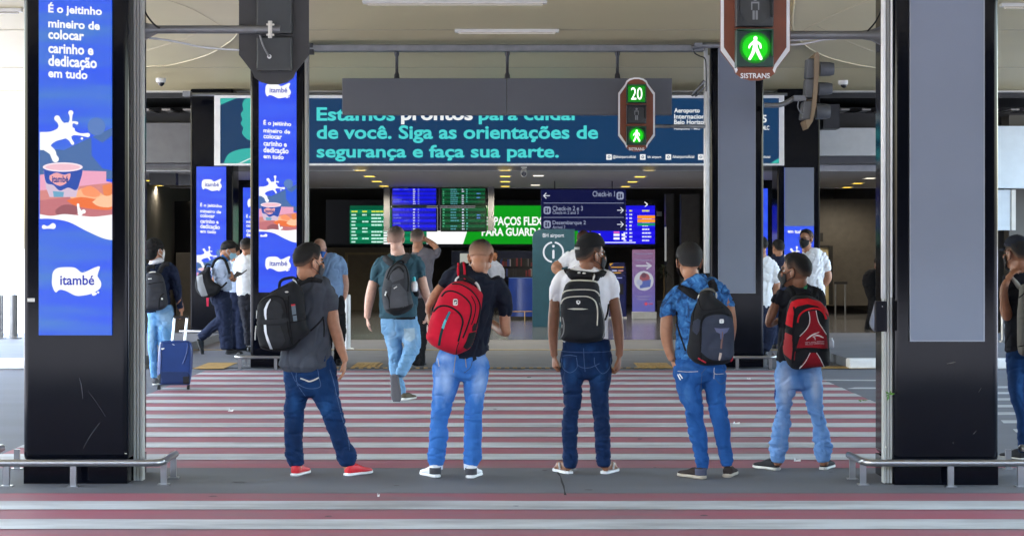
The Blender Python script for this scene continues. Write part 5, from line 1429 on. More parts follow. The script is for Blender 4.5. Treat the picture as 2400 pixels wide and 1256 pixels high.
class P:
    """one person: body first, clothes as parts"""
    def __init__(s, label, d, base_px, vox=NEAR, group=None):
        s.d = d; s.vox = vox; s.body = MB(); s.core = MB()
        p = W(base_px[0], base_px[1], d); p.z = .012 if d > 28.2 else .006
        s.t = thing('person', label, 'person', p, group); s.extra = []
    def head(s, C, zx, zy, scale, yaw, pitch=0, roll=0, dy=0.0):
        px, py = C(zx, zy); s.hc = W(px, py, s.d + dy); s.hM = frame(yaw, pitch, roll); s.hs = scale
        add_head(s.body, s.hc, s.hM, scale, s.vox < .009)
    def skin(s, C, *rs, ratio=1.0, seg=14):
        for r in rs: limb(s.body, C, s.d, r, ratio, seg=seg)
    def hand(s, C, zx, zy, dy, fwd, palm, size=.185, curl=(.5, .55, .6, .65), thumb=1):
        px, py = C(zx, zy); add_hand(s.body, W(px, py, s.d + dy), fwd, palm, size, curl, thumb)
    def garment(s, name, m, parts, vox=None, smooth=5, fold=.005, fx=5, fz=7, zones=None, diag=0, wear=None, core=.64, seed=None, keep=True):
        """parts = (crop, rings, ratio)"""
        mb = MB()
        for (C, rings, ratio) in parts:
            limb(mb, C, s.d, rings, ratio)
            if keep: limb(s.body, C, s.d, rings, ratio, n=2, seg=10, grow=core)
        me = fuse(mb, vox or s.vox * 1.15, smooth)
        if fold: wrinkle(me, fold, fx, fz, seed if seed is not None else s.d * 3.7 + len(name), zones, diag)
        if wear: set_wear(me, wear[0], wear[1], wear[2], s.d)
        me.materials.append(m)
        bv = bvh_of(me)
        o = obj(name, me, s.t, smooth=True)
        return o, bv
    def finish(s, m, smooth=3):
        me = fuse(s.body, s.vox, smooth)
        me.materials.append(m)
        s.bbvh = bvh_of(me)
        # eyes, brows, lips: facial regions of the one body mesh
        if hasattr(s, 'hc') and s.vox < .009:
            me.materials.append(mat('eye_dark', (.02, .015, .012), .3)); me.materials.append(mat('lip', (.28, .09, .07), .5)); me.materials.append(mat('eye_white', (.6, .58, .55), .3))
            Mi = s.hM.transposed()
            for p in me.polygons:
                q = Mi @ (p.center - s.hc) / s.hs
                if q.y < .055 or abs(q.z) > .12: continue
                ax = abs(q.x)
                if ((ax - .032) / .017) ** 2 + ((q.z - .006) / .0065) ** 2 < 1: p.material_index = 1 if abs(ax - .032) < .007 else 3
                elif ((ax - .033) / .022) ** 2 + ((q.z - .03) / .006) ** 2 < 1: p.material_index = 1
                elif (q.x / .024) ** 2 + ((q.z + .067) / .009) ** 2 < 1: p.material_index = 2
        return obj('body', me, s.t, smooth=True)
# ---------------------------------------------------------------- man in the dark grey tee, red trainers
U = crop(580, 560, 4.187); Lc = crop(620, 830, 4.187)
p = P('man in dark grey tee, dark jeans and red trainers, face turned right', 15.0, (745, 1117))
p.head(U, 612, 232, 1.07, 52, 4)
p.skin(U, [(620, 300, 62), (618, 350, 66), (615, 395, 78)])
p.skin(U, [(812, 620, 60), (828, 730, 65), (848, 850, 60), (874, 930, 58), (908, 1050, 50), (942, 1140, 40), (958, 1195, 35)])
p.hand(Lc, 787, 58, 0, (-.05, -.02, -1), (-1, .1, -.1), .185, (.35, .4, .45, .5), -1)
p.skin(U, [(520, 500, 55, .1), (500, 650, 55, .2), (520, 820, 45, .3), (640, 900, 38, .38)])
p.hand(U, 650, 905, .38, (1, .1, -.2), (0, -.2, -1), .18, (.8, .8, .8, .8), 1)
TEE1 = cloth('tee_charcoal', (.055, .062, .08))
sh, shb = p.garment('tee_shirt', TEE1, [(U, [(615, 372, 84), (632, 420, 150), (648, 500, 182), (640, 640, 182), (622, 760, 186), (606, 880, 200), (592, 1000, 222), (577, 1120, 250), (570, 1200, 266), (568, 1246, 270)], .74), (U, [(735, 470, 75), (785, 540, 86), (808, 620, 80), (818, 702, 71)], 1.0), (U, [(540, 440, 70), (500, 520, 70, .1), (490, 640, 62, .18)], 1.0)], fold=0.0102, fz=5, diag=.8, zones=[(1.02, .12, 0.006, 14)])
J1 = denim('denim_dark_blue', (.003, .012, .045), (.004, .028, .10), (.02, .09, .25))
tr, trb = p.garment('jeans', J1, [(Lc, [(420, 50, 246), (436, 130, 262), (446, 210, 268), (455, 290, 264), (458, 350, 240)], .62),
    (Lc, [(330, 260, 135), (318, 360, 122), (306, 450, 106), (290, 560, 100), (295, 640, 100), (285, 760, 92), (288, 850, 92), (290, 920, 86), (298, 980, 93), (312, 1050, 80), (318, 1082, 74)], 1.0),
    (Lc, [(560, 260, 155), (590, 360, 145), (620, 450, 125), (655, 560, 107), (682, 650, 101), (716, 760, 95), (748, 850, 88), (784, 930, 86), (802, 985, 100), (812, 1040, 88), (815, 1078, 74)], 1.0)],
    fold=0.0076, fx=4, fz=8, zones=[(.13, .09, 0.0189, 30), (.47, .1, 0.0095, 22), (.84, .08, 0.0081, 16)], wear=(.35, [(300, 500, 60, 120, .30), (600, 520, 80, 80, .35), (660, 420, 60, 200, .12), (200, 180, 50, 100, .3), (480, 360, 90, 60, .15), (300, 850, 120, 200, -.15), (760, 900, 120, 160, -.15)], Lc))
ST = cloth('stitch_pale', (.45, .42, .38)); STD = cloth('stitch_blue', (.05, .09, .18))
m_ = MB()
ribbon(m_, Lc, [(352, 235), (400, 252), (440, 266), (490, 250), (532, 228)], p.d, trb, ST, .002, w=13)
obj('pocket_stitching', m_, tr)
m_ = MB()
ribbon(m_, Lc, [(318, 150), (310, 220), (330, 290), (430, 335), (545, 318), (535, 230), (520, 140)], p.d, trb, STD, .0025, w=7); ribbon(m_, Lc, [(640, 150), (675, 260), (725, 480), (760, 620), (815, 800), (835, 940)], p.d, trb, STD, .0025, w=7); ribbon(m_, Lc, [(240, 110), (300, 260), (400, 410)], p.d, trb, STD, .002, w=6)
obj('seam', m_, tr)
p.skin(Lc, [(318, 1060, 52), (322, 1140, 45)]); p.skin(Lc, [(815, 1060, 52), (825, 1130, 45)])
p.finish(SK_M)
add_hair(p.t, p.hc, p.hM, p.hs, HAIR, thick=.013)
add_mask(p.t, p.hc, p.hM, p.hs, mat('mask_charcoal', (.025, .024, .03), .8, bump=.2))
m_ = MB(); C_ = U; px_, py_ = U(735, 360); 
REDS = mat('shoe_red', (.62, .012, .022), .55, vary=.12, bump=.25, bscale=200); WSOLE = mat('sole_white', (.75, .75, .76), .5)
x, y = Lc(290, 1208); a = W(x, y, GD(y))
x, y = Lc(285, 1208); add_shoe(p.t, W(x, y, GD(y)) + Vector((0, .02, .004)), (.27, 1, 0), L=.285, body=REDS, sole=WSOLE, lace=cloth('lace_red', (.5, .02, .03)))
x, y = Lc(795, 1206); add_shoe(p.t, W(x, y, GD(y)) + Vector((0, .03, .004)), (.8, 1, 0), L=.285, body=REDS, sole=WSOLE, lace=cloth('lace_red', (.5, .02, .03)))
# his black bag with pale reflective strips
def bag(label, C, d, poly, T, Tb, m, Rr=None, p_=2.6, lump=.012, step=2.2, base=None, name='backpack', smooth=3):
    px, py = C(*base) if base else C(sum(q[0] for q in poly) / len(poly), max(q[1] for q in poly))
    t = thing(name, label, 'backpack', tuple(W(px, py, d)))
    mb = MB(); puff(mb, C, poly, d, T, Tb, Rr, 4, step, p_, None, lump)
    me = mb.mesh('b'); 
    bm = bmesh.new(); bm.from_mesh(me)
    for _ in range(smooth): bmesh.ops.smooth_vert(bm, verts=bm.verts[:], factor=.4, use_axis_x=True, use_axis_y=True, use_axis_z=True)
    bmesh.ops.recalc_face_normals(bm, faces=bm.faces[:]); bm.to_mesh(me); bm.free(); me.update()
    bv = bvh_of(me); me.materials.append(m)
    o = obj('bag_body', me, t, smooth=True)
    return t, o, bv
BAGB = cloth('bag_black', (.013, .0135, .016), bump=.5, bscale=200); BAGD = cloth('bag_black_panel', (.022, .023, .027), bump=.5); STRAPB = cloth('strap_black', (.012, .012, .014), bump=.5); REFL = mat('reflective_pale', (.62, .65, .70), .4, vary=.08); BUCK = mat('buckle_pale', (.62, .62, .60), .4)
db = 14.86
t, o, bv = bag('bulky black backpack with two pale reflective strips, on the dark grey tee', U, db, [(215, 530), (310, 472), (400, 425), (455, 405), (500, 440), (540, 482), (562, 560), (572, 700), (590, 850), (622, 895), (600, 935), (520, 1005), (470, 1062), (420, 1092), (330, 1104), (250, 1104), (160, 1088), (120, 1060), (98, 980), (84, 900), (92, 760), (90, 680), (108, 625), (150, 575)], .17, .06, BAGB, Rr=.13)
m_ = MB(); patch(m_, U, [(222, 592), (190, 632), (164, 690), (166, 745), (176, 790), (189, 790), (186, 740), (189, 690), (206, 642), (231, 593)], db, bv, None, .003); obj('reflective_strip', m_, o, REFL)
m_ = MB(); patch(m_, U, [(162, 842), (166, 905), (187, 985), (222, 1076), (246, 1078), (216, 1000), (192, 930), (183, 842)], db, bv, None, .003); obj('reflective_strip', m_, o, REFL)
m_ = MB(); ribbon(m_, U, [(94, 818), (200, 812), (320, 806), (400, 790)], db, bv, None, .006, w=44); obj('compression_strap', m_, o, BAGD)
m_ = MB(); patch(m_, U, [(262, 600), (330, 640), (350, 720), (330, 780), (196, 782), (194, 700), (215, 640)], db, bv, None, .005); patch(m_, U, [(196, 850), (320, 850), (350, 930), (370, 1000), (330, 1060), (256, 1070), (222, 1000), (200, 920)], db, bv, None, .005); obj('front_pocket', m_, o, BAGD)
m_ = MB()
for pts in ([(400, 560), (402, 700), (418, 850), (440, 1010)], [(420, 820), (500, 805), (570, 790)], [(110, 640), (180, 580), (290, 560), (360, 610), (385, 740), (400, 900), (440, 1040)], [(130, 1050), (260, 1085), (420, 1060), (520, 980)], [(150, 575), (280, 500), (400, 450)]): ribbon(m_, U, pts, db, bv, None, .006, w=10)
obj('seam', m_, o, cloth('bag_seam', (.004, .004, .005)))
m_ = MB(); patch(m_, U, [(430, 656), (468, 650), (478, 735), (440, 745)], db, bv, None, .006); patch(m_, U, [(444, 754), (480, 748), (487, 802), (452, 808)], db, bv, None, .006); obj('side_tag', m_, o, cloth('tag_slate', (.12, .15, .18)))
m_ = MB(); patch(m_, U, [(427, 642), (464, 639), (468, 652), (430, 657)], db, bv, None, .007); obj('tag_end', m_, o, cloth('tag_red', (.55, .03, .04)))
m_ = MB(); k_ = lambda x, y, dd: W(*U(x, y), dd)
m_.tube([k_(*q, db - .03) for q in smooth_path([(312, 480), (318, 430), (345, 400), (400, 384), (445, 380), (475, 398), (492, 450)], 5)], .011, 10); obj('handle', m_, t, STRAPB, smooth=True)
m_ = MB(); m_.tube([k_(*q, db - .05) for q in smooth_path([(440, 398), (465, 412), (480, 440), (490, 468)], 4)], .006, 8); m_.ell(k_(490, 464, db - .06), (.009, .006, .006)); obj('buckle', m_, t, BUCK, smooth=True)
m_ = MB(); m_.tube([k_(*q, db - .06) for q in ((92, 700), (88, 780))], .004, 6); m_.tube([k_(*q, db - .06) for q in ((84, 850), (78, 930), (76, 990))], .005, 6); m_.ell(k_(385, 520, db - .16), (.014, .006, .006)); obj('zip_pull', m_, o, BUCK, smooth=True)
m_ = MB(); ribbon(m_, U, [(478, 455, 60), (545, 420, 52), (620, 402, 46), (700, 412, 38), (730, 420, 30)], 15.0, shb, None, .012); obj('shoulder_strap', m_, t, STRAPB, smooth=True)
m_ = MB(); ribbon(m_, U, [(612, 905), (665, 860), (720, 800), (745, 765)], 15.0, shb, None, .006, w=16); ribbon(m_, U, [(742, 770), (752, 860), (750, 960)], 15.0, shb, None, .004, w=14); obj('lower_strap', m_, t, STRAPB, smooth=True)

# ---------------------------------------------------------------- man in the navy tee with the red bag
U = crop(940, 560, 4.187); Lc = crop(940, 830, 4.187)
p = P('man in navy tee and light blue jeans, cropped head bowed, white trainers', 14.95, (1070, 1120))
p.head(U, 783, 192, 1.06, 12, 30, 0)
p.skin(U, [(785, 250, 72), (775, 300, 78), (765, 340, 88)])
p.skin(U, [(385, 470, 38), (325, 560, 44), (287, 632, 40), (272, 665, 34, .02), (275, 730, 24, .06)])
p.hand(U, 275, 722, .06, (-.05, .15, -1), (1, 0, 0), .165, (.7, .8, .9, 1.0), 1)
p.skin(U, [(1018, 740, 56), (1018, 850, 55), (1034, 915, 44), (1000, 905, 48, .05), (950, 870, 46, .13), (890, 825, 38, .2)])
p.hand(U, 880, 815, .22, (-1, .2, .4), (0, .3, 1), .18, (.7, .7, .8, .9), 1)
NAVY = cloth('tee_navy', (.009, .012, .024))
sh, shb = p.garment('tee_shirt', NAVY, [(U, [(765, 290, 92), (735, 345, 225), (722, 430, 262), (712, 560, 243), (694, 680, 224), (672, 800, 220), (654, 900, 222), (642, 1000, 226), (636, 1100, 236), (640, 1130, 236)], .72), (U, [(560, 320, 78), (462, 395, 76), (392, 458, 58)], 1.0), (U, [(900, 420, 105), (980, 540, 102), (1012, 640, 85), (1022, 750, 66)], 1.0)], fold=0.0102, fz=5, diag=.7, zones=[(1.05, .15, 0.0108, 12)])
J2 = denim('denim_light_blue', (.012, .065, .25), (.04, .155, .46), (.36, .50, .76))
tr, trb = p.garment('jeans', J2, [(Lc, [(612, -40, 222), (604, 40, 252), (598, 120, 270), (590, 180, 262)], .62),
    (Lc, [(460, 110, 150), (450, 200, 140), (445, 260, 130), (421, 400, 118), (402, 500, 104), (386, 600, 95), (372, 700, 93), (370, 800, 95), (358, 900, 92), (345, 985, 93), (346, 1040, 82), (346, 1080, 73)], 1.0),
    (Lc, [(730, 110, 140), (732, 200, 128), (727, 300, 116), (717, 450, 100), (710, 600, 92), (706, 700, 94), (701, 800, 91), (698, 900, 88), (702, 985, 92), (690, 1040, 80), (682, 1078, 72)], 1.0)],
    fold=0.0076, fx=4, fz=8, zones=[(.14, .07, 0.0162, 34), (.49, .08, 0.0108, 26), (.80, .07, 0.0095, 18)], wear=(.36, [(440, 270, 80, 170, .52), (770, 280, 70, 170, .50), (430, 30, 80, 40, .35), (790, 40, 80, 60, .3), (350, 300, 30, 250, .2), (330, 700, 30, 300, .12)], Lc))
m_ = MB(); ribbon(m_, Lc, [(535, 20), (525, 100), (515, 180)], p.d, trb, cloth('stitch_ochre', (.32, .24, .12)), .003, w=6); ribbon(m_, Lc, [(628, 10), (640, 130)], p.d, trb, cloth('stitch_ochre', (.32, .24, .12)), .003, w=6); ribbon(m_, Lc, [(360, 40), (375, 120)], p.d, trb, ST, .003, w=6); ribbon(m_, Lc, [(620, 180), (680, 130), (700, 60)], p.d, trb, STD, .003, w=8); obj('seam', m_, tr)
m_ = MB(); patch(m_, Lc, [(700, 20), (735, 10), (740, 50), (705, 70)], p.d, trb, None, .003); obj('back_patch', m_, tr, cloth('patch_dark', (.01, .012, .02)))
p.skin(Lc, [(346, 1050, 56), (345, 1125, 50)]); p.skin(Lc, [(682, 1050, 56), (682, 1125, 50)])
p.finish(SK_M)
add_hair(p.t, p.hc, p.hM, p.hs, hair_mat('hair_shaved', (.012, .011, .011), (.33, .18, .115)), thick=.006, fade=95)
m_ = MB()
for cx_ in (346, 682): limb(m_, Lc, p.d, [(cx_, 1075, 66), (cx_, 1135, 62)])
WSH = mat('shoe_white', (.72, .73, .76), .5, vary=.06); GPA = cloth('heel_grey', (.06, .06, .07))
x, y = Lc(355, 1224); s1 = add_shoe(p.t, W(x, y, GD(y)) + Vector((0, .04, .004)), (-.5, 1, 0), L=.275, body=WSH, sole=WSOLE, patch_m=GPA)
x, y = Lc(672, 1228); s2 = add_shoe(p.t, W(x, y, GD(y)) + Vector((0, .02, .004)), (.24, 1, 0), L=.275, body=WSH, sole=WSOLE, patch_m=GPA)
for cx_ in (346, 682):
    m_ = MB(); limb(m_, Lc, p.d, [(cx_, 1070, 68), (cx_, 1128, 64)], shrink=False); obj('sock', m_, p.t, cloth('sock_pale', (.55, .58, .68)), smooth=True)
m_ = MB(); patch(m_, U, [(665, 238), (700, 240), (712, 256), (690, 268), (664, 256)], p.d, shb, None, .004); obj('collar_label', m_, sh, cloth('label_white', (.7, .7, .7)))
db = 14.80
REDB = cloth('bag_red', (.46, .006, .026), bump=.4, bscale=220, vary=.14); REDB2 = cloth('bag_red_bright', (.62, .025, .03), bump=.4, bscale=220)
t, o, bv = bag('red backpack with black arched zips and teal stripe, hanging aslant on a navy tee', U, db, [(455, 455), (515, 418), (575, 406), (645, 418), (720, 458), (790, 512), (806, 560), (792, 690), (762, 820), (742, 920), (718, 1000), (690, 1064), (640, 1100), (565, 1136), (500, 1134), (400, 1098), (310, 1055), (262, 1005), (240, 968), (252, 900), (282, 780), (314, 690), (352, 600), (392, 520)], .19, .07, REDB, Rr=.11)
BZ = cloth('zip_black', (.008, .008, .01))
m_ = MB(); patch(m_, U, [(665, 922), (742, 905), (732, 965), (702, 1040), (645, 1082), (610, 1060), (640, 1000)], db, bv, None, .004); patch(m_, U, [(700, 860), (720, 825), (742, 840), (732, 895), (698, 905)], db, bv, None, .005); obj('side_pocket', m_, o, cloth('mesh_black', (.014, .014, .016), bump=.8, bscale=400))
for pts, w in (([(500, 442), (590, 450), (690, 510), (758, 600), (775, 680), (752, 800), (735, 850)], 12), ([(398, 565), (440, 520), (510, 513), (600, 553), (668, 620), (688, 680), (680, 760), (642, 880), (605, 972)], 15), ([(316, 715), (365, 668), (430, 655), (500, 675), (572, 730), (605, 800), (592, 880), (560, 1005)], 18), ([(690, 560), (728, 640), (722, 740), (690, 840)], 8), ([(540, 1130), (550, 1060), (570, 1010)], 8)):
    m_ = MB(); ribbon(m_, U, pts, db, bv, None, .005, w=w); obj('zip', m_, o, BZ, smooth=True)
m_ = MB(); ribbon(m_, U, [(480, 712, 22), (458, 755, 22), (440, 795, 24)], db, bv, cloth('stripe_blue', (.02, .16, .22)), .004); ribbon(m_, U, [(440, 790, 24), (420, 840, 25), (408, 880, 25)], db, bv, cloth('stripe_teal', (.10, .42, .48)), .004); ribbon(m_, U, [(408, 876, 25), (388, 950, 25), (372, 1042, 26)], db, bv, cloth('stripe_dark', (.008, .03, .035)), .004); obj('front_stripe', m_, o)
m_ = MB(); patch(m_, U, rr_(510, 588, 556, 652, 14), db, bv, BUCK, .005, 1.2); patch(m_, U, rr_(520, 600, 550, 640, 10), db, bv, BZ, .007, 1.2); patch(m_, U, [(520, 628), (530, 612), (548, 612), (540, 632), (528, 640)], db, bv, BUCK, .0085, 1.2); obj('badge', m_, o)
m_ = MB(); m_.ell(W(*U(632, 478), db - .15), (.018, .008, .008)); m_.ell(W(*U(258, 880), db - .06), (.005, .005, .03)); obj('zip_pull', m_, o, BUCK, smooth=True)
m_ = MB(); m_.tube([W(*U(x, y), db - .06) for x, y in smooth_path([(570, 372), (620, 366), (680, 395), (725, 425)], 5)], .012, 10); obj('handle', m_, t, STRAPB, smooth=True)
m_ = MB(); m_.tube([W(*U(x, y), db - .05) for x, y in smooth_path([(534, 415), (548, 385), (575, 368), (600, 362)], 4)], .007, 8); m_.tube([W(*U(x, y), db - .05) for x, y in smooth_path([(728, 425), (755, 460), (768, 500), (770, 525)], 4)], .010, 8); obj('handle_end', m_, t, BUCK, smooth=True)
m_ = MB(); ribbon(m_, U, [(592, 240), (594, 300), (605, 360), (630, 430)], 14.95, shb, STRAPB, .012, w=86); ribbon(m_, U, [(566, 242), (566, 300), (566, 366)], 14.95, shb, REDB, .017, w=20); ribbon(m_, U, [(618, 242), (622, 300), (630, 400)], 14.95, shb, REDB, .017, w=20); obj('shoulder_strap', m_, t, smooth=True)

# ---------------------------------------------------------------- man in the white tee, black cap, flip-flops
U = crop(1240, 545, 4.187); Lc = crop(1240, 830, 4.187)
p = P('man in white tee, black cap, slim dark blue jeans and white flip-flops', 15.1, (1374, 1112))
p.head(U, 612, 225, 1.08, 58, 0)
p.skin(U, [(560, 290, 66), (552, 330, 68), (548, 370, 80)])
p.skin(U, [(250, 650, 48), (246, 760, 54), (242, 850, 57), (236, 950, 53), (236, 1050, 48), (240, 1140, 40), (248, 1205, 36)])
p.hand(Lc, 250, 18, 0, (-.02, .05, -1), (1, .35, 0), .185, (.9, 1.0, 1.1, 1.2), 1)
p.skin(U, [(832, 640, 54), (848, 750, 58), (864, 850, 58), (874, 950, 55), (882, 1050, 49), (888, 1130, 41), (884, 1205, 37)])
p.hand(Lc, 884, 30, 0, (-.06, .05, -1), (-1, .35, 0), .2, (.9, 1.0, 1.1, 1.2), -1)
WT = cloth('tee_white', (.84, .84, .88), vary=.04)
sh, shb = p.garment('tee_shirt', WT, [(U, [(549, 330, 100), (548, 385, 205), (546, 450, 268), (546, 580, 264), (546, 700, 248), (546, 820, 238), (546, 940, 232), (546, 1050, 235)], .58), (U, [(410, 412, 55), (335, 440, 76), (276, 530, 76), (252, 620, 60), (250, 672, 51)], 1.0), (U, [(690, 412, 55), (762, 440, 76), (816, 530, 76), (832, 610, 62), (832, 656, 56)], 1.0)], fold=0.0055, fz=5, diag=.6)
m_ = MB(); ribbon(m_, U, [(440, 345), (500, 318), (560, 318), (620, 335), (665, 372)], p.d, shb, None, .008, w=26); obj('collar', m_, sh, WT, smooth=True)
J3 = denim('denim_navy', (.002, .009, .036), (.003, .02, .075), (.018, .075, .2))
tr, trb = p.garment('jeans', J3, [(Lc, [(558, -140, 232), (560, -60, 246), (560, 40, 260), (558, 120, 260), (556, 180, 240)], .62),
    (Lc, [(440, 100, 140), (428, 180, 126), (425, 250, 111), (427, 400, 92), (420, 500, 83), (410, 580, 80), (402, 650, 82), (399, 750, 80), (398, 850, 76), (400, 940, 71), (403, 1000, 78), (405, 1050, 71), (400, 1100, 62)], 1.0),
    (Lc, [(678, 100, 140), (688, 180, 126), (690, 250, 112), (690, 400, 94), (695, 500, 84), (708, 590, 82), (719, 700, 83), (721, 850, 79), (727, 940, 73), (730, 1000, 75), (732, 1050, 72), (731, 1088, 66)], 1.0)],
    fold=0.0068, fx=4, fz=9, zones=[(.12, .06, 0.0135, 36), (.5, .10, 0.0095, 26), (.82, .05, 0.0081, 18)], wear=(.30, [(430, 220, 70, 130, .34), (690, 220, 80, 130, .30), (560, -60, 200, 40, .2), (345, 90, 14, 50, .5), (770, 100, 14, 50, .4), (400, 700, 100, 200, -.08), (720, 700, 100, 200, -.08)], Lc))
m_ = MB()
for pts in ([(330, 15), (400, 8), (470, 20)], [(320, 40), (330, 130), (400, 180), (470, 130), (465, 30)], [(640, 30), (650, 110), (720, 190), (790, 130), (800, 30)], [(470, 100), (520, 130), (600, 130), (690, 90)], [(535, -60), (540, 60), (550, 170)], [(320, -30), (420, -22), (560, -18), (700, -22), (800, -30)]): ribbon(m_, Lc, pts, p.d, trb, STD, .003, w=6)
obj('seam', m_, tr)
for cx_, q in ((395, -1), (735, 1)):
    a = W(*Lc(cx_, 1090), p.d); x, y = Lc(405 if q < 0 else 733, 1185); h = W(x, y, GD(y)) + Vector((0, .03, .006))
    f = Vector((q * .42, 1, 0)).normalized(); hh = h + f * .03
    p.body.tube([a, a * .4 + (hh + Vector((0, 0, .09))) * .6, hh + Vector((0, 0, .05))], [.045, .036, .034], 12)
    p.body.tube([hh - f * .005 + Vector((0, 0, .045)), hh + f * .06 + Vector((0, 0, .055)), hh + f * .12 + Vector((0, 0, .045)), hh + f * .18 + Vector((0, 0, .036))], [.033, .036, .040, .040], 12, None, .75)
    sd = Vector((f.y, -f.x, 0))
    for k in range(5): p.body.tube([hh + f * .17 + sd * (.03 - .015 * k) + Vector((0, 0, .03)), hh + f * (.225 - .006 * abs(k - (0 if q < 0 else 4))) + sd * (.032 - .016 * k) + Vector((0, 0, .026))], [.0095, .008], 8)
    # sandal
    m_ = MB(); secs = []
    for (u_, w_) in ((-.01, .02), (.01, .034), (.06, .038), (.12, .04), (.18, .047), (.225, .044), (.252, .026)):
        for z in (0, .02):
            for e in (-1, 1): secs.append(h + f * (u_ + .01) + sd * (w_ * e) + Vector((0, 0, z)))
    fs = []
    for i in range(6):
        b_ = i * 4; c_ = b_ + 4
        fs += [(b_, b_ + 1, c_ + 1, c_), (b_ + 2, c_ + 2, c_ + 3, b_ + 3), (b_, c_, c_ + 2, b_ + 2), (b_ + 1, b_ + 3, c_ + 3, c_ + 1)]
    fs += [(0, 2, 3, 1), (24, 25, 27, 26)]
    m_.add(secs, fs); so = obj('flip_flop', m_, p.t, mat('rubber_white', (.72, .72, .72), .5), bevel=.003)
    m_ = MB(); m_.tube([h + f * .10 + sd * .043 + Vector((0, 0, .03)), h + f * .14 + sd * .03 + Vector((0, 0, .072)), h + f * .205 + Vector((0, 0, .055)), h + f * .14 - sd * .03 + Vector((0, 0, .072)), h + f * .10 - sd * .043 + Vector((0, 0, .03))], .007, 8); obj('strap', m_, so, mat('rubber_white', (.72, .72, .72), .5), smooth=True)
p.finish(SK_D)
add_hair(p.t, p.hc, p.hM, p.hs, HAIR, thick=.006)
add_mask(p.t, p.hc, p.hM, p.hs, mat('mask_black', (.014, .014, .016), .85, bump=.2))
def cap_on(p, m, brim=True, high=1.0, strap=True, el0=12):
    vs = []; fs = []; nphi, nth = 36, 10; c, M, s = p.hc, p.hM, p.hs
    for i in range(nphi):
        a = R(360 * i / nphi)
        for j in range(nth + 1):
            e = R(el0 - 6 * math.cos(a) * -1 + (90 - el0) * j / nth)
            bx = 1.0 + .08 * math.sin(2 * e)
            q = Vector((.086 * math.sin(a) * math.cos(e) * bx, .108 * math.cos(a) * math.cos(e) * bx - .010, .035 + .1 * high * math.sin(e) * (1.0 + .10 * math.cos(a) * math.cos(e))))
            vs.append(c + M @ (q * s))
        for j in range(nth):
            k = ((i + 1) % nphi) * (nth + 1); fs.append((i * (nth + 1) + j, k + j, k + j + 1, i * (nth + 1) + j + 1))
    mb = MB(); mb.add(vs, fs); o = obj('cap', mb, p.t, m, smooth=True); sm = o.modifiers.new('t', 'SOLIDIFY'); sm.thickness = .005
    if brim:
        vs = []; n = 14
        for i in range(n + 1):
            a = R(-62 + 124 * i / n)
            for (rad, z) in ((0, .0), (.5, -.006), (1, -.016)):
                vs.append(c + M @ (Vector((.086 * math.sin(a) * (1 + .1 * rad), .108 * math.cos(a) - .01 + .07 * rad * math.cos(a * 1.35), .052 + z - .02 * rad * math.sin(a) ** 2)) * s))
        mb = MB(); mb.add(vs, [(i * 3 + j, i * 3 + 3 + j, i * 3 + 4 + j, i * 3 + 1 + j) for i in range(n) for j in range(2)]); b = obj('brim', mb, o, m, smooth=True); sm = b.modifiers.new('t', 'SOLIDIFY'); sm.thickness = .004
    mb = MB(); mb.ell(c + M @ (Vector((0, -.01, .136 * high)) * s), (.009 * s, .009 * s, .005 * s)); obj('button', mb, o, m, smooth=True)
    if strap:
        mb = MB(); mb.tube([c + M @ (Vector((.097 * math.sin(R(a)), .118 * math.cos(R(a)) - .012, .050)) * s) for a in (160, 172, 184, 196)], .009 * s, 8, None, .3); obj('strap', mb, o, mat('strap_grey', (.35, .35, .34), .5), smooth=True)
    return o
cap_on(p, cloth('cap_black', (.010, .010, .011)), brim=False, high=1.25)
db = 14.94
BAGN = cloth('bag_ink', (.012, .013, .017), bump=.5, bscale=220); CREAM = cloth('piping_cream', (.52, .49, .42))
t, o, bv = bag('black backpack with cream piping in three arches, worn by the man in the white tee', U, db, [(430, 452), (395, 475), (355, 510), (328, 580), (305, 680), (300, 780), (308, 900), (304, 1000), (312, 1048), (362, 1074), (520, 1088), (640, 1080), (720, 1058), (750, 1000), (752, 900), (738, 800), (712, 700), (702, 600), (692, 530), (662, 472), (600, 450), (520, 446)], .18, .06, BAGN, Rr=.10)
m_ = MB(); puff(m_, U, [(362, 388), (400, 362), (470, 372), (560, 380), (640, 388), (690, 382), (752, 404), (700, 440), (670, 478), (560, 462), (440, 470), (385, 440)], db + .01, .09, .04, .05, 3, 2.2); obj('top_flap', m_, t, STRAPB, smooth=True)
for pts, w in (([(345, 515), (385, 482), (470, 470), (580, 474), (650, 482), (690, 508), (716, 538)], 10), ([(320, 612), (358, 575), (450, 562), (560, 560), (640, 570), (680, 600), (692, 625)], 10), ([(306, 705), (340, 655), (400, 632), (500, 626), (580, 630), (640, 665), (664, 720), (672, 800), (668, 912)], 10), ([(690, 690), (715, 770), (735, 880), (738, 960), (722, 1030)], 7), ([(330, 830), (345, 900), (340, 980), (315, 1030)], 7)):
    m_ = MB(); ribbon(m_, U, pts, db, bv, None, .006, w=w); obj('piping', m_, o, CREAM if w == 10 else cloth('piping_grey', (.2, .2, .2)), smooth=True)
m_ = MB(); patch(m_, U, [(376, 748), (440, 742), (520, 743), (582, 750), (520, 757), (440, 757)], db, bv, None, .005, 1.2); obj('zip_pocket', m_, o, CREAM)
m_ = MB(); patch(m_, U, [(462, 670), (482, 664), (503, 672), (502, 692), (484, 707), (466, 695)], db, bv, BUCK, .005, 1.2); patch(m_, U, [(472, 676), (482, 671), (494, 676), (485, 690)], db, bv, BZ, .0065, 1.2); obj('badge', m_, o)
m_ = MB(); 
for pts in ([(430, 378), (418, 410), (412, 446)], [(622, 420), (628, 476)]): ribbon(m_, U, pts, db, bv, None, .05, w=9)
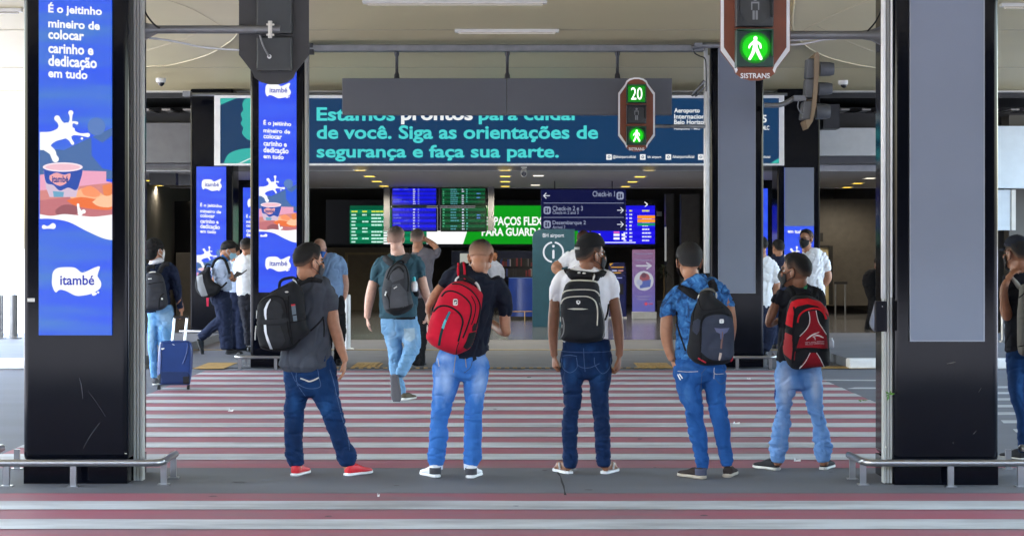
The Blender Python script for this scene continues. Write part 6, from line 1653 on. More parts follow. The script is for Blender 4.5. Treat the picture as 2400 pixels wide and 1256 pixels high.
m_.ell(W(*U(490, 394), db - .095), (.012, .006, .006)); m_.ell(W(*U(540, 398), db - .095), (.014, .006, .006)); m_.ell(W(*U(327, 920), db - .1), (.005, .005, .02)); m_.ell(W(*U(308, 850), db - .07), (.004, .004, .02)); obj('zip_pull', m_, t, BUCK, smooth=True)
for pts in ([(395, 395), (375, 375), (365, 350)], [(690, 420), (722, 400), (745, 412)]):
    m_ = MB(); ribbon(m_, U, pts, 15.1, shb, None, .012, w=60); obj('shoulder_strap', m_, t, STRAPB, smooth=True)
m_ = MB(); ribbon(m_, U, [(745, 860), (770, 780), (780, 700)], 15.1, shb, None, .006, w=14); obj('lower_strap', m_, t, STRAPB, smooth=True)

# ---------------------------------------------------------------- man in the blue camouflage shirt
U = crop(1490, 565, 4.187); Lc = crop(1490, 830, 4.187)
p = P('man in blue camouflage shirt and mid blue jeans, one hand in his pocket', 14.95, (1660, 1118))
p.head(U, 522, 208, 1.10, -4, 3)
p.skin(U, [(530, 290, 76), (548, 345, 78), (560, 390, 90)])
p.skin(U, [(308, 725, 60), (304, 820, 65), (300, 920, 61), (312, 1000, 55), (334, 1090, 46), (358, 1160, 38)])
p.hand(U, 360, 1165, .02, (.35, .2, -1), (1, .3, 0), .17, (.6, .7, .8, .9), 1)
p.skin(U, [(915, 640, 55), (935, 760, 52), (945, 860, 44), (930, 980, 38, .1)])
def camo(name):
    m, t_, b = nodes(name); tc = t_.nodes.new('ShaderNodeTexCoord')
    n = t_.nodes.new('ShaderNodeTexNoise'); n.inputs['Scale'].default_value = 15; n.inputs['Detail'].default_value = 3; n.inputs['Distortion'].default_value = 1.2; t_.links.new(tc.outputs['Object'], n.inputs['Vector'])
    r = t_.nodes.new('ShaderNodeValToRGB'); r.color_ramp.interpolation = 'EASE'; e = r.color_ramp.elements; e[0].position = .36; e[0].color = (.018, .055, .15, 1); e[1].position = .66; e[1].color = (.085, .26, .55, 1); k = e.new(.45); k.color = (.028, .115, .32, 1); k = e.new(.54); k.color = (.042, .165, .42, 1)
    t_.links.new(n.outputs[0], r.inputs[0]); t_.links.new(r.outputs[0], b.inputs['Base Color']); b.inputs['Roughness'].default_value = .85; b.inputs['Specular IOR Level'].default_value = .2; cloth_folds(t_, b, tc, .9)
    return m
CAMO = camo('camouflage_blue')
sh, shb = p.garment('camouflage_shirt', CAMO, [(U, [(572, 350, 95), (590, 410, 170), (606, 460, 235), (622, 540, 262), (634, 640, 256), (636, 760, 244), (634, 880, 246), (632, 1000, 238), (628, 1150, 245)], .62), (U, [(470, 470, 55), (405, 510, 74), (355, 590, 78), (318, 680, 78), (310, 738, 73)], 1.0), (U, [(760, 440, 55), (830, 480, 72), (886, 560, 70), (915, 650, 62)], 1.0)], fold=0.0136, fz=6, diag=1.0, zones=[(1.15, .2, 0.0121, 12)])
m_ = MB(); puff(m_, U, [(438, 428), (470, 392), (540, 345), (604, 316), (650, 345), (706, 398), (690, 450), (640, 480), (560, 470), (480, 440)], 14.87, .05, .04, .05, 4, 2.2); obj('collar', m_, sh, CAMO, smooth=True)
J4 = denim('denim_mid_blue', (.006, .04, .16), (.016, .085, .28), (.07, .20, .46))
tr, trb = p.garment('jeans', J4, [(Lc, [(628, 30, 244), (630, 120, 252), (632, 190, 255), (645, 225, 225)], .62),
    (Lc, [(510, 130, 140), (512, 220, 140), (520, 300, 132), (528, 350, 127), (550, 450, 110), (570, 550, 96), (582, 650, 88), (603, 750, 88), (620, 850, 85), (638, 950, 78), (652, 1020, 74), (655, 1080, 64), (652, 1122, 54)], 1.0),
    (Lc, [(755, 130, 130), (765, 220, 122), (775, 300, 113), (782, 350, 108), (792, 450, 98), (806, 550, 90), (828, 650, 84), (850, 750, 81), (858, 850, 76), (872, 950, 72), (886, 1020, 72), (890, 1090, 54)], 1.0)],
    fold=0.0085, fx=4, fz=8, zones=[(.12, .06, 0.0149, 34), (.48, .1, 0.0081, 22), (.80, .07, 0.0108, 16)], wear=(.38, [(520, 400, 60, 120, .35), (480, 120, 100, 40, .25), (830, 440, 70, 170, .12), (720, 350, 60, 120, -.2), (600, 900, 100, 250, -.05), (850, 850, 80, 250, -.1)], Lc))
m_ = MB()
for pts in ([(412, 165), (500, 172), (610, 168)], [(640, 195), (690, 130)], [(770, 130), (775, 190), (860, 190)], [(650, 200), (640, 330), (650, 460)], [(770, 190), (768, 240)], [(780, 240), (830, 290), (880, 270)]): ribbon(m_, Lc, pts, p.d, trb, ST if pts[0][0] < 450 or pts[0][0] == 770 else STD, .003, w=6)
obj('seam', m_, tr)
m_ = MB(); ribbon(m_, Lc, [(412, 195), (425, 225), (440, 250)], p.d, trb, None, .003, w=10); ribbon(m_, Lc, [(428, 192), (445, 215), (458, 236)], p.d, trb, None, .003, w=10); obj('pocket_mark', m_, tr, cloth('mark_white', (.7, .72, .75)))
p.skin(Lc, [(652, 1090, 46), (650, 1150, 44)]); p.skin(Lc, [(890, 1070, 46), (905, 1140, 42)])
p.finish(SK_M)
add_hair(p.t, p.hc, p.hM, p.hs, hair_mat('hair_soft', (.02, .019, .02), (.05, .04, .035)), thick=.011, fade=20)
add_mask(p.t, p.hc, p.hM, p.hs, mat('mask_black', (.014, .014, .016), .85, bump=.2))
BRN = cloth('shoe_brown', (.032, .022, .020)); TAN = mat('sole_tan', (.42, .36, .29), .6); CUFF = cloth('heel_slate', (.07, .075, .12))
x, y = Lc(676, 1236); add_shoe(p.t, W(x, y, GD(y)) + Vector((0, .03, .004)), (-.75, 1, 0), L=.285, body=BRN, sole=TAN, high=.85, patch_m=CUFF, sole_h=.032)
x, y = Lc(896, 1220); add_shoe(p.t, W(x, y, GD(y)) + Vector((0, .02, .004)), (.3, 1, 0), L=.285, body=BRN, sole=TAN, high=.85, sole_h=.032)
db = 14.80
BAGS = cloth('bag_slate', (.032, .038, .06), bump=.5, bscale=240)
t, o, bv = bag('black and slate backpack with white badge, worn over the blue camouflage shirt', U, db, [(622, 500), (690, 474), (750, 482), (782, 540), (850, 598), (918, 660), (955, 722), (968, 850), (966, 1000), (960, 1148), (928, 1188), (860, 1214), (700, 1224), (620, 1213), (545, 1172), (502, 1110), (496, 1050), (516, 950), (526, 850), (536, 740), (556, 680), (590, 612), (606, 560)], .18, .06, BAGB, Rr=.10)
m_ = MB(); patch(m_, U, smooth_path([(640, 1085), (648, 960), (650, 850), (662, 780), (715, 735), (830, 722), (920, 748), (952, 810), (958, 1000), (950, 1130), (890, 1158), (780, 1164), (700, 1138), (640, 1085)], 3)[:-1], db, bv, None, .007, 2.6); obj('front_pocket', m_, o, BAGS, smooth=False)
m_ = MB(); patch(m_, U, [(560, 790), (610, 760), (640, 780), (640, 850), (600, 920), (560, 880)], db, bv, None, .004); obj('side_panel', m_, o, BAGS)
m_ = MB(); patch(m_, U, rr_(820, 766, 860, 806, 10), db, bv, BUCK, .010, 1.2); ribbon(m_, U, [(835, 778), (842, 788), (838, 798)], db, bv, BZ, .0115, w=7); obj('badge', m_, o)
m_ = MB(); patch(m_, U, [(770, 850), (830, 856), (912, 850), (892, 890), (862, 910), (852, 960), (830, 960), (824, 905), (790, 890)], db, bv, None, .009, 1.5); obj('appliqué_panel'.replace('é', 'e'), m_, o, cloth('panel_lilac', (.10, .11, .19)))
m_ = MB(); ribbon(m_, U, [(848, 888, 22), (848, 940, 20), (842, 1000, 18), (838, 1055, 16)], db, bv, cloth('tape_brown', (.16, .09, .08)), .011); ribbon(m_, U, [(834, 1095, 22), (826, 1130, 22), (818, 1158, 16)], db, bv, cloth('pull_tan', (.4, .32, .28)), .015); obj('zip_tape', m_, o)
for pts in ([(640, 1080), (628, 960), (632, 850), (645, 770), (700, 715), (820, 700), (930, 730)], [(600, 610), (570, 700), (560, 820)], [(615, 560), (640, 660), (700, 680), (850, 650)], [(640, 1090), (640, 1170)]):
    m_ = MB(); ribbon(m_, U, pts, db, bv, None, .006, w=9); obj('zip', m_, o, BZ, smooth=True)
m_ = MB(); ribbon(m_, U, [(612, 1145), (650, 1168), (688, 1190)], db, bv, None, .006, w=12); ribbon(m_, U, [(930, 1178), (948, 1158), (960, 1138)], db, bv, None, .006, w=12); obj('red_flash', m_, o, cloth('flash_red', (.5, .03, .05)))
m_ = MB(); m_.ell(W(*U(626, 1010), db - .17), (.008, .008, .025)); m_.ell(W(*U(650, 1022), db - .175), (.008, .008, .025)); m_.ell(W(*U(622, 560), db - .06), (.012, .012, .028)); m_.ell(W(*U(790, 535), db - .06), (.008, .008, .022)); obj('zip_pull', m_, t, BUCK, smooth=True)
m_ = MB(); m_.tube([W(*U(x, y), db - .04) for x, y in smooth_path([(622, 560), (640, 505), (690, 474), (742, 474), (775, 505), (790, 545)], 5)], .009, 10); obj('handle', m_, t, cloth('handle_grey', (.12, .12, .11)), smooth=True)
m_ = MB(); ribbon(m_, U, [(425, 440, 60), (480, 470, 75), (550, 515, 80), (605, 550, 70)], 14.95, shb, None, .012); obj('shoulder_strap', m_, t, STRAPB, smooth=True)
m_ = MB(); ribbon(m_, U, [(730, 395, 70), (755, 440, 76), (772, 500, 70)], 14.95, shb, None, .014); obj('shoulder_strap', m_, t, STRAPB, smooth=True)
m_ = MB(); ribbon(m_, U, [(400, 690), (402, 790), (430, 900), (490, 1075)], 14.95, shb, None, .005, w=16); obj('lower_strap', m_, t, STRAPB, smooth=True)

# ---------------------------------------------------------------- boy with the red and black bag
U = crop(1740, 590, 4.187); Lc = crop(1740, 830, 4.187)
p = P('young man in black tee and pale baggy jeans, face turned left', 15.35, (1865, 1103))
p.head(U, 510, 198, 1.06, -62, 0)
p.skin(U, [(552, 270, 62), (560, 315, 66), (566, 350, 80)])
p.skin(U, [(330, 500, 40), (300, 580, 48), (268, 660, 43), (252, 705, 30), (275, 712, 32, .04), (330, 690, 28, .1)])
p.hand(U, 320, 692, .10, (1, .25, .35), (-.3, .2, -1), .17, (.6, .7, .8, .9), 1)
p.skin(U, [(770, 470, 42, .05), (780, 580, 42, .12), (760, 680, 36, .22), (640, 700, 30, .3)])
BT = cloth('tee_black', (.011, .012, .017))
sh, shb = p.garment('tee_shirt', BT, [(U, [(566, 318, 88), (572, 365, 175), (576, 420, 222), (575, 560, 222), (566, 700, 216), (560, 850, 213), (554, 1000, 210), (548, 1080, 212)], .6), (U, [(400, 420, 70), (342, 465, 66), (312, 505, 56)], 1.0), (U, [(735, 410, 75), (768, 470, 58), (775, 530, 52)], 1.0)], fold=0.0102, fz=5, diag=.7)
J5 = denim('denim_washed', (.05, .16, .42), (.16, .31, .60), (.54, .62, .78))
tr, trb = p.garment('jeans', J5, [(Lc, [(552, 70, 214), (550, 160, 228), (550, 240, 236), (550, 290, 225)], .62),
    (Lc, [(440, 220, 122), (425, 300, 112), (416, 400, 102), (412, 470, 92), (404, 540, 72), (398, 600, 68), (392, 660, 72), (376, 730, 80), (366, 800, 84), (354, 890, 88), (346, 950, 76), (350, 1000, 74), (345, 1045, 68)], 1.0),
    (Lc, [(668, 220, 120), (684, 330, 104), (696, 430, 92), (718, 520, 80), (730, 590, 67), (748, 660, 66), (768, 750, 80), (782, 850, 86), (790, 920, 84), (788, 980, 76), (798, 1040, 64)], 1.0)],
    fold=0.0102, fx=5, fz=9, zones=[(.16, .13, 0.0270, 22), (.42, .10, 0.0216, 18), (.82, .08, 0.0108, 16)], wear=(.40, [(420, 300, 70, 170, .50), (720, 300, 60, 160, .42), (560, 220, 60, 100, -.35), (640, 350, 40, 130, -.1), (380, 850, 60, 200, .1), (640, 300, 40, 60, -.1)], Lc))
m_ = MB(); ribbon(m_, Lc, [(318, 340), (320, 390), (312, 440)], p.d, trb, None, .003, w=12); ribbon(m_, Lc, [(332, 540), (342, 560)], p.d, trb, None, .003, w=22); obj('torn_patch', m_, tr, cloth('patch_blue', (.01, .03, .2)))
p.skin(Lc, [(345, 1030, 46), (345, 1080, 44)]); p.skin(Lc, [(800, 1030, 46), (800, 1080, 44)])
p.finish(SK_D)
add_hair(p.t, p.hc, p.hM, p.hs, HAIR, thick=.013, fade=40)
add_mask(p.t, p.hc, p.hM, p.hs, mat('mask_black', (.014, .014, .016), .85, bump=.2))
DSH = cloth('shoe_graphite', (.022, .022, .026)); CRS = mat('sole_cream', (.62, .61, .57), .6); LC = cloth('lace_grey', (.25, .25, .25))
x, y = Lc(356, 1150); add_shoe(p.t, W(x, y, GD(y)) + Vector((0, .03, .004)), (-.68, 1, 0), L=.28, body=DSH, sole=CRS, lace=LC, high=.95)
x, y = Lc(795, 1146); add_shoe(p.t, W(x, y, GD(y)) + Vector((0, .03, .004)), (.42, 1, 0), L=.28, body=DSH, sole=CRS, lace=LC, high=.95)
db = 15.20
REDK = cloth('bag_crimson', (.24, .008, .016), bump=.5, bscale=220); REDL = cloth('bag_scarlet', (.60, .012, .022), bump=.4, bscale=220); PW = cloth('piping_white', (.7, .68, .68))
t, o, bv = bag('red and black backpack with white piping and a white swoosh mark', U, db, [(480, 445), (535, 424), (600, 420), (670, 428), (730, 460), (790, 500), (838, 568), (854, 650), (856, 800), (862, 950), (864, 1080), (845, 1124), (700, 1140), (580, 1158), (492, 1152), (432, 1090), (392, 980), (400, 900), (416, 800), (420, 680), (432, 560), (452, 490)], .19, .07, BAGB, Rr=.10)
m_ = MB(); patch(m_, U, [(446, 600), (478, 500), (516, 530), (500, 640), (490, 742), (425, 712)], db, bv, None, .004); patch(m_, U, [(480, 492), (540, 470), (640, 460), (760, 490), (828, 570), (848, 640), (820, 605), (740, 535), (640, 512), (540, 536), (518, 556), (500, 530)], db, bv, None, .004); obj('upper_panel', m_, o, REDL)
m_ = MB(); patch(m_, U, [(425, 792), (490, 822), (496, 930), (480, 1058), (412, 1000), (394, 900)], db, bv, None, .004); obj('side_pocket', m_, o, cloth('bag_mesh_red', (.35, .03, .035), bump=.8, bscale=350))
m_ = MB(); patch(m_, U, [(652, 584), (720, 575), (745, 680), (816, 802), (836, 948), (532, 942), (566, 826), (640, 742), (662, 660)], db, bv, None, .006); obj('front_panel', m_, o, REDK)
m_ = MB(); patch(m_, U, [(665, 990), (725, 990), (796, 1118), (562, 1138)], db, bv, None, .006); obj('lower_panel', m_, o, REDK)
m_ = MB(); ribbon(m_, U, [(542, 695), (560, 625), (622, 572), (720, 556), (790, 590), (820, 660)], db, bv, REDL, .008, w=16); obj('zip_arch', m_, o)
m_ = MB(); ribbon(m_, U, [(520, 975), (600, 955), (700, 955), (840, 960)], db, bv, BZ, .010, w=28); ribbon(m_, U, [(510, 1060), (520, 980), (560, 965)], db, bv, REDK, .006, w=8); ribbon(m_, U, [(505, 540), (520, 640), (500, 800), (500, 1000), (480, 1130)], db, bv, BZ, .006, w=24); ribbon(m_, U, [(420, 745), (455, 770), (490, 780)], db, bv, BZ, .010, w=50); obj('compression_strap', m_, o)
for pts in ([(650, 585), (662, 660), (640, 742), (562, 828)], [(720, 575), (745, 682), (782, 750), (820, 812)], [(665, 990), (620, 1070), (560, 1140)], [(725, 990), (765, 1050), (800, 1122)]):
    m_ = MB(); ribbon(m_, U, pts, db, bv, None, .009, w=8); obj('piping', m_, o, PW, smooth=True)
m_ = MB(); ribbon(m_, U, [(626, 862, 6), (680, 818, 14), (752, 788, 6)], db, bv, PW, .010); ribbon(m_, U, [(700, 822, 6), (745, 820, 14), (790, 842, 6)], db, bv, PW, .011); ribbon(m_, U, [(688, 828, 8), (708, 840, 14), (716, 864, 6)], db, bv, PW, .012); obj('swoosh_mark', m_, o)
PV = cloth('print_pale', (.55, .45, .48))
m_ = MB(); patch(m_, U, [(612, 884), (796, 874), (797, 905), (612, 918)], db, bv, REDK, .0095)
for x0, x1, y, w in ((614, 660, 888, 9), (668, 720, 885, 9), (728, 794, 881, 9), (614, 640, 902, 10), (650, 700, 900, 7), (706, 794, 896, 8), (616, 690, 912, 5), (700, 794, 906, 5)): ribbon(m_, U, [(x0, y), ((x0 + x1) / 2, y - 1), (x1, y - 2)], db, bv, PV, .0125, n=2, w=w)
obj('worn_print', m_, o)
m_ = MB(); m_.tube([W(*U(x, y), db - .03) for x, y in smooth_path([(522, 450), (536, 425), (600, 410), (660, 420), (676, 440)], 5)], .010, 8); m_.tube([W(*U(x, y), db - .06) for x, y in smooth_path([(690, 362), (682, 400), (670, 430)], 4)], .005, 6); obj('handle', m_, t, STRAPB, smooth=True)
m_ = MB(); patch(m_, U, [(600, 320), (640, 335), (628, 368), (604, 362)], 15.35, shb, None, .006); obj('green_tag', m_, t, cloth('tag_green', (.03, .22, .10)))
m_ = MB(); m_.ell(W(*U(546, 705), db - .13), (.007, .007, .03)); obj('zip_pull', m_, o, BUCK, smooth=True)
for pts in ([(500, 440), (480, 380), (440, 345)], [(690, 440), (730, 390), (760, 370)]):
    m_ = MB(); ribbon(m_, U, pts, 15.35, shb, None, .012, w=58); obj('shoulder_strap', m_, t, STRAPB, smooth=True)
t2 = thing('water_bottle', 'clear white water bottle in the right side pocket of the red and black bag', 'bottle', tuple(W(*U(868, 935), db)))
m_ = MB(); m_.tube([W(*U(866, y), db - .03) for y in (940, 880, 862, 852)], [.026, .026, .018, .014], 14); obj('bottle_body', m_, t2, mat('bottle_pale', (.66, .68, .72), .2), smooth=True)
m_ = MB(); m_.tube([W(*U(866, y), db - .03) for y in (853, 842)], [.016, .016], 14); obj('cap', m_, t2, WSOLE, smooth=True, auto=40)
# ---------------------------------------------------------------- man walking across with the grey backpack
A = crop(820, 530, 5.233); B = crop(820, 730, 5.233)
MID = .008
p = P('man in teal tee and pale jeans walking away over the crossing, one sole raised', 22.4, (950, 937), MID)
p.head(A, 568, 160, 1.10, 6, -2)
p.skin(A, [(578, 250, 80), (584, 300, 84), (590, 350, 95)])
p.skin(A, [(292, 680, 58), (265, 790, 62), (242, 900, 60), (226, 1000, 50), (217, 1080, 42), (214, 1120, 38)])
p.hand(B, 216, 78, 0, (.05, .05, -1), (1, .2, 0), .19, (.3, .4, .5, .6), 1)
p.skin(A, [(882, 630, 56), (902, 740, 60), (930, 830, 58), (958, 900, 52, .03), (968, 980, 42, .10), (960, 1050, 38, .16)])
p.hand(A, 958, 1060, .17, (-.1, .3, -1), (-1, .2, 0), .18, (.5, .6, .7, .8), -1)
TEAL = cloth('tee_teal', (.035, .085, .115))
sh, shb = p.garment('tee_shirt', TEAL, [(A, [(588, 345, 105), (588, 385, 200), (590, 450, 262), (590, 600, 256), (593, 750, 247), (594, 900, 242), (592, 1000, 242), (594, 1105, 240)], .6), (A, [(460, 410, 60), (385, 450, 78), (332, 560, 74), (303, 680, 54)], 1.0), (A, [(720, 400, 60), (800, 430, 78), (862, 530, 74), (880, 634, 58)], 1.0)], fold=.010, fz=5, diag=.7)
J6 = denim('denim_sky', (.05, .14, .30), (.16, .32, .52), (.45, .56, .68))
tr, trb = p.garment('jeans', J6, [(B, [(598, 75, 232), (606, 150, 236), (620, 220, 242), (625, 260, 225)], .6),
    (B, [(510, 200, 112), (520, 320, 104), (545, 420, 98), (560, 500, 90), (545, 600, 76), (552, 720, 66), (600, 850, 58), (640, 950, 48), (655, 1030, 36)], 1.0),
    (B, [(735, 200, 128), (755, 320, 118, -.02), (765, 420, 106, -.05), (745, 500, 98, -.08), (700, 590, 84, -.16), (655, 690, 74, -.24), (615, 770, 58, -.32)], 1.0)], fold=.009, fx=5, fz=9, zones=[(.35, .25, .010, 18)], wear=(.42, [(720, 300, 120, 90, .3), (520, 350, 60, 200, .15), (620, 220, 60, 40, -.3), (600, 400, 40, 150, -.25)], B))
m_ = MB(); ribbon(m_, B, [(410, 60), (500, 72), (600, 82), (700, 84), (800, 78)], p.d, trb, None, .008, w=30); obj('belt', m_, tr, BLACKC)
m_ = MB(); patch(m_, B, [(660, 210), (790, 200), (800, 330), (740, 370), (670, 340)], p.d, trb, None, .005); obj('back_pocket', m_, tr, cloth('denim_pocket', (.34, .46, .56)))
p.skin(B, [(655, 1020, 30), (655, 1070, 26)])
p.finish(SK_L)
add_hair(p.t, p.hc, p.hM, p.hs, hair_mat('hair_brown_grey', (.055, .042, .036), (.36, .22, .17)), thick=.008, fade=100)
GSOLE = mat('sole_slate', (.10, .10, .115), .8, bump=.6, bscale=60); OLV = cloth('shoe_olive', (.09, .075, .05))
x, y = B(538, 776); add_shoe(p.t, W(x, y, 22.0), (.10, .10, -1), (0.1, 1, .1), L=.32, body=OLV, sole=GSOLE, high=.8, wide=1.1)
x, y = B(650, 1096); add_shoe(p.t, W(x, y, GD(y)) + Vector((0, .02, .006)), (.45, 1, 0), L=.29, body=OLV, sole=CRS, high=.8)
BGY = cloth('bag_graphite', (.042, .045, .052), bump=.5); BGL = cloth('bag_ash', (.075, .078, .09), bump=.5)
db = 22.24
t, o, bv = bag('dark grey backpack with a small white tag, on the man walking over the crossing', A, db, [(545, 455), (610, 440), (680, 470), (722, 540), (742, 640), (750, 800), (788, 958), (752, 1020), (640, 1084), (540, 1094), (442, 1060), (406, 980), (386, 850), (392, 750), (412, 650), (440, 550), (490, 490)], .19, .06, BGY, Rr=.11, step=2)
m_ = MB(); patch(m_, A, [(520, 720), (610, 700), (690, 800), (715, 970), (640, 1000), (490, 1000), (495, 860)], db, bv, None, .006); patch(m_, A, [(510, 560), (600, 520), (660, 580), (660, 640), (520, 690), (490, 640)], db, bv, None, .006); obj('front_pocket', m_, o, BGL)
m_ = MB(); patch(m_, A, [(440, 1020), (640, 990), (770, 950), (750, 1020), (640, 1080), (540, 1090)], db, bv, None, .006); obj('base_panel', m_, o, BAGB)
for pts in ([(450, 640), (500, 520), (590, 455), (680, 500), (715, 640), (710, 800)], [(470, 660), (520, 560), (600, 500), (660, 560)], [(440, 820), (480, 900), (490, 1000)]):
    m_ = MB(); ribbon(m_, A, pts, db, bv, None, .008, w=14); obj('zip', m_, o, BZ)
m_ = MB(); ribbon(m_, A, [(540, 764), (578, 740)], db, bv, None, .012, w=12); ribbon(m_, A, [(436, 850), (450, 800)], db, bv, None, .012, w=14); obj('tag', m_, o, BUCK)
for pts in ([(425, 375, 66), (460, 420, 82), (520, 465, 78)], [(735, 355, 60), (690, 390, 76), (650, 440, 70)]):
    m_ = MB(); ribbon(m_, A, pts, 22.4, shb, None, .016); obj('shoulder_strap', m_, t, BGY, smooth=True)
m_ = MB(); m_.tube([W(*A(x, y), db - .04) for x, y in smooth_path([(560, 470), (590, 435), (640, 425), (660, 460)], 4)], .012, 8); obj('handle', m_, t, STRAPB, smooth=True)
t = thing('water_bottle', 'water bottle with turquoise cap and white label in the side pocket of the grey backpack', 'bottle', tuple(W(*A(790, 800), db - .05)))
m_ = MB(); m_.tube([W(*A(790, y), db - .07) for y in (800, 780, 700, 680, 672)], [.034, .036, .036, .028, .014], 16); obj('bottle_body', m_, t, mat('bottle_pale', (.66, .68, .72), .2), smooth=True)
m_ = MB(); m_.tube([W(*A(790, y), db - .07) for y in (772, 704)], [.0365, .0365], 16); obj('label', m_, t, WSOLE, smooth=True, auto=40)
m_ = MB(); m_.tube([W(*A(788, y), db - .07) for y in (676, 632, 622)], [.017, .016, .010], 14); obj('cap', m_, t, mat('cap_turquoise', (.03, .55, .65), .4), smooth=True, auto=40)
m_ = MB(); puff(m_, A, [(765, 780), (830, 770), (850, 850), (800, 860)], db - .03, .05, .03, .03, 3, 2); obj('side_pocket', m_, [q for q in COL.objects if q.get('label', '').startswith('dark grey backpack with a small')][0], BAGB, smooth=True)

# ---------------------------------------------------------------- the people farther off
def shoe_at(p, px, py, fwd, m, sole, z=.012, L=.28):
    c = W(px, py, p.d); c.z = z; add_shoe(p.t, c, fwd, L=L, body=m, sole=sole, high=.9)
BLKS = mat('shoe_black', (.014, .014, .015), .35); BLKSO = mat('sole_black', (.02, .02, .02), .7)
BLKT = cloth('trousers_black', (.010, .0105, .013)); NVT = cloth('trousers_navy', (.012, .018, .045))
# grey tee, hand on his head
p = P('man in mauve grey tee seen from behind, one hand raised to his head', 28.6, (985, 866), .010)
p.head(A, 830, 160, 1.12, 8, 0); p.skin(A, [(832, 230, 66), (836, 280, 70), (842, 320, 80)])
p.skin(A, [(1062, 290, 38), (1040, 240, 36), (980, 195, 33), (925, 160, 28), (905, 140, 24)]); p.hand(A, 912, 145, -.03, (-1, .1, .45), (0, 1, -.2), .18, (.3, .3, .35, .4), 1)
p.skin(A, [(700, 470, 44), (690, 600, 44), (700, 740, 38)])
GT = cloth('tee_mauve_grey', (.135, .125, .145))
p.garment('tee_shirt', GT, [(A, [(842, 290, 90), (858, 335, 160), (872, 400, 172), (876, 520, 150), (876, 640, 142), (880, 780, 140), (885, 860, 140)], .65), (A, [(960, 350, 70), (1040, 345, 62), (1072, 310, 46), (1065, 280, 42)], 1.0), (A, [(740, 360, 60), (705, 430, 56), (698, 520, 52)], 1.0)], fold=.010, fz=5, diag=.6)
p.garment('trousers', BLKT, [(B, [(890, -190, 138), (892, -80, 136), (885, 30, 120)], .62), (B, [(905, 0, 84), (895, 150, 76), (890, 300, 66), (880, 450, 62), (870, 560, 58), (862, 660, 54)], 1.0), (B, [(815, 0, 76), (810, 200, 70), (800, 400, 62), (800, 640, 52)], 1.0)], fold=.009)
p.finish(SK_M); add_hair(p.t, p.hc, p.hM, p.hs, hair_mat('hair_brown_grey', (.055, .042, .036), (.36, .22, .17)), thick=.008, fade=70)
for zx in (800, 862): x, y = B(zx, 690); shoe_at(p, x, y, (.15, 1, 0), BLKS, BLKSO)
# bald man with the blue mask
I = lambda x, y: (x, y)
p = P('bald man in light blue tee with a bright blue mask, looking down, facing the viewer', 28.9, (790, 861), .010)
p.head(I, 749, 583, 1.22, 158, 22); p.skin(I, [(758, 596, 10), (765, 606, 11), (770, 612, 14)])
p.skin(I, [(806, 640, 7.5), (811, 665, 7.2), (809, 690, 6), (803, 705, 5, .03)]); p.hand(I, 804, 700, .02, (-.3, .2, -1), (-1, 0, 0), .16, (.5, .6, .7, .8), 1)
p.skin(I, [(738, 645, 8), (735, 690, 7), (738, 720, 6)])
LB_ = cloth('tee_light_blue', (.22, .36, .60), vary=.22, vscale=3)
p.garment('tee_shirt', LB_, [(I, [(767, 598, 15), (770, 606, 27), (771, 618, 34), (774, 640, 31), (777, 665, 29), (778, 690, 29), (778, 700, 28)], .65), (I, [(793, 606, 10), (803, 622, 10.5), (807, 643, 9.5)], 1.0), (I, [(748, 610, 10), (740, 625, 10.5), (737, 648, 9)], 1.0)], fold=.010, diag=.6)
p.garment('trousers', BLKT, [(I, [(780, 695, 28), (782, 725, 28), (784, 745, 25)], .62), (I, [(794, 735, 17), (797, 770, 15), (796, 810, 12.5), (792, 850, 11)], 1.0), (I, [(770, 735, 16), (768, 770, 14), (764, 850, 11)], 1.0)], fold=.009)
p.finish(SK_L)
add_mask(p.t, p.hc, p.hM, p.hs, mat('mask_blue', (.02, .12, .50), .8))
shoe_at(p, 792, 855, (.2, -1, 0), BLKS, BLKSO); shoe_at(p, 764, 855, (-.2, -1, 0), BLKS, BLKSO)
# woman with the suitcase
Cc = crop(330, 550, 4.486); Dd = crop(300, 700, 5.709)
p = P('person in black bonnet, navy top and light jeans pulling a blue suitcase', 24.4, (362, 908), .009)
p.head(Cc, 158, 165, 1.12, 38, 0); p.skin(Cc, [(160, 240, 48), (164, 290, 54)])
p.skin(Cc, [(402, 690, 36), (425, 780, 30), (430, 800, 28)]); p.hand(Cc, 428, 800, 0, (.05, .1, -1), (-1, -.2, 0), .17, (1.2, 1.3, 1.3, 1.4), -1)
p.skin(Cc, [(60, 420, 50, -.02), (30, 560, 44, -.02), (20, 720, 36)])
NVH = cloth('hoodie_navy', (.010, .017, .045))
p.garment('top', NVH, [(Cc, [(165, 292, 80), (168, 335, 128), (172, 400, 150), (176, 540, 140), (180, 680, 134), (186, 800, 142)], .65), (Cc, [(245, 330, 58), (308, 360, 62), (350, 450, 62), (378, 580, 54), (404, 690, 44), (424, 772, 34)], 1.0), (Cc, [(90, 340, 56), (45, 420, 60), (25, 560, 52), (15, 700, 42)], 1.0)], fold=.011, diag=.5)
m_ = MB(); limb(m_, Cc, p.d, [(160, 268, 74), (165, 290, 86)], 1.0); obj('collar', m_, p.t, cloth('collar_white', (.62, .63, .70)), smooth=True)
tr, trb = p.garment('jeans', denim('denim_pale_sky', (.05, .16, .36), (.12, .30, .56), (.38, .55, .72)), [(Dd, [(440, 110, 165), (442, 190, 182), (438, 280, 178), (430, 330, 160)], .66), (Dd, [(345, 290, 85), (332, 420, 74), (326, 560, 68), (330, 720, 60), (336, 860, 52), (345, 980, 46), (348, 1050, 42)], 1.0), (Dd, [(500, 290, 105), (500, 420, 98), (490, 600, 78), (480, 850, 58), (478, 1000, 46)], 1.0)], fold=.008, wear=(.5, [(520, 260, 100, 100, .35), (320, 500, 60, 160, .25), (360, 400, 20, 200, -.3)], Dd))
p.finish(SK_M)
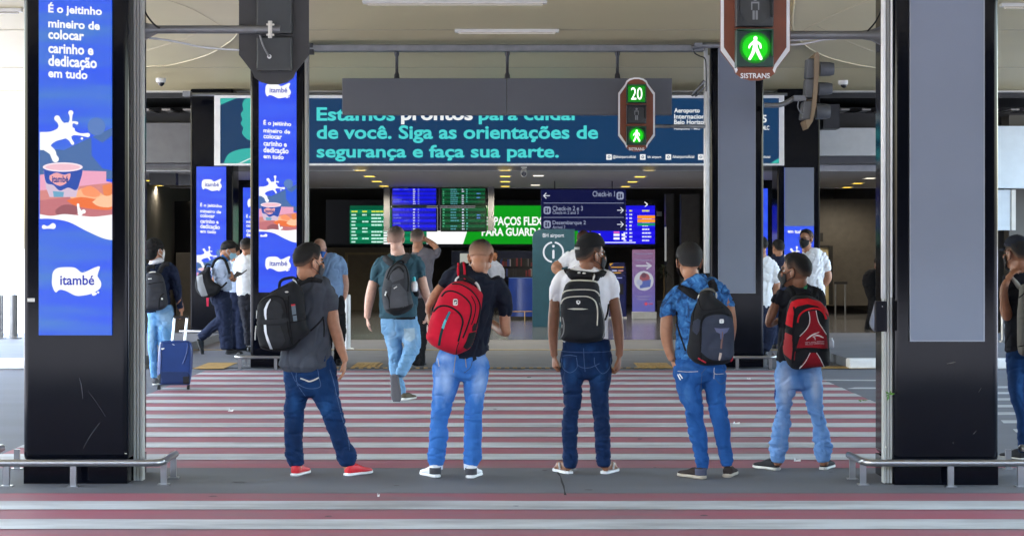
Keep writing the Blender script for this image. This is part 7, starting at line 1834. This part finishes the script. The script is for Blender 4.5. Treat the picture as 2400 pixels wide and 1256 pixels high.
add_mask(p.t, p.hc, p.hM, p.hs, mat('mask_white', (.72, .72, .74), .8))
m_ = MB(); M_, c_, s_ = p.hM, p.hc, p.hs
m_.ell(c_ + M_ @ Vector((0, -.025, .045)) * s_, (.096 * s_, .118 * s_, .092 * s_), M_); m_.ell(c_ + M_ @ Vector((0, -.075, -.035)) * s_, (.080 * s_, .065 * s_, .075 * s_), M_)
me = fuse(m_, .009, 6); wrinkle(me, .006, 14, 14, 2.0); obj('bonnet', me, p.t, cloth('bonnet_black', (.010, .010, .011)), smooth=True)
x, y = Dd(345, 1165); add_shoe(p.t, W(x, y, GD(y)) + Vector((0, .02, .006)), (.15, 1, 0), L=.26, body=cloth('shoe_mixed', (.09, .09, .10), vary=.6, vscale=40), sole=CRS); x, y = Dd(475, 1120); add_shoe(p.t, W(x, y, GD(y)) + Vector((0, .02, .006)), (.15, 1, 0), L=.26, body=cloth('shoe_mixed', (.09, .09, .10)), sole=CRS)
db = 24.24
t, o, bv = bag('charcoal backpack worn by the person in the black bonnet', Cc, db, [(70, 395), (130, 382), (190, 395), (232, 430), (262, 520), (286, 680), (280, 750), (205, 798), (60, 806), (30, 780), (25, 600), (40, 450)], .17, .06, cloth('bag_charcoal', (.035, .037, .045), bump=.4), Rr=.11, step=2)
m_ = MB(); ribbon(m_, Cc, [(190, 780), (195, 690), (215, 640), (245, 620)], db, bv, None, .006, w=10); ribbon(m_, Cc, [(75, 520), (160, 505), (235, 500)], db, bv, None, .006, w=8); obj('zip', m_, o, BZ)
m_ = MB(); ribbon(m_, Cc, [(80, 464), (98, 463), (116, 462)], db, bv, None, .008, w=8); obj('small_print', m_, o, BUCK)
m_ = MB(); m_.ell(W(*Cc(224, 674), db - .17), (.012, .01, .012)); m_.tube([W(*Cc(x, y), db - .1) for x, y in ((86, 400), (120, 392), (155, 392))], .008, 6); obj('zip_pull', m_, o, BUCK)
t0 = [q for q in COL.objects if q.get('label', '').startswith('person in black bonnet')][0]
m_ = MB(); m_.tube([W(*Cc(x, y), 24.25) for x, y in smooth_path([(195, 400), (215, 350), (250, 312), (300, 310)], 5)], .030, 8, None, .5); m_.tube([W(*Cc(x, y), 24.25) for x, y in smooth_path([(80, 400), (75, 360), (95, 335), (150, 340)], 5)], .026, 8, None, .5); obj('shoulder_strap', m_, t, STRAPB, smooth=True)
# suitcase
d = 23.95
t = thing('suitcase', 'blue hard-shell wheeled suitcase with silver pull handle on the red crossing', 'suitcase', tuple(W(*Dd(625, 1230), d)))
SB = mat('suitcase_blue', (.006, .035, .17), .35, vary=.12, vscale=4, bump=.15, bscale=120)
mb = MB(); puff(mb, Dd, [(425, 590), (445, 568), (600, 556), (790, 556), (832, 575), (856, 610), (868, 700), (862, 900), (845, 1060), (828, 1140), (800, 1152), (620, 1154), (450, 1152), (420, 1120), (398, 1030), (395, 940), (400, 780), (412, 660)], d, .10, .16, .05, 4, 2.0, 3.0); me = mb.mesh('s'); bv = bvh_of(me); o = obj('shell', me, t, SB, smooth=True)
m_ = MB(); ribbon(m_, Dd, [(432, 1000), (440, 800), (440, 620), (470, 592), (640, 580), (770, 585), (798, 620), (790, 720), (730, 880)], d, bv, None, .010, w=16); obj('ridge', m_, o, SB, smooth=True)
m_ = MB(); patch(m_, Dd, [(425, 1000), (440, 975), (800, 975), (830, 1030), (822, 1130), (450, 1140), (432, 1080)], d, bv, None, .008, 2.4); obj('lower_panel', m_, o, mat('suitcase_blue_dark', (.004, .022, .10), .4))
m_ = MB(); patch(m_, Dd, [(446, 660), (490, 656), (484, 672), (460, 682), (448, 676)], d, bv, None, .01, 1.2); patch(m_, Dd, [(590, 602), (620, 612), (625, 620), (600, 614)], d, bv, None, .01, 1.2); obj('badge', m_, o, WSOLE)
m_ = MB(); patch(m_, Dd, [(735, 1040), (815, 1035), (812, 1130), (740, 1130)], d, bv, None, .011, 2); patch(m_, Dd, [(395, 1030), (440, 1000), (438, 1130), (410, 1130)], d, bv, None, .011, 2); obj('wheel_housing', m_, o, BLKS)
for zx in (415, 808):
    c = W(*Dd(zx, 1190), d); m_ = MB(); m_.tube([c + Vector((-.014, 0, 0)), c + Vector((.014, 0, 0))], .033, 18); w_ = obj('wheel', m_, t, mat('wheel_black', (.015, .015, .016), .5), smooth=True, auto=40)
    m_ = MB(); m_.tube([c + Vector((-.018, 0, 0)), c + Vector((.018, 0, 0))], .015, 14); obj('hub', m_, w_, M_STEEL, smooth=True, auto=40)
ALU = mat('aluminium', (.62, .64, .68), .3, .7)
m_ = MB(); m_.tube([W(*Dd(594, 560), d + .06), W(*Dd(622, 262), d + .10)], .016, 10); m_.tube([W(*Dd(760, 556), d + .06), W(*Dd(788, 262), d + .10)], .016, 10); pp = obj('pull_handle', m_, t, ALU, smooth=True, auto=40)
m_ = MB(); m_.tube([W(*Dd(612, 246), d + .10), W(*Dd(806, 244), d + .10)], .016, 10); obj('grip', m_, pp, BLKS, smooth=True, auto=40)
# reader with the phone
d = 31.6
p = P('person in light blue shirt with mask, reading a dark tablet while walking right', d, (528, 830), .010)
p.head(Cc, 925, 168, 1.10, 80, 26); p.skin(Cc, [(900, 220, 44), (882, 255, 48), (872, 290, 56)])
p.skin(Cc, [(785, 430, 40), (805, 468, 42), (860, 482, 38), (920, 470, 32), (945, 462, 28)]); p.hand(Cc, 940, 462, -.04, (1, .1, .25), (0, .3, 1), .18, (.7, .8, .8, .9), 1)
p.skin(Cc, [(930, 400, 34, .1), (970, 470, 30, .12), (990, 450, 26, .1)])
LSH = cloth('shirt_sky', (.44, .52, .70), vary=.05); WSH_ = cloth('shirt_white', (.82, .83, .86), vary=.04)
p.garment('shirt', LSH, [(Cc, [(872, 255, 56), (860, 300, 88), (852, 390, 94), (862, 480, 92), (882, 560, 82), (890, 588, 78)], .9), (Cc, [(815, 300, 54), (790, 360, 56), (785, 425, 50)], 1.0)], fold=.012, diag=.6)
p.garment('trousers', NVT, [(Cc, [(838, 590, 98), (835, 660, 106), (850, 720, 100)], .85), (Cc, [(868, 700, 92), (880, 820, 84), (885, 940, 76), (890, 1060, 74), (900, 1190, 66)], 1.0), (Cc, [(850, 720, 88), (868, 830, 82), (850, 905, 74), (770, 960, 58), (690, 1030, 50), (620, 1082, 42)], 1.0)], fold=.010)
p.finish(SK_M); add_hair(p.t, p.hc, p.hM, p.hs, hair_mat('hair_long', (.012, .011, .011), (.012, .011, .011)), style='bun', thick=.018)
m_ = MB(); m_.ell(W(*Cc(862, 178), d), (.05, .05, .05)); obj('hair_bun', m_, p.t, HAIR, smooth=True)
add_mask(p.t, p.hc, p.hM, p.hs, mat('mask_light_blue', (.30, .52, .66), .8))
m_ = MB(); m_.tube([W(*Cc(x, y), d - .12) for x, y in smooth_path([(850, 215), (880, 240), (915, 280)], 4)], .02, 8, None, .5); obj('lanyard', m_, p.t, cloth('lanyard_blue', (.02, .16, .5)), smooth=True)
x, y = Cc(585, 1100); add_shoe(p.t, W(x, y, d), (.3, .1, -1), (.9, .3, .3), L=.30, body=cloth('shoe_slate', (.02, .026, .035)), sole=BLKSO); x, y = Cc(890, 1230); shoe_at(p, x, y, (1, .1, 0), BLKS, BLKSO)
t = thing('tablet', 'dark tablet held open by the person in the light blue shirt', 'tablet', tuple(W(*Cc(1030, 430), d - .1)))
a, b_ = Cc(985, 455), Cc(1118, 366)
m_ = MB(); m_.flat([Cc(972, 430), Cc(1010, 384), Cc(1060, 402), Cc(1114, 366), Cc(1118, 374), Cc(1062, 420), Cc(985, 462)], d - .12, None, .015); obj('case', m_, t, mat('leather_brown', (.03, .022, .016), .4))
db = d - .12
t, o, bv = bag('black backpack with a broad grey band and red tag, on the person reading the tablet', Cc, db, [(700, 330), (735, 345), (750, 470), (845, 535), (828, 605), (740, 660), (650, 655), (592, 610), (566, 530), (588, 430), (635, 385)], .14, .06, BAGB, Rr=.10, step=1.6)
m_ = MB(); patch(m_, Cc, [(590, 440), (648, 418), (658, 500), (704, 636), (642, 650), (602, 570)], db, bv, None, .008, 2); obj('grey_band', m_, o, cloth('band_grey', (.25, .26, .28)))
m_ = MB(); m_.flat([Cc(688, 662), Cc(716, 660), Cc(712, 755), Cc(692, 752)], db - .06, None, .006); obj('red_tag', m_, o, cloth('tag_crimson', (.6, .03, .08)))
m_ = MB(); m_.tube([W(*Cc(x, y), db - .02) for x, y in smooth_path([(665, 380), (690, 315), (735, 320)], 4)], .014, 8); obj('handle', m_, t, STRAPB, smooth=True)
m_ = MB(); m_.tube([W(*Cc(x, y), d - .17) for x, y in smooth_path([(745, 350), (780, 275), (830, 245), (880, 262), (910, 330), (935, 415)], 5)], .022, 8, None, .5); m_.tube([W(*Cc(x, y), d - .17) for x, y in smooth_path([(815, 560), (860, 545), (905, 500)], 4)], .014, 8, None, .5); obj('shoulder_strap', m_, t, STRAPB, smooth=True)
# middle person and man in white behind the column
d = 32.6
p = P('person with white mask and pale shirt queueing just behind the tablet reader', d, (560, 824), .011)
p.head(Cc, 975, 195, 1.06, 70, 24); p.skin(Cc, [(985, 250, 42), (985, 300, 50)]); p.skin(Cc, [(1040, 480, 34), (1055, 540, 32), (1020, 590, 28, .1)])
p.garment('shirt', LSH, [(Cc, [(982, 280, 60), (985, 320, 86), (985, 420, 92), (985, 520, 88), (985, 605, 84)], .8), (Cc, [(1020, 330, 50), (1046, 410, 48), (1048, 480, 42)], 1.0)], fold=.010)
p.garment('trousers', NVT, [(Cc, [(995, 605, 88), (1000, 700, 90), (1010, 760, 84)], .8), (Cc, [(1035, 760, 66), (1045, 950, 62), (1055, 1190, 56)], 1.0), (Cc, [(970, 760, 60), (960, 950, 54), (950, 1190, 48)], 1.0)], fold=.009)
p.finish(SK_M); add_hair(p.t, p.hc, p.hM, p.hs, HAIR, thick=.014); add_mask(p.t, p.hc, p.hM, p.hs, mat('mask_white', (.72, .72, .74), .8))
x, y = Cc(1050, 1225); shoe_at(p, x, y, (1, .2, 0), BLKS, BLKSO); x, y = Cc(945, 1225); shoe_at(p, x, y, (1, .2, 0), BLKS, BLKSO)
d = 32.2
p = P('man in white shirt and dark trousers seen from behind, beside the second lit column', d, (578, 824), .011)
p.head(Cc, 1114, 132, 1.14, 10, 0); p.skin(Cc, [(1114, 190, 44), (1114, 230, 52)]); p.skin(Cc, [(1052, 480, 36), (1060, 540, 34), (1085, 570, 30, .1)])
p.garment('shirt', WSH_, [(Cc, [(1114, 195, 52), (1114, 235, 100), (1114, 290, 128), (1112, 420, 112), (1112, 540, 104), (1110, 628, 106)], .7), (Cc, [(1035, 270, 46), (1012, 350, 46), (1040, 440, 44), (1050, 490, 40)], 1.0), (Cc, [(1195, 270, 46), (1215, 360, 46), (1215, 460, 42)], 1.0)], fold=.010)
p.garment('trousers', cloth('trousers_slate', (.02, .021, .03)), [(Cc, [(1115, 620, 98), (1118, 720, 96), (1125, 780, 90)], .75), (Cc, [(1090, 780, 56), (1110, 900, 50), (1125, 1020, 46), (1130, 1150, 42)], 1.0), (Cc, [(1170, 780, 56), (1180, 1000, 48), (1185, 1150, 42)], 1.0)], fold=.009)
p.finish(SK_M); add_hair(p.t, p.hc, p.hM, p.hs, HAIR, thick=.008, fade=70)
x, y = Cc(1130, 1210); shoe_at(p, x, y, (.3, 1, 0), BLKS, BLKSO); x, y = Cc(1185, 1210); shoe_at(p, x, y, (.3, 1, 0), BLKS, BLKSO)
# right-hand group
Rr = crop(1760, 520, 4.187)
d = 31.0
p = P('man in white shirt and navy trousers walking left, mostly hidden by the middle blank column', d, (1800, 838), .011)
p.head(Rr, 95, 235, 1.08, -30, 0); p.skin(Rr, [(98, 300, 50), (100, 350, 56)]); p.skin(Rr, [(255, 590, 36), (250, 650, 32), (220, 700, 26, .1)])
p.garment('shirt', WSH_, [(Rr, [(105, 335, 60), (110, 375, 100), (112, 440, 128), (110, 580, 112), (110, 700, 106), (108, 835, 106)], .7), (Rr, [(185, 400, 54), (235, 480, 56), (252, 590, 46)], 1.0)], fold=.012, diag=.6)
p.garment('trousers', NVT, [(Rr, [(120, 820, 96), (125, 900, 98), (135, 980, 94)], .75), (Rr, [(165, 960, 74), (190, 1060, 66), (180, 1160, 54), (140, 1250, 46)], 1.0), (Rr, [(90, 960, 62), (85, 1100, 56), (80, 1300, 46)], 1.0)], fold=.010)
p.finish(SK_M); add_hair(p.t, p.hc, p.hM, p.hs, HAIR)
x, y = Rr(150, 1310); shoe_at(p, x, y, (-.4, 1, 0), BLKS, BLKSO); x, y = Rr(80, 1330); shoe_at(p, x, y, (-.4, 1, 0), BLKS, BLKSO)
d = 33.4
p = P('man in navy shirt with dark hair seen from behind, between the two right columns', d, (1825, 820), .011)
p.head(Rr, 262, 262, 1.12, -25, 0); p.skin(Rr, [(262, 315, 40), (262, 345, 48)])
p.garment('shirt', cloth('shirt_navy', (.016, .02, .045)), [(Rr, [(264, 322, 58), (266, 365, 92), (268, 430, 112), (268, 560, 98), (268, 720, 92)], .7), (Rr, [(350, 400, 42), (368, 500, 42), (370, 640, 36)], 1.0), (Rr, [(185, 400, 42), (170, 500, 42), (168, 640, 36)], 1.0)], fold=.010)
p.garment('trousers', NVT, [(Rr, [(268, 710, 90), (268, 800, 92)], .75), (Rr, [(310, 800, 56), (310, 1000, 48), (310, 1190, 40)], 1.0), (Rr, [(230, 800, 56), (230, 1000, 48), (230, 1190, 40)], 1.0)], fold=.009)
p.finish(SK_M); add_hair(p.t, p.hc, p.hM, p.hs, HAIR, thick=.010)
for zx in (230, 310): x, y = Rr(zx, 1240); shoe_at(p, x, y, (0, 1, 0), BLKS, BLKSO)
d = 29.4
p = P('man in white shirt with glasses and black mask, before the farthest right column', d, (1905, 852), .009)
p.head(Rr, 540, 170, 1.12, -142, 0, 0); p.skin(Rr, [(545, 240, 46), (552, 290, 52), (560, 330, 64)])
p.skin(Rr, [(748, 490, 40), (755, 550, 40), (725, 600, 36), (670, 640, 30, .05)]); p.hand(Rr, 672, 638, .06, (-1, .3, -.4), (0, 1, -.3), .17, (.5, .6, .7, .8), 1); p.skin(Rr, [(445, 470, 40), (430, 560, 38), (440, 700, 32)])
sh, shb = p.garment('shirt', WSH_, [(Rr, [(560, 275, 62), (575, 310, 115), (590, 370, 140), (598, 460, 128), (605, 560, 120), (612, 660, 116), (612, 745, 118)], .7), (Rr, [(680, 330, 58), (722, 400, 58), (745, 480, 44)], 1.0), (Rr, [(480, 340, 54), (455, 400, 52), (446, 470, 46)], 1.0)], fold=.012, diag=.6)
m_ = MB(); patch(m_, Rr, [(505, 290), (535, 325), (575, 290), (570, 262), (610, 275), (590, 315), (545, 350), (515, 330)], d, shb, None, .012, 2); obj('collar', m_, sh, WSH_)
p.garment('trousers', NVT, [(Rr, [(612, 730, 112), (612, 830, 114), (612, 900, 106)], .75), (Rr, [(665, 900, 68), (668, 1100, 60), (670, 1310, 50)], 1.0), (Rr, [(560, 900, 68), (556, 1100, 60), (552, 1310, 50)], 1.0)], fold=.009)
p.finish(SK_M); add_hair(p.t, p.hc, p.hM, p.hs, HAIR, thick=.006, fade=60); add_mask(p.t, p.hc, p.hM, p.hs, mat('mask_black', (.014, .014, .016), .85, bump=.2))
m_ = MB()
for q in (-1, 1):
    m_.tube([p.hc + p.hM @ (Vector((q * .032 + .022 * math.cos(R(36 * k)), .112, .008 + .016 * math.sin(R(36 * k)))) * p.hs) for k in range(11)], .003, 5); m_.tube([p.hc + p.hM @ (Vector(v) * p.hs) for v in ((q * .054, .11, .012), (q * .082, .05, .012), (q * .084, -.01, .014))], .003, 5)
obj('glasses', m_, p.t, M_DKST)
for zx in (552, 670): x, y = Rr(zx, 1370); shoe_at(p, x, y, (-.4, -1, 0), BLKS, BLKSO)
# man at the right edge
E_ = crop(2300, 540, 2.09)
d = 16.2
p = P('man in navy cap and black tee at the right edge, hand raised to his neck', d, (2392, 1082), .0075)
p.head(E_, 172, 116, 1.10, -28, 0); p.skin(E_, [(176, 150, 36), (180, 180, 40), (185, 200, 48)])
p.skin(E_, [(128, 320, 24), (116, 380, 27), (130, 425, 26), (126, 400, 25, -.05), (112, 340, 22, -.08), (112, 280, 20, -.09), (128, 245, 16, -.09)]); p.hand(E_, 124, 250, -.09, (.6, .1, .9), (1, .3, 0), .18, (.4, .5, .6, .7), 1)
p.skin(E_, [(290, 300, 28), (300, 400, 28), (296, 520, 22)])
sh, shb = p.garment('tee_shirt', BT, [(E_, [(185, 190, 52), (190, 215, 82), (195, 260, 96), (196, 340, 88), (194, 430, 84), (190, 520, 78), (188, 590, 76)], .62), (E_, [(135, 225, 32), (140, 270, 36), (150, 325, 38), (140, 330, 34)], 1.0), (E_, [(265, 235, 36), (285, 300, 34)], 1.0)], fold=.007, diag=.7)
tr, trb = p.garment('jeans', J1, [(E_, [(198, 570, 78), (200, 640, 82), (200, 680, 78)], .62), (E_, [(168, 680, 46), (170, 760, 42), (180, 830, 36), (196, 900, 28), (202, 980, 28), (205, 1080, 24)], 1.0), (E_, [(240, 680, 42), (245, 820, 34), (250, 960, 29), (252, 1080, 24)], 1.0)], fold=.006, zones=[(.12, .08, .01, 30)], wear=(.35, [(190, 760, 16, 100, .5)], E_))
p.finish(SK_D); add_hair(p.t, p.hc, p.hM, p.hs, HAIR); add_mask(p.t, p.hc, p.hM, p.hs, mat('mask_black', (.014, .014, .016), .85, bump=.2))
cap_on(p, cloth('cap_navy', (.010, .013, .024)), brim=True, high=1.05, strap=False)
x, y = E_(205, 1128); add_shoe(p.t, W(x, y, d) * 1 + Vector((0, 0, 0)), (-.5, 1, 0), L=.28, body=DSH, sole=CRS, lace=LC)
x, y = E_(252, 1128); add_shoe(p.t, W(x, y, d), (-.2, 1, 0), L=.28, body=DSH, sole=CRS, lace=LC)
db = 16.05
t, o, bv = bag('grey backpack worn by the man at the right edge of the photo', E_, db, [(180, 320), (190, 270), (230, 255), (280, 270), (295, 330), (300, 560), (285, 610), (220, 620), (180, 600), (172, 520), (172, 420)], .17, .06, cloth('bag_warm_grey', (.12, .112, .10), bump=.5), Rr=.1, step=2.2)
m_ = MB(); ribbon(m_, E_, [(176, 570), (230, 560), (290, 566)], db, bv, None, .006, w=4); ribbon(m_, E_, [(185, 330), (230, 300), (280, 320)], db, bv, None, .006, w=5); obj('zip', m_, o, BZ)
m_ = MB(); ribbon(m_, E_, [(148, 228, 16), (175, 262, 22), (205, 300, 22)], d, shb, None, .014); obj('shoulder_strap', m_, t, cloth('strap_ash', (.30, .29, .27)), smooth=True)
# inside the hall
d = 49.5
p = P('person in light blue shirt behind the dark blue service desk', d, (1160, 741), .014)
p.head(I, 1158, 600, 1.05, 160, 5); p.skin(I, [(1158, 609, 4.5), (1158, 616, 5)])
p.garment('shirt', LSH, [(I, [(1158, 611, 6), (1158, 616, 12), (1159, 626, 17), (1160, 645, 15), (1160, 665, 14)], .65), (I, [(1172, 622, 5), (1178, 636, 5), (1180, 652, 4.2)], 1.0), (I, [(1144, 622, 5), (1140, 636, 5), (1139, 652, 4.2)], 1.0)], fold=.008)
p.garment('trousers', BLKT, [(I, [(1160, 662, 14), (1160, 690, 13)], .65), (I, [(1166, 690, 7), (1166, 735, 5)], 1.0), (I, [(1153, 690, 7), (1153, 735, 5)], 1.0)], fold=.006)
p.finish(SK_M); add_hair(p.t, p.hc, p.hM, p.hs, HAIR)
for x in (1153, 1166): shoe_at(p, x, 738, (0, -1, 0), BLKS, BLKSO, .016)
Uw = crop(1240, 545, 4.187)
d = 29.0
p = P('man in white tee with one elbow out, standing behind the black cap', d, (1350, 860), .010)
p.head(Uw, 535, 78, 1.10, 15, 4); p.skin(Uw, [(530, 140, 44), (520, 190, 54)])
p.skin(Uw, [(320, 300, 42), (268, 330, 46), (262, 365, 40), (320, 400, 36, -.05), (400, 440, 32, -.05)])
p.garment('tee_shirt', WT, [(Uw, [(515, 170, 60), (505, 210, 115), (500, 280, 130), (505, 420, 116), (510, 560, 112), (510, 680, 112)], .66), (Uw, [(410, 220, 52), (360, 265, 54), (320, 310, 50)], 1.0), (Uw, [(600, 250, 46), (620, 360, 44)], 1.0)], fold=.012, diag=.6)
p.garment('trousers', BLKT, [(Uw, [(510, 670, 106), (510, 780, 108)], .7), (Uw, [(560, 780, 60), (560, 1000, 52), (560, 1260, 44)], 1.0), (Uw, [(460, 780, 60), (460, 1000, 52), (460, 1260, 44)], 1.0)], fold=.008)
p.finish(SK_M); add_hair(p.t, p.hc, p.hM, p.hs, hair_mat('hair_red_brown', (.05, .02, .015), (.2, .09, .06)), thick=.006)
for zx in (460, 560): x, y = Uw(zx, 1310); shoe_at(p, x, y, (0, 1, 0), BLKS, BLKSO)
d = 41.0
p = P('dark person in black bending forward, half behind the near right pole', d, (2042, 785), .014)
p.head(I, 2062, 618, 1.05, 70, 20); p.skin(I, [(2058, 630, 5), (2054, 638, 6)])
p.garment('coat', BLACKC, [(I, [(2056, 634, 8), (2046, 644, 17), (2040, 656, 20), (2042, 672, 18), (2048, 700, 15), (2048, 715, 15)], .9)], fold=.010)
p.garment('trousers', BLACKC, [(I, [(2048, 705, 14), (2045, 730, 13)], .8), (I, [(2042, 730, 8), (2034, 755, 6.5), (2029, 776, 5.5)], 1.0), (I, [(2052, 730, 8), (2054, 760, 6), (2056, 780, 5)], 1.0)], fold=.006)
p.finish(SK_D); add_hair(p.t, p.hc, p.hM, p.hs, HAIR)
shoe_at(p, 2030, 779, (.6, 1, 0), BLKS, BLKSO, .016); shoe_at(p, 2056, 782, (.6, 1, 0), BLKS, BLKSO, .016)
t = thing('carrier_bag', 'pale grey carrier bag hanging beside the black button box on the near right pole', 'bag', tuple(W(2048, 775, 30.0)))
m_ = MB(); puff(m_, I, [(2050, 706), (2062, 706), (2064, 776), (2050, 776), (2040, 766), (2038, 752), (2046, 724)], 30.0, .05, .05, .05, 3, 2); obj('bag_body', m_, t, cloth('bag_pale', (.30, .30, .36)), smooth=True)
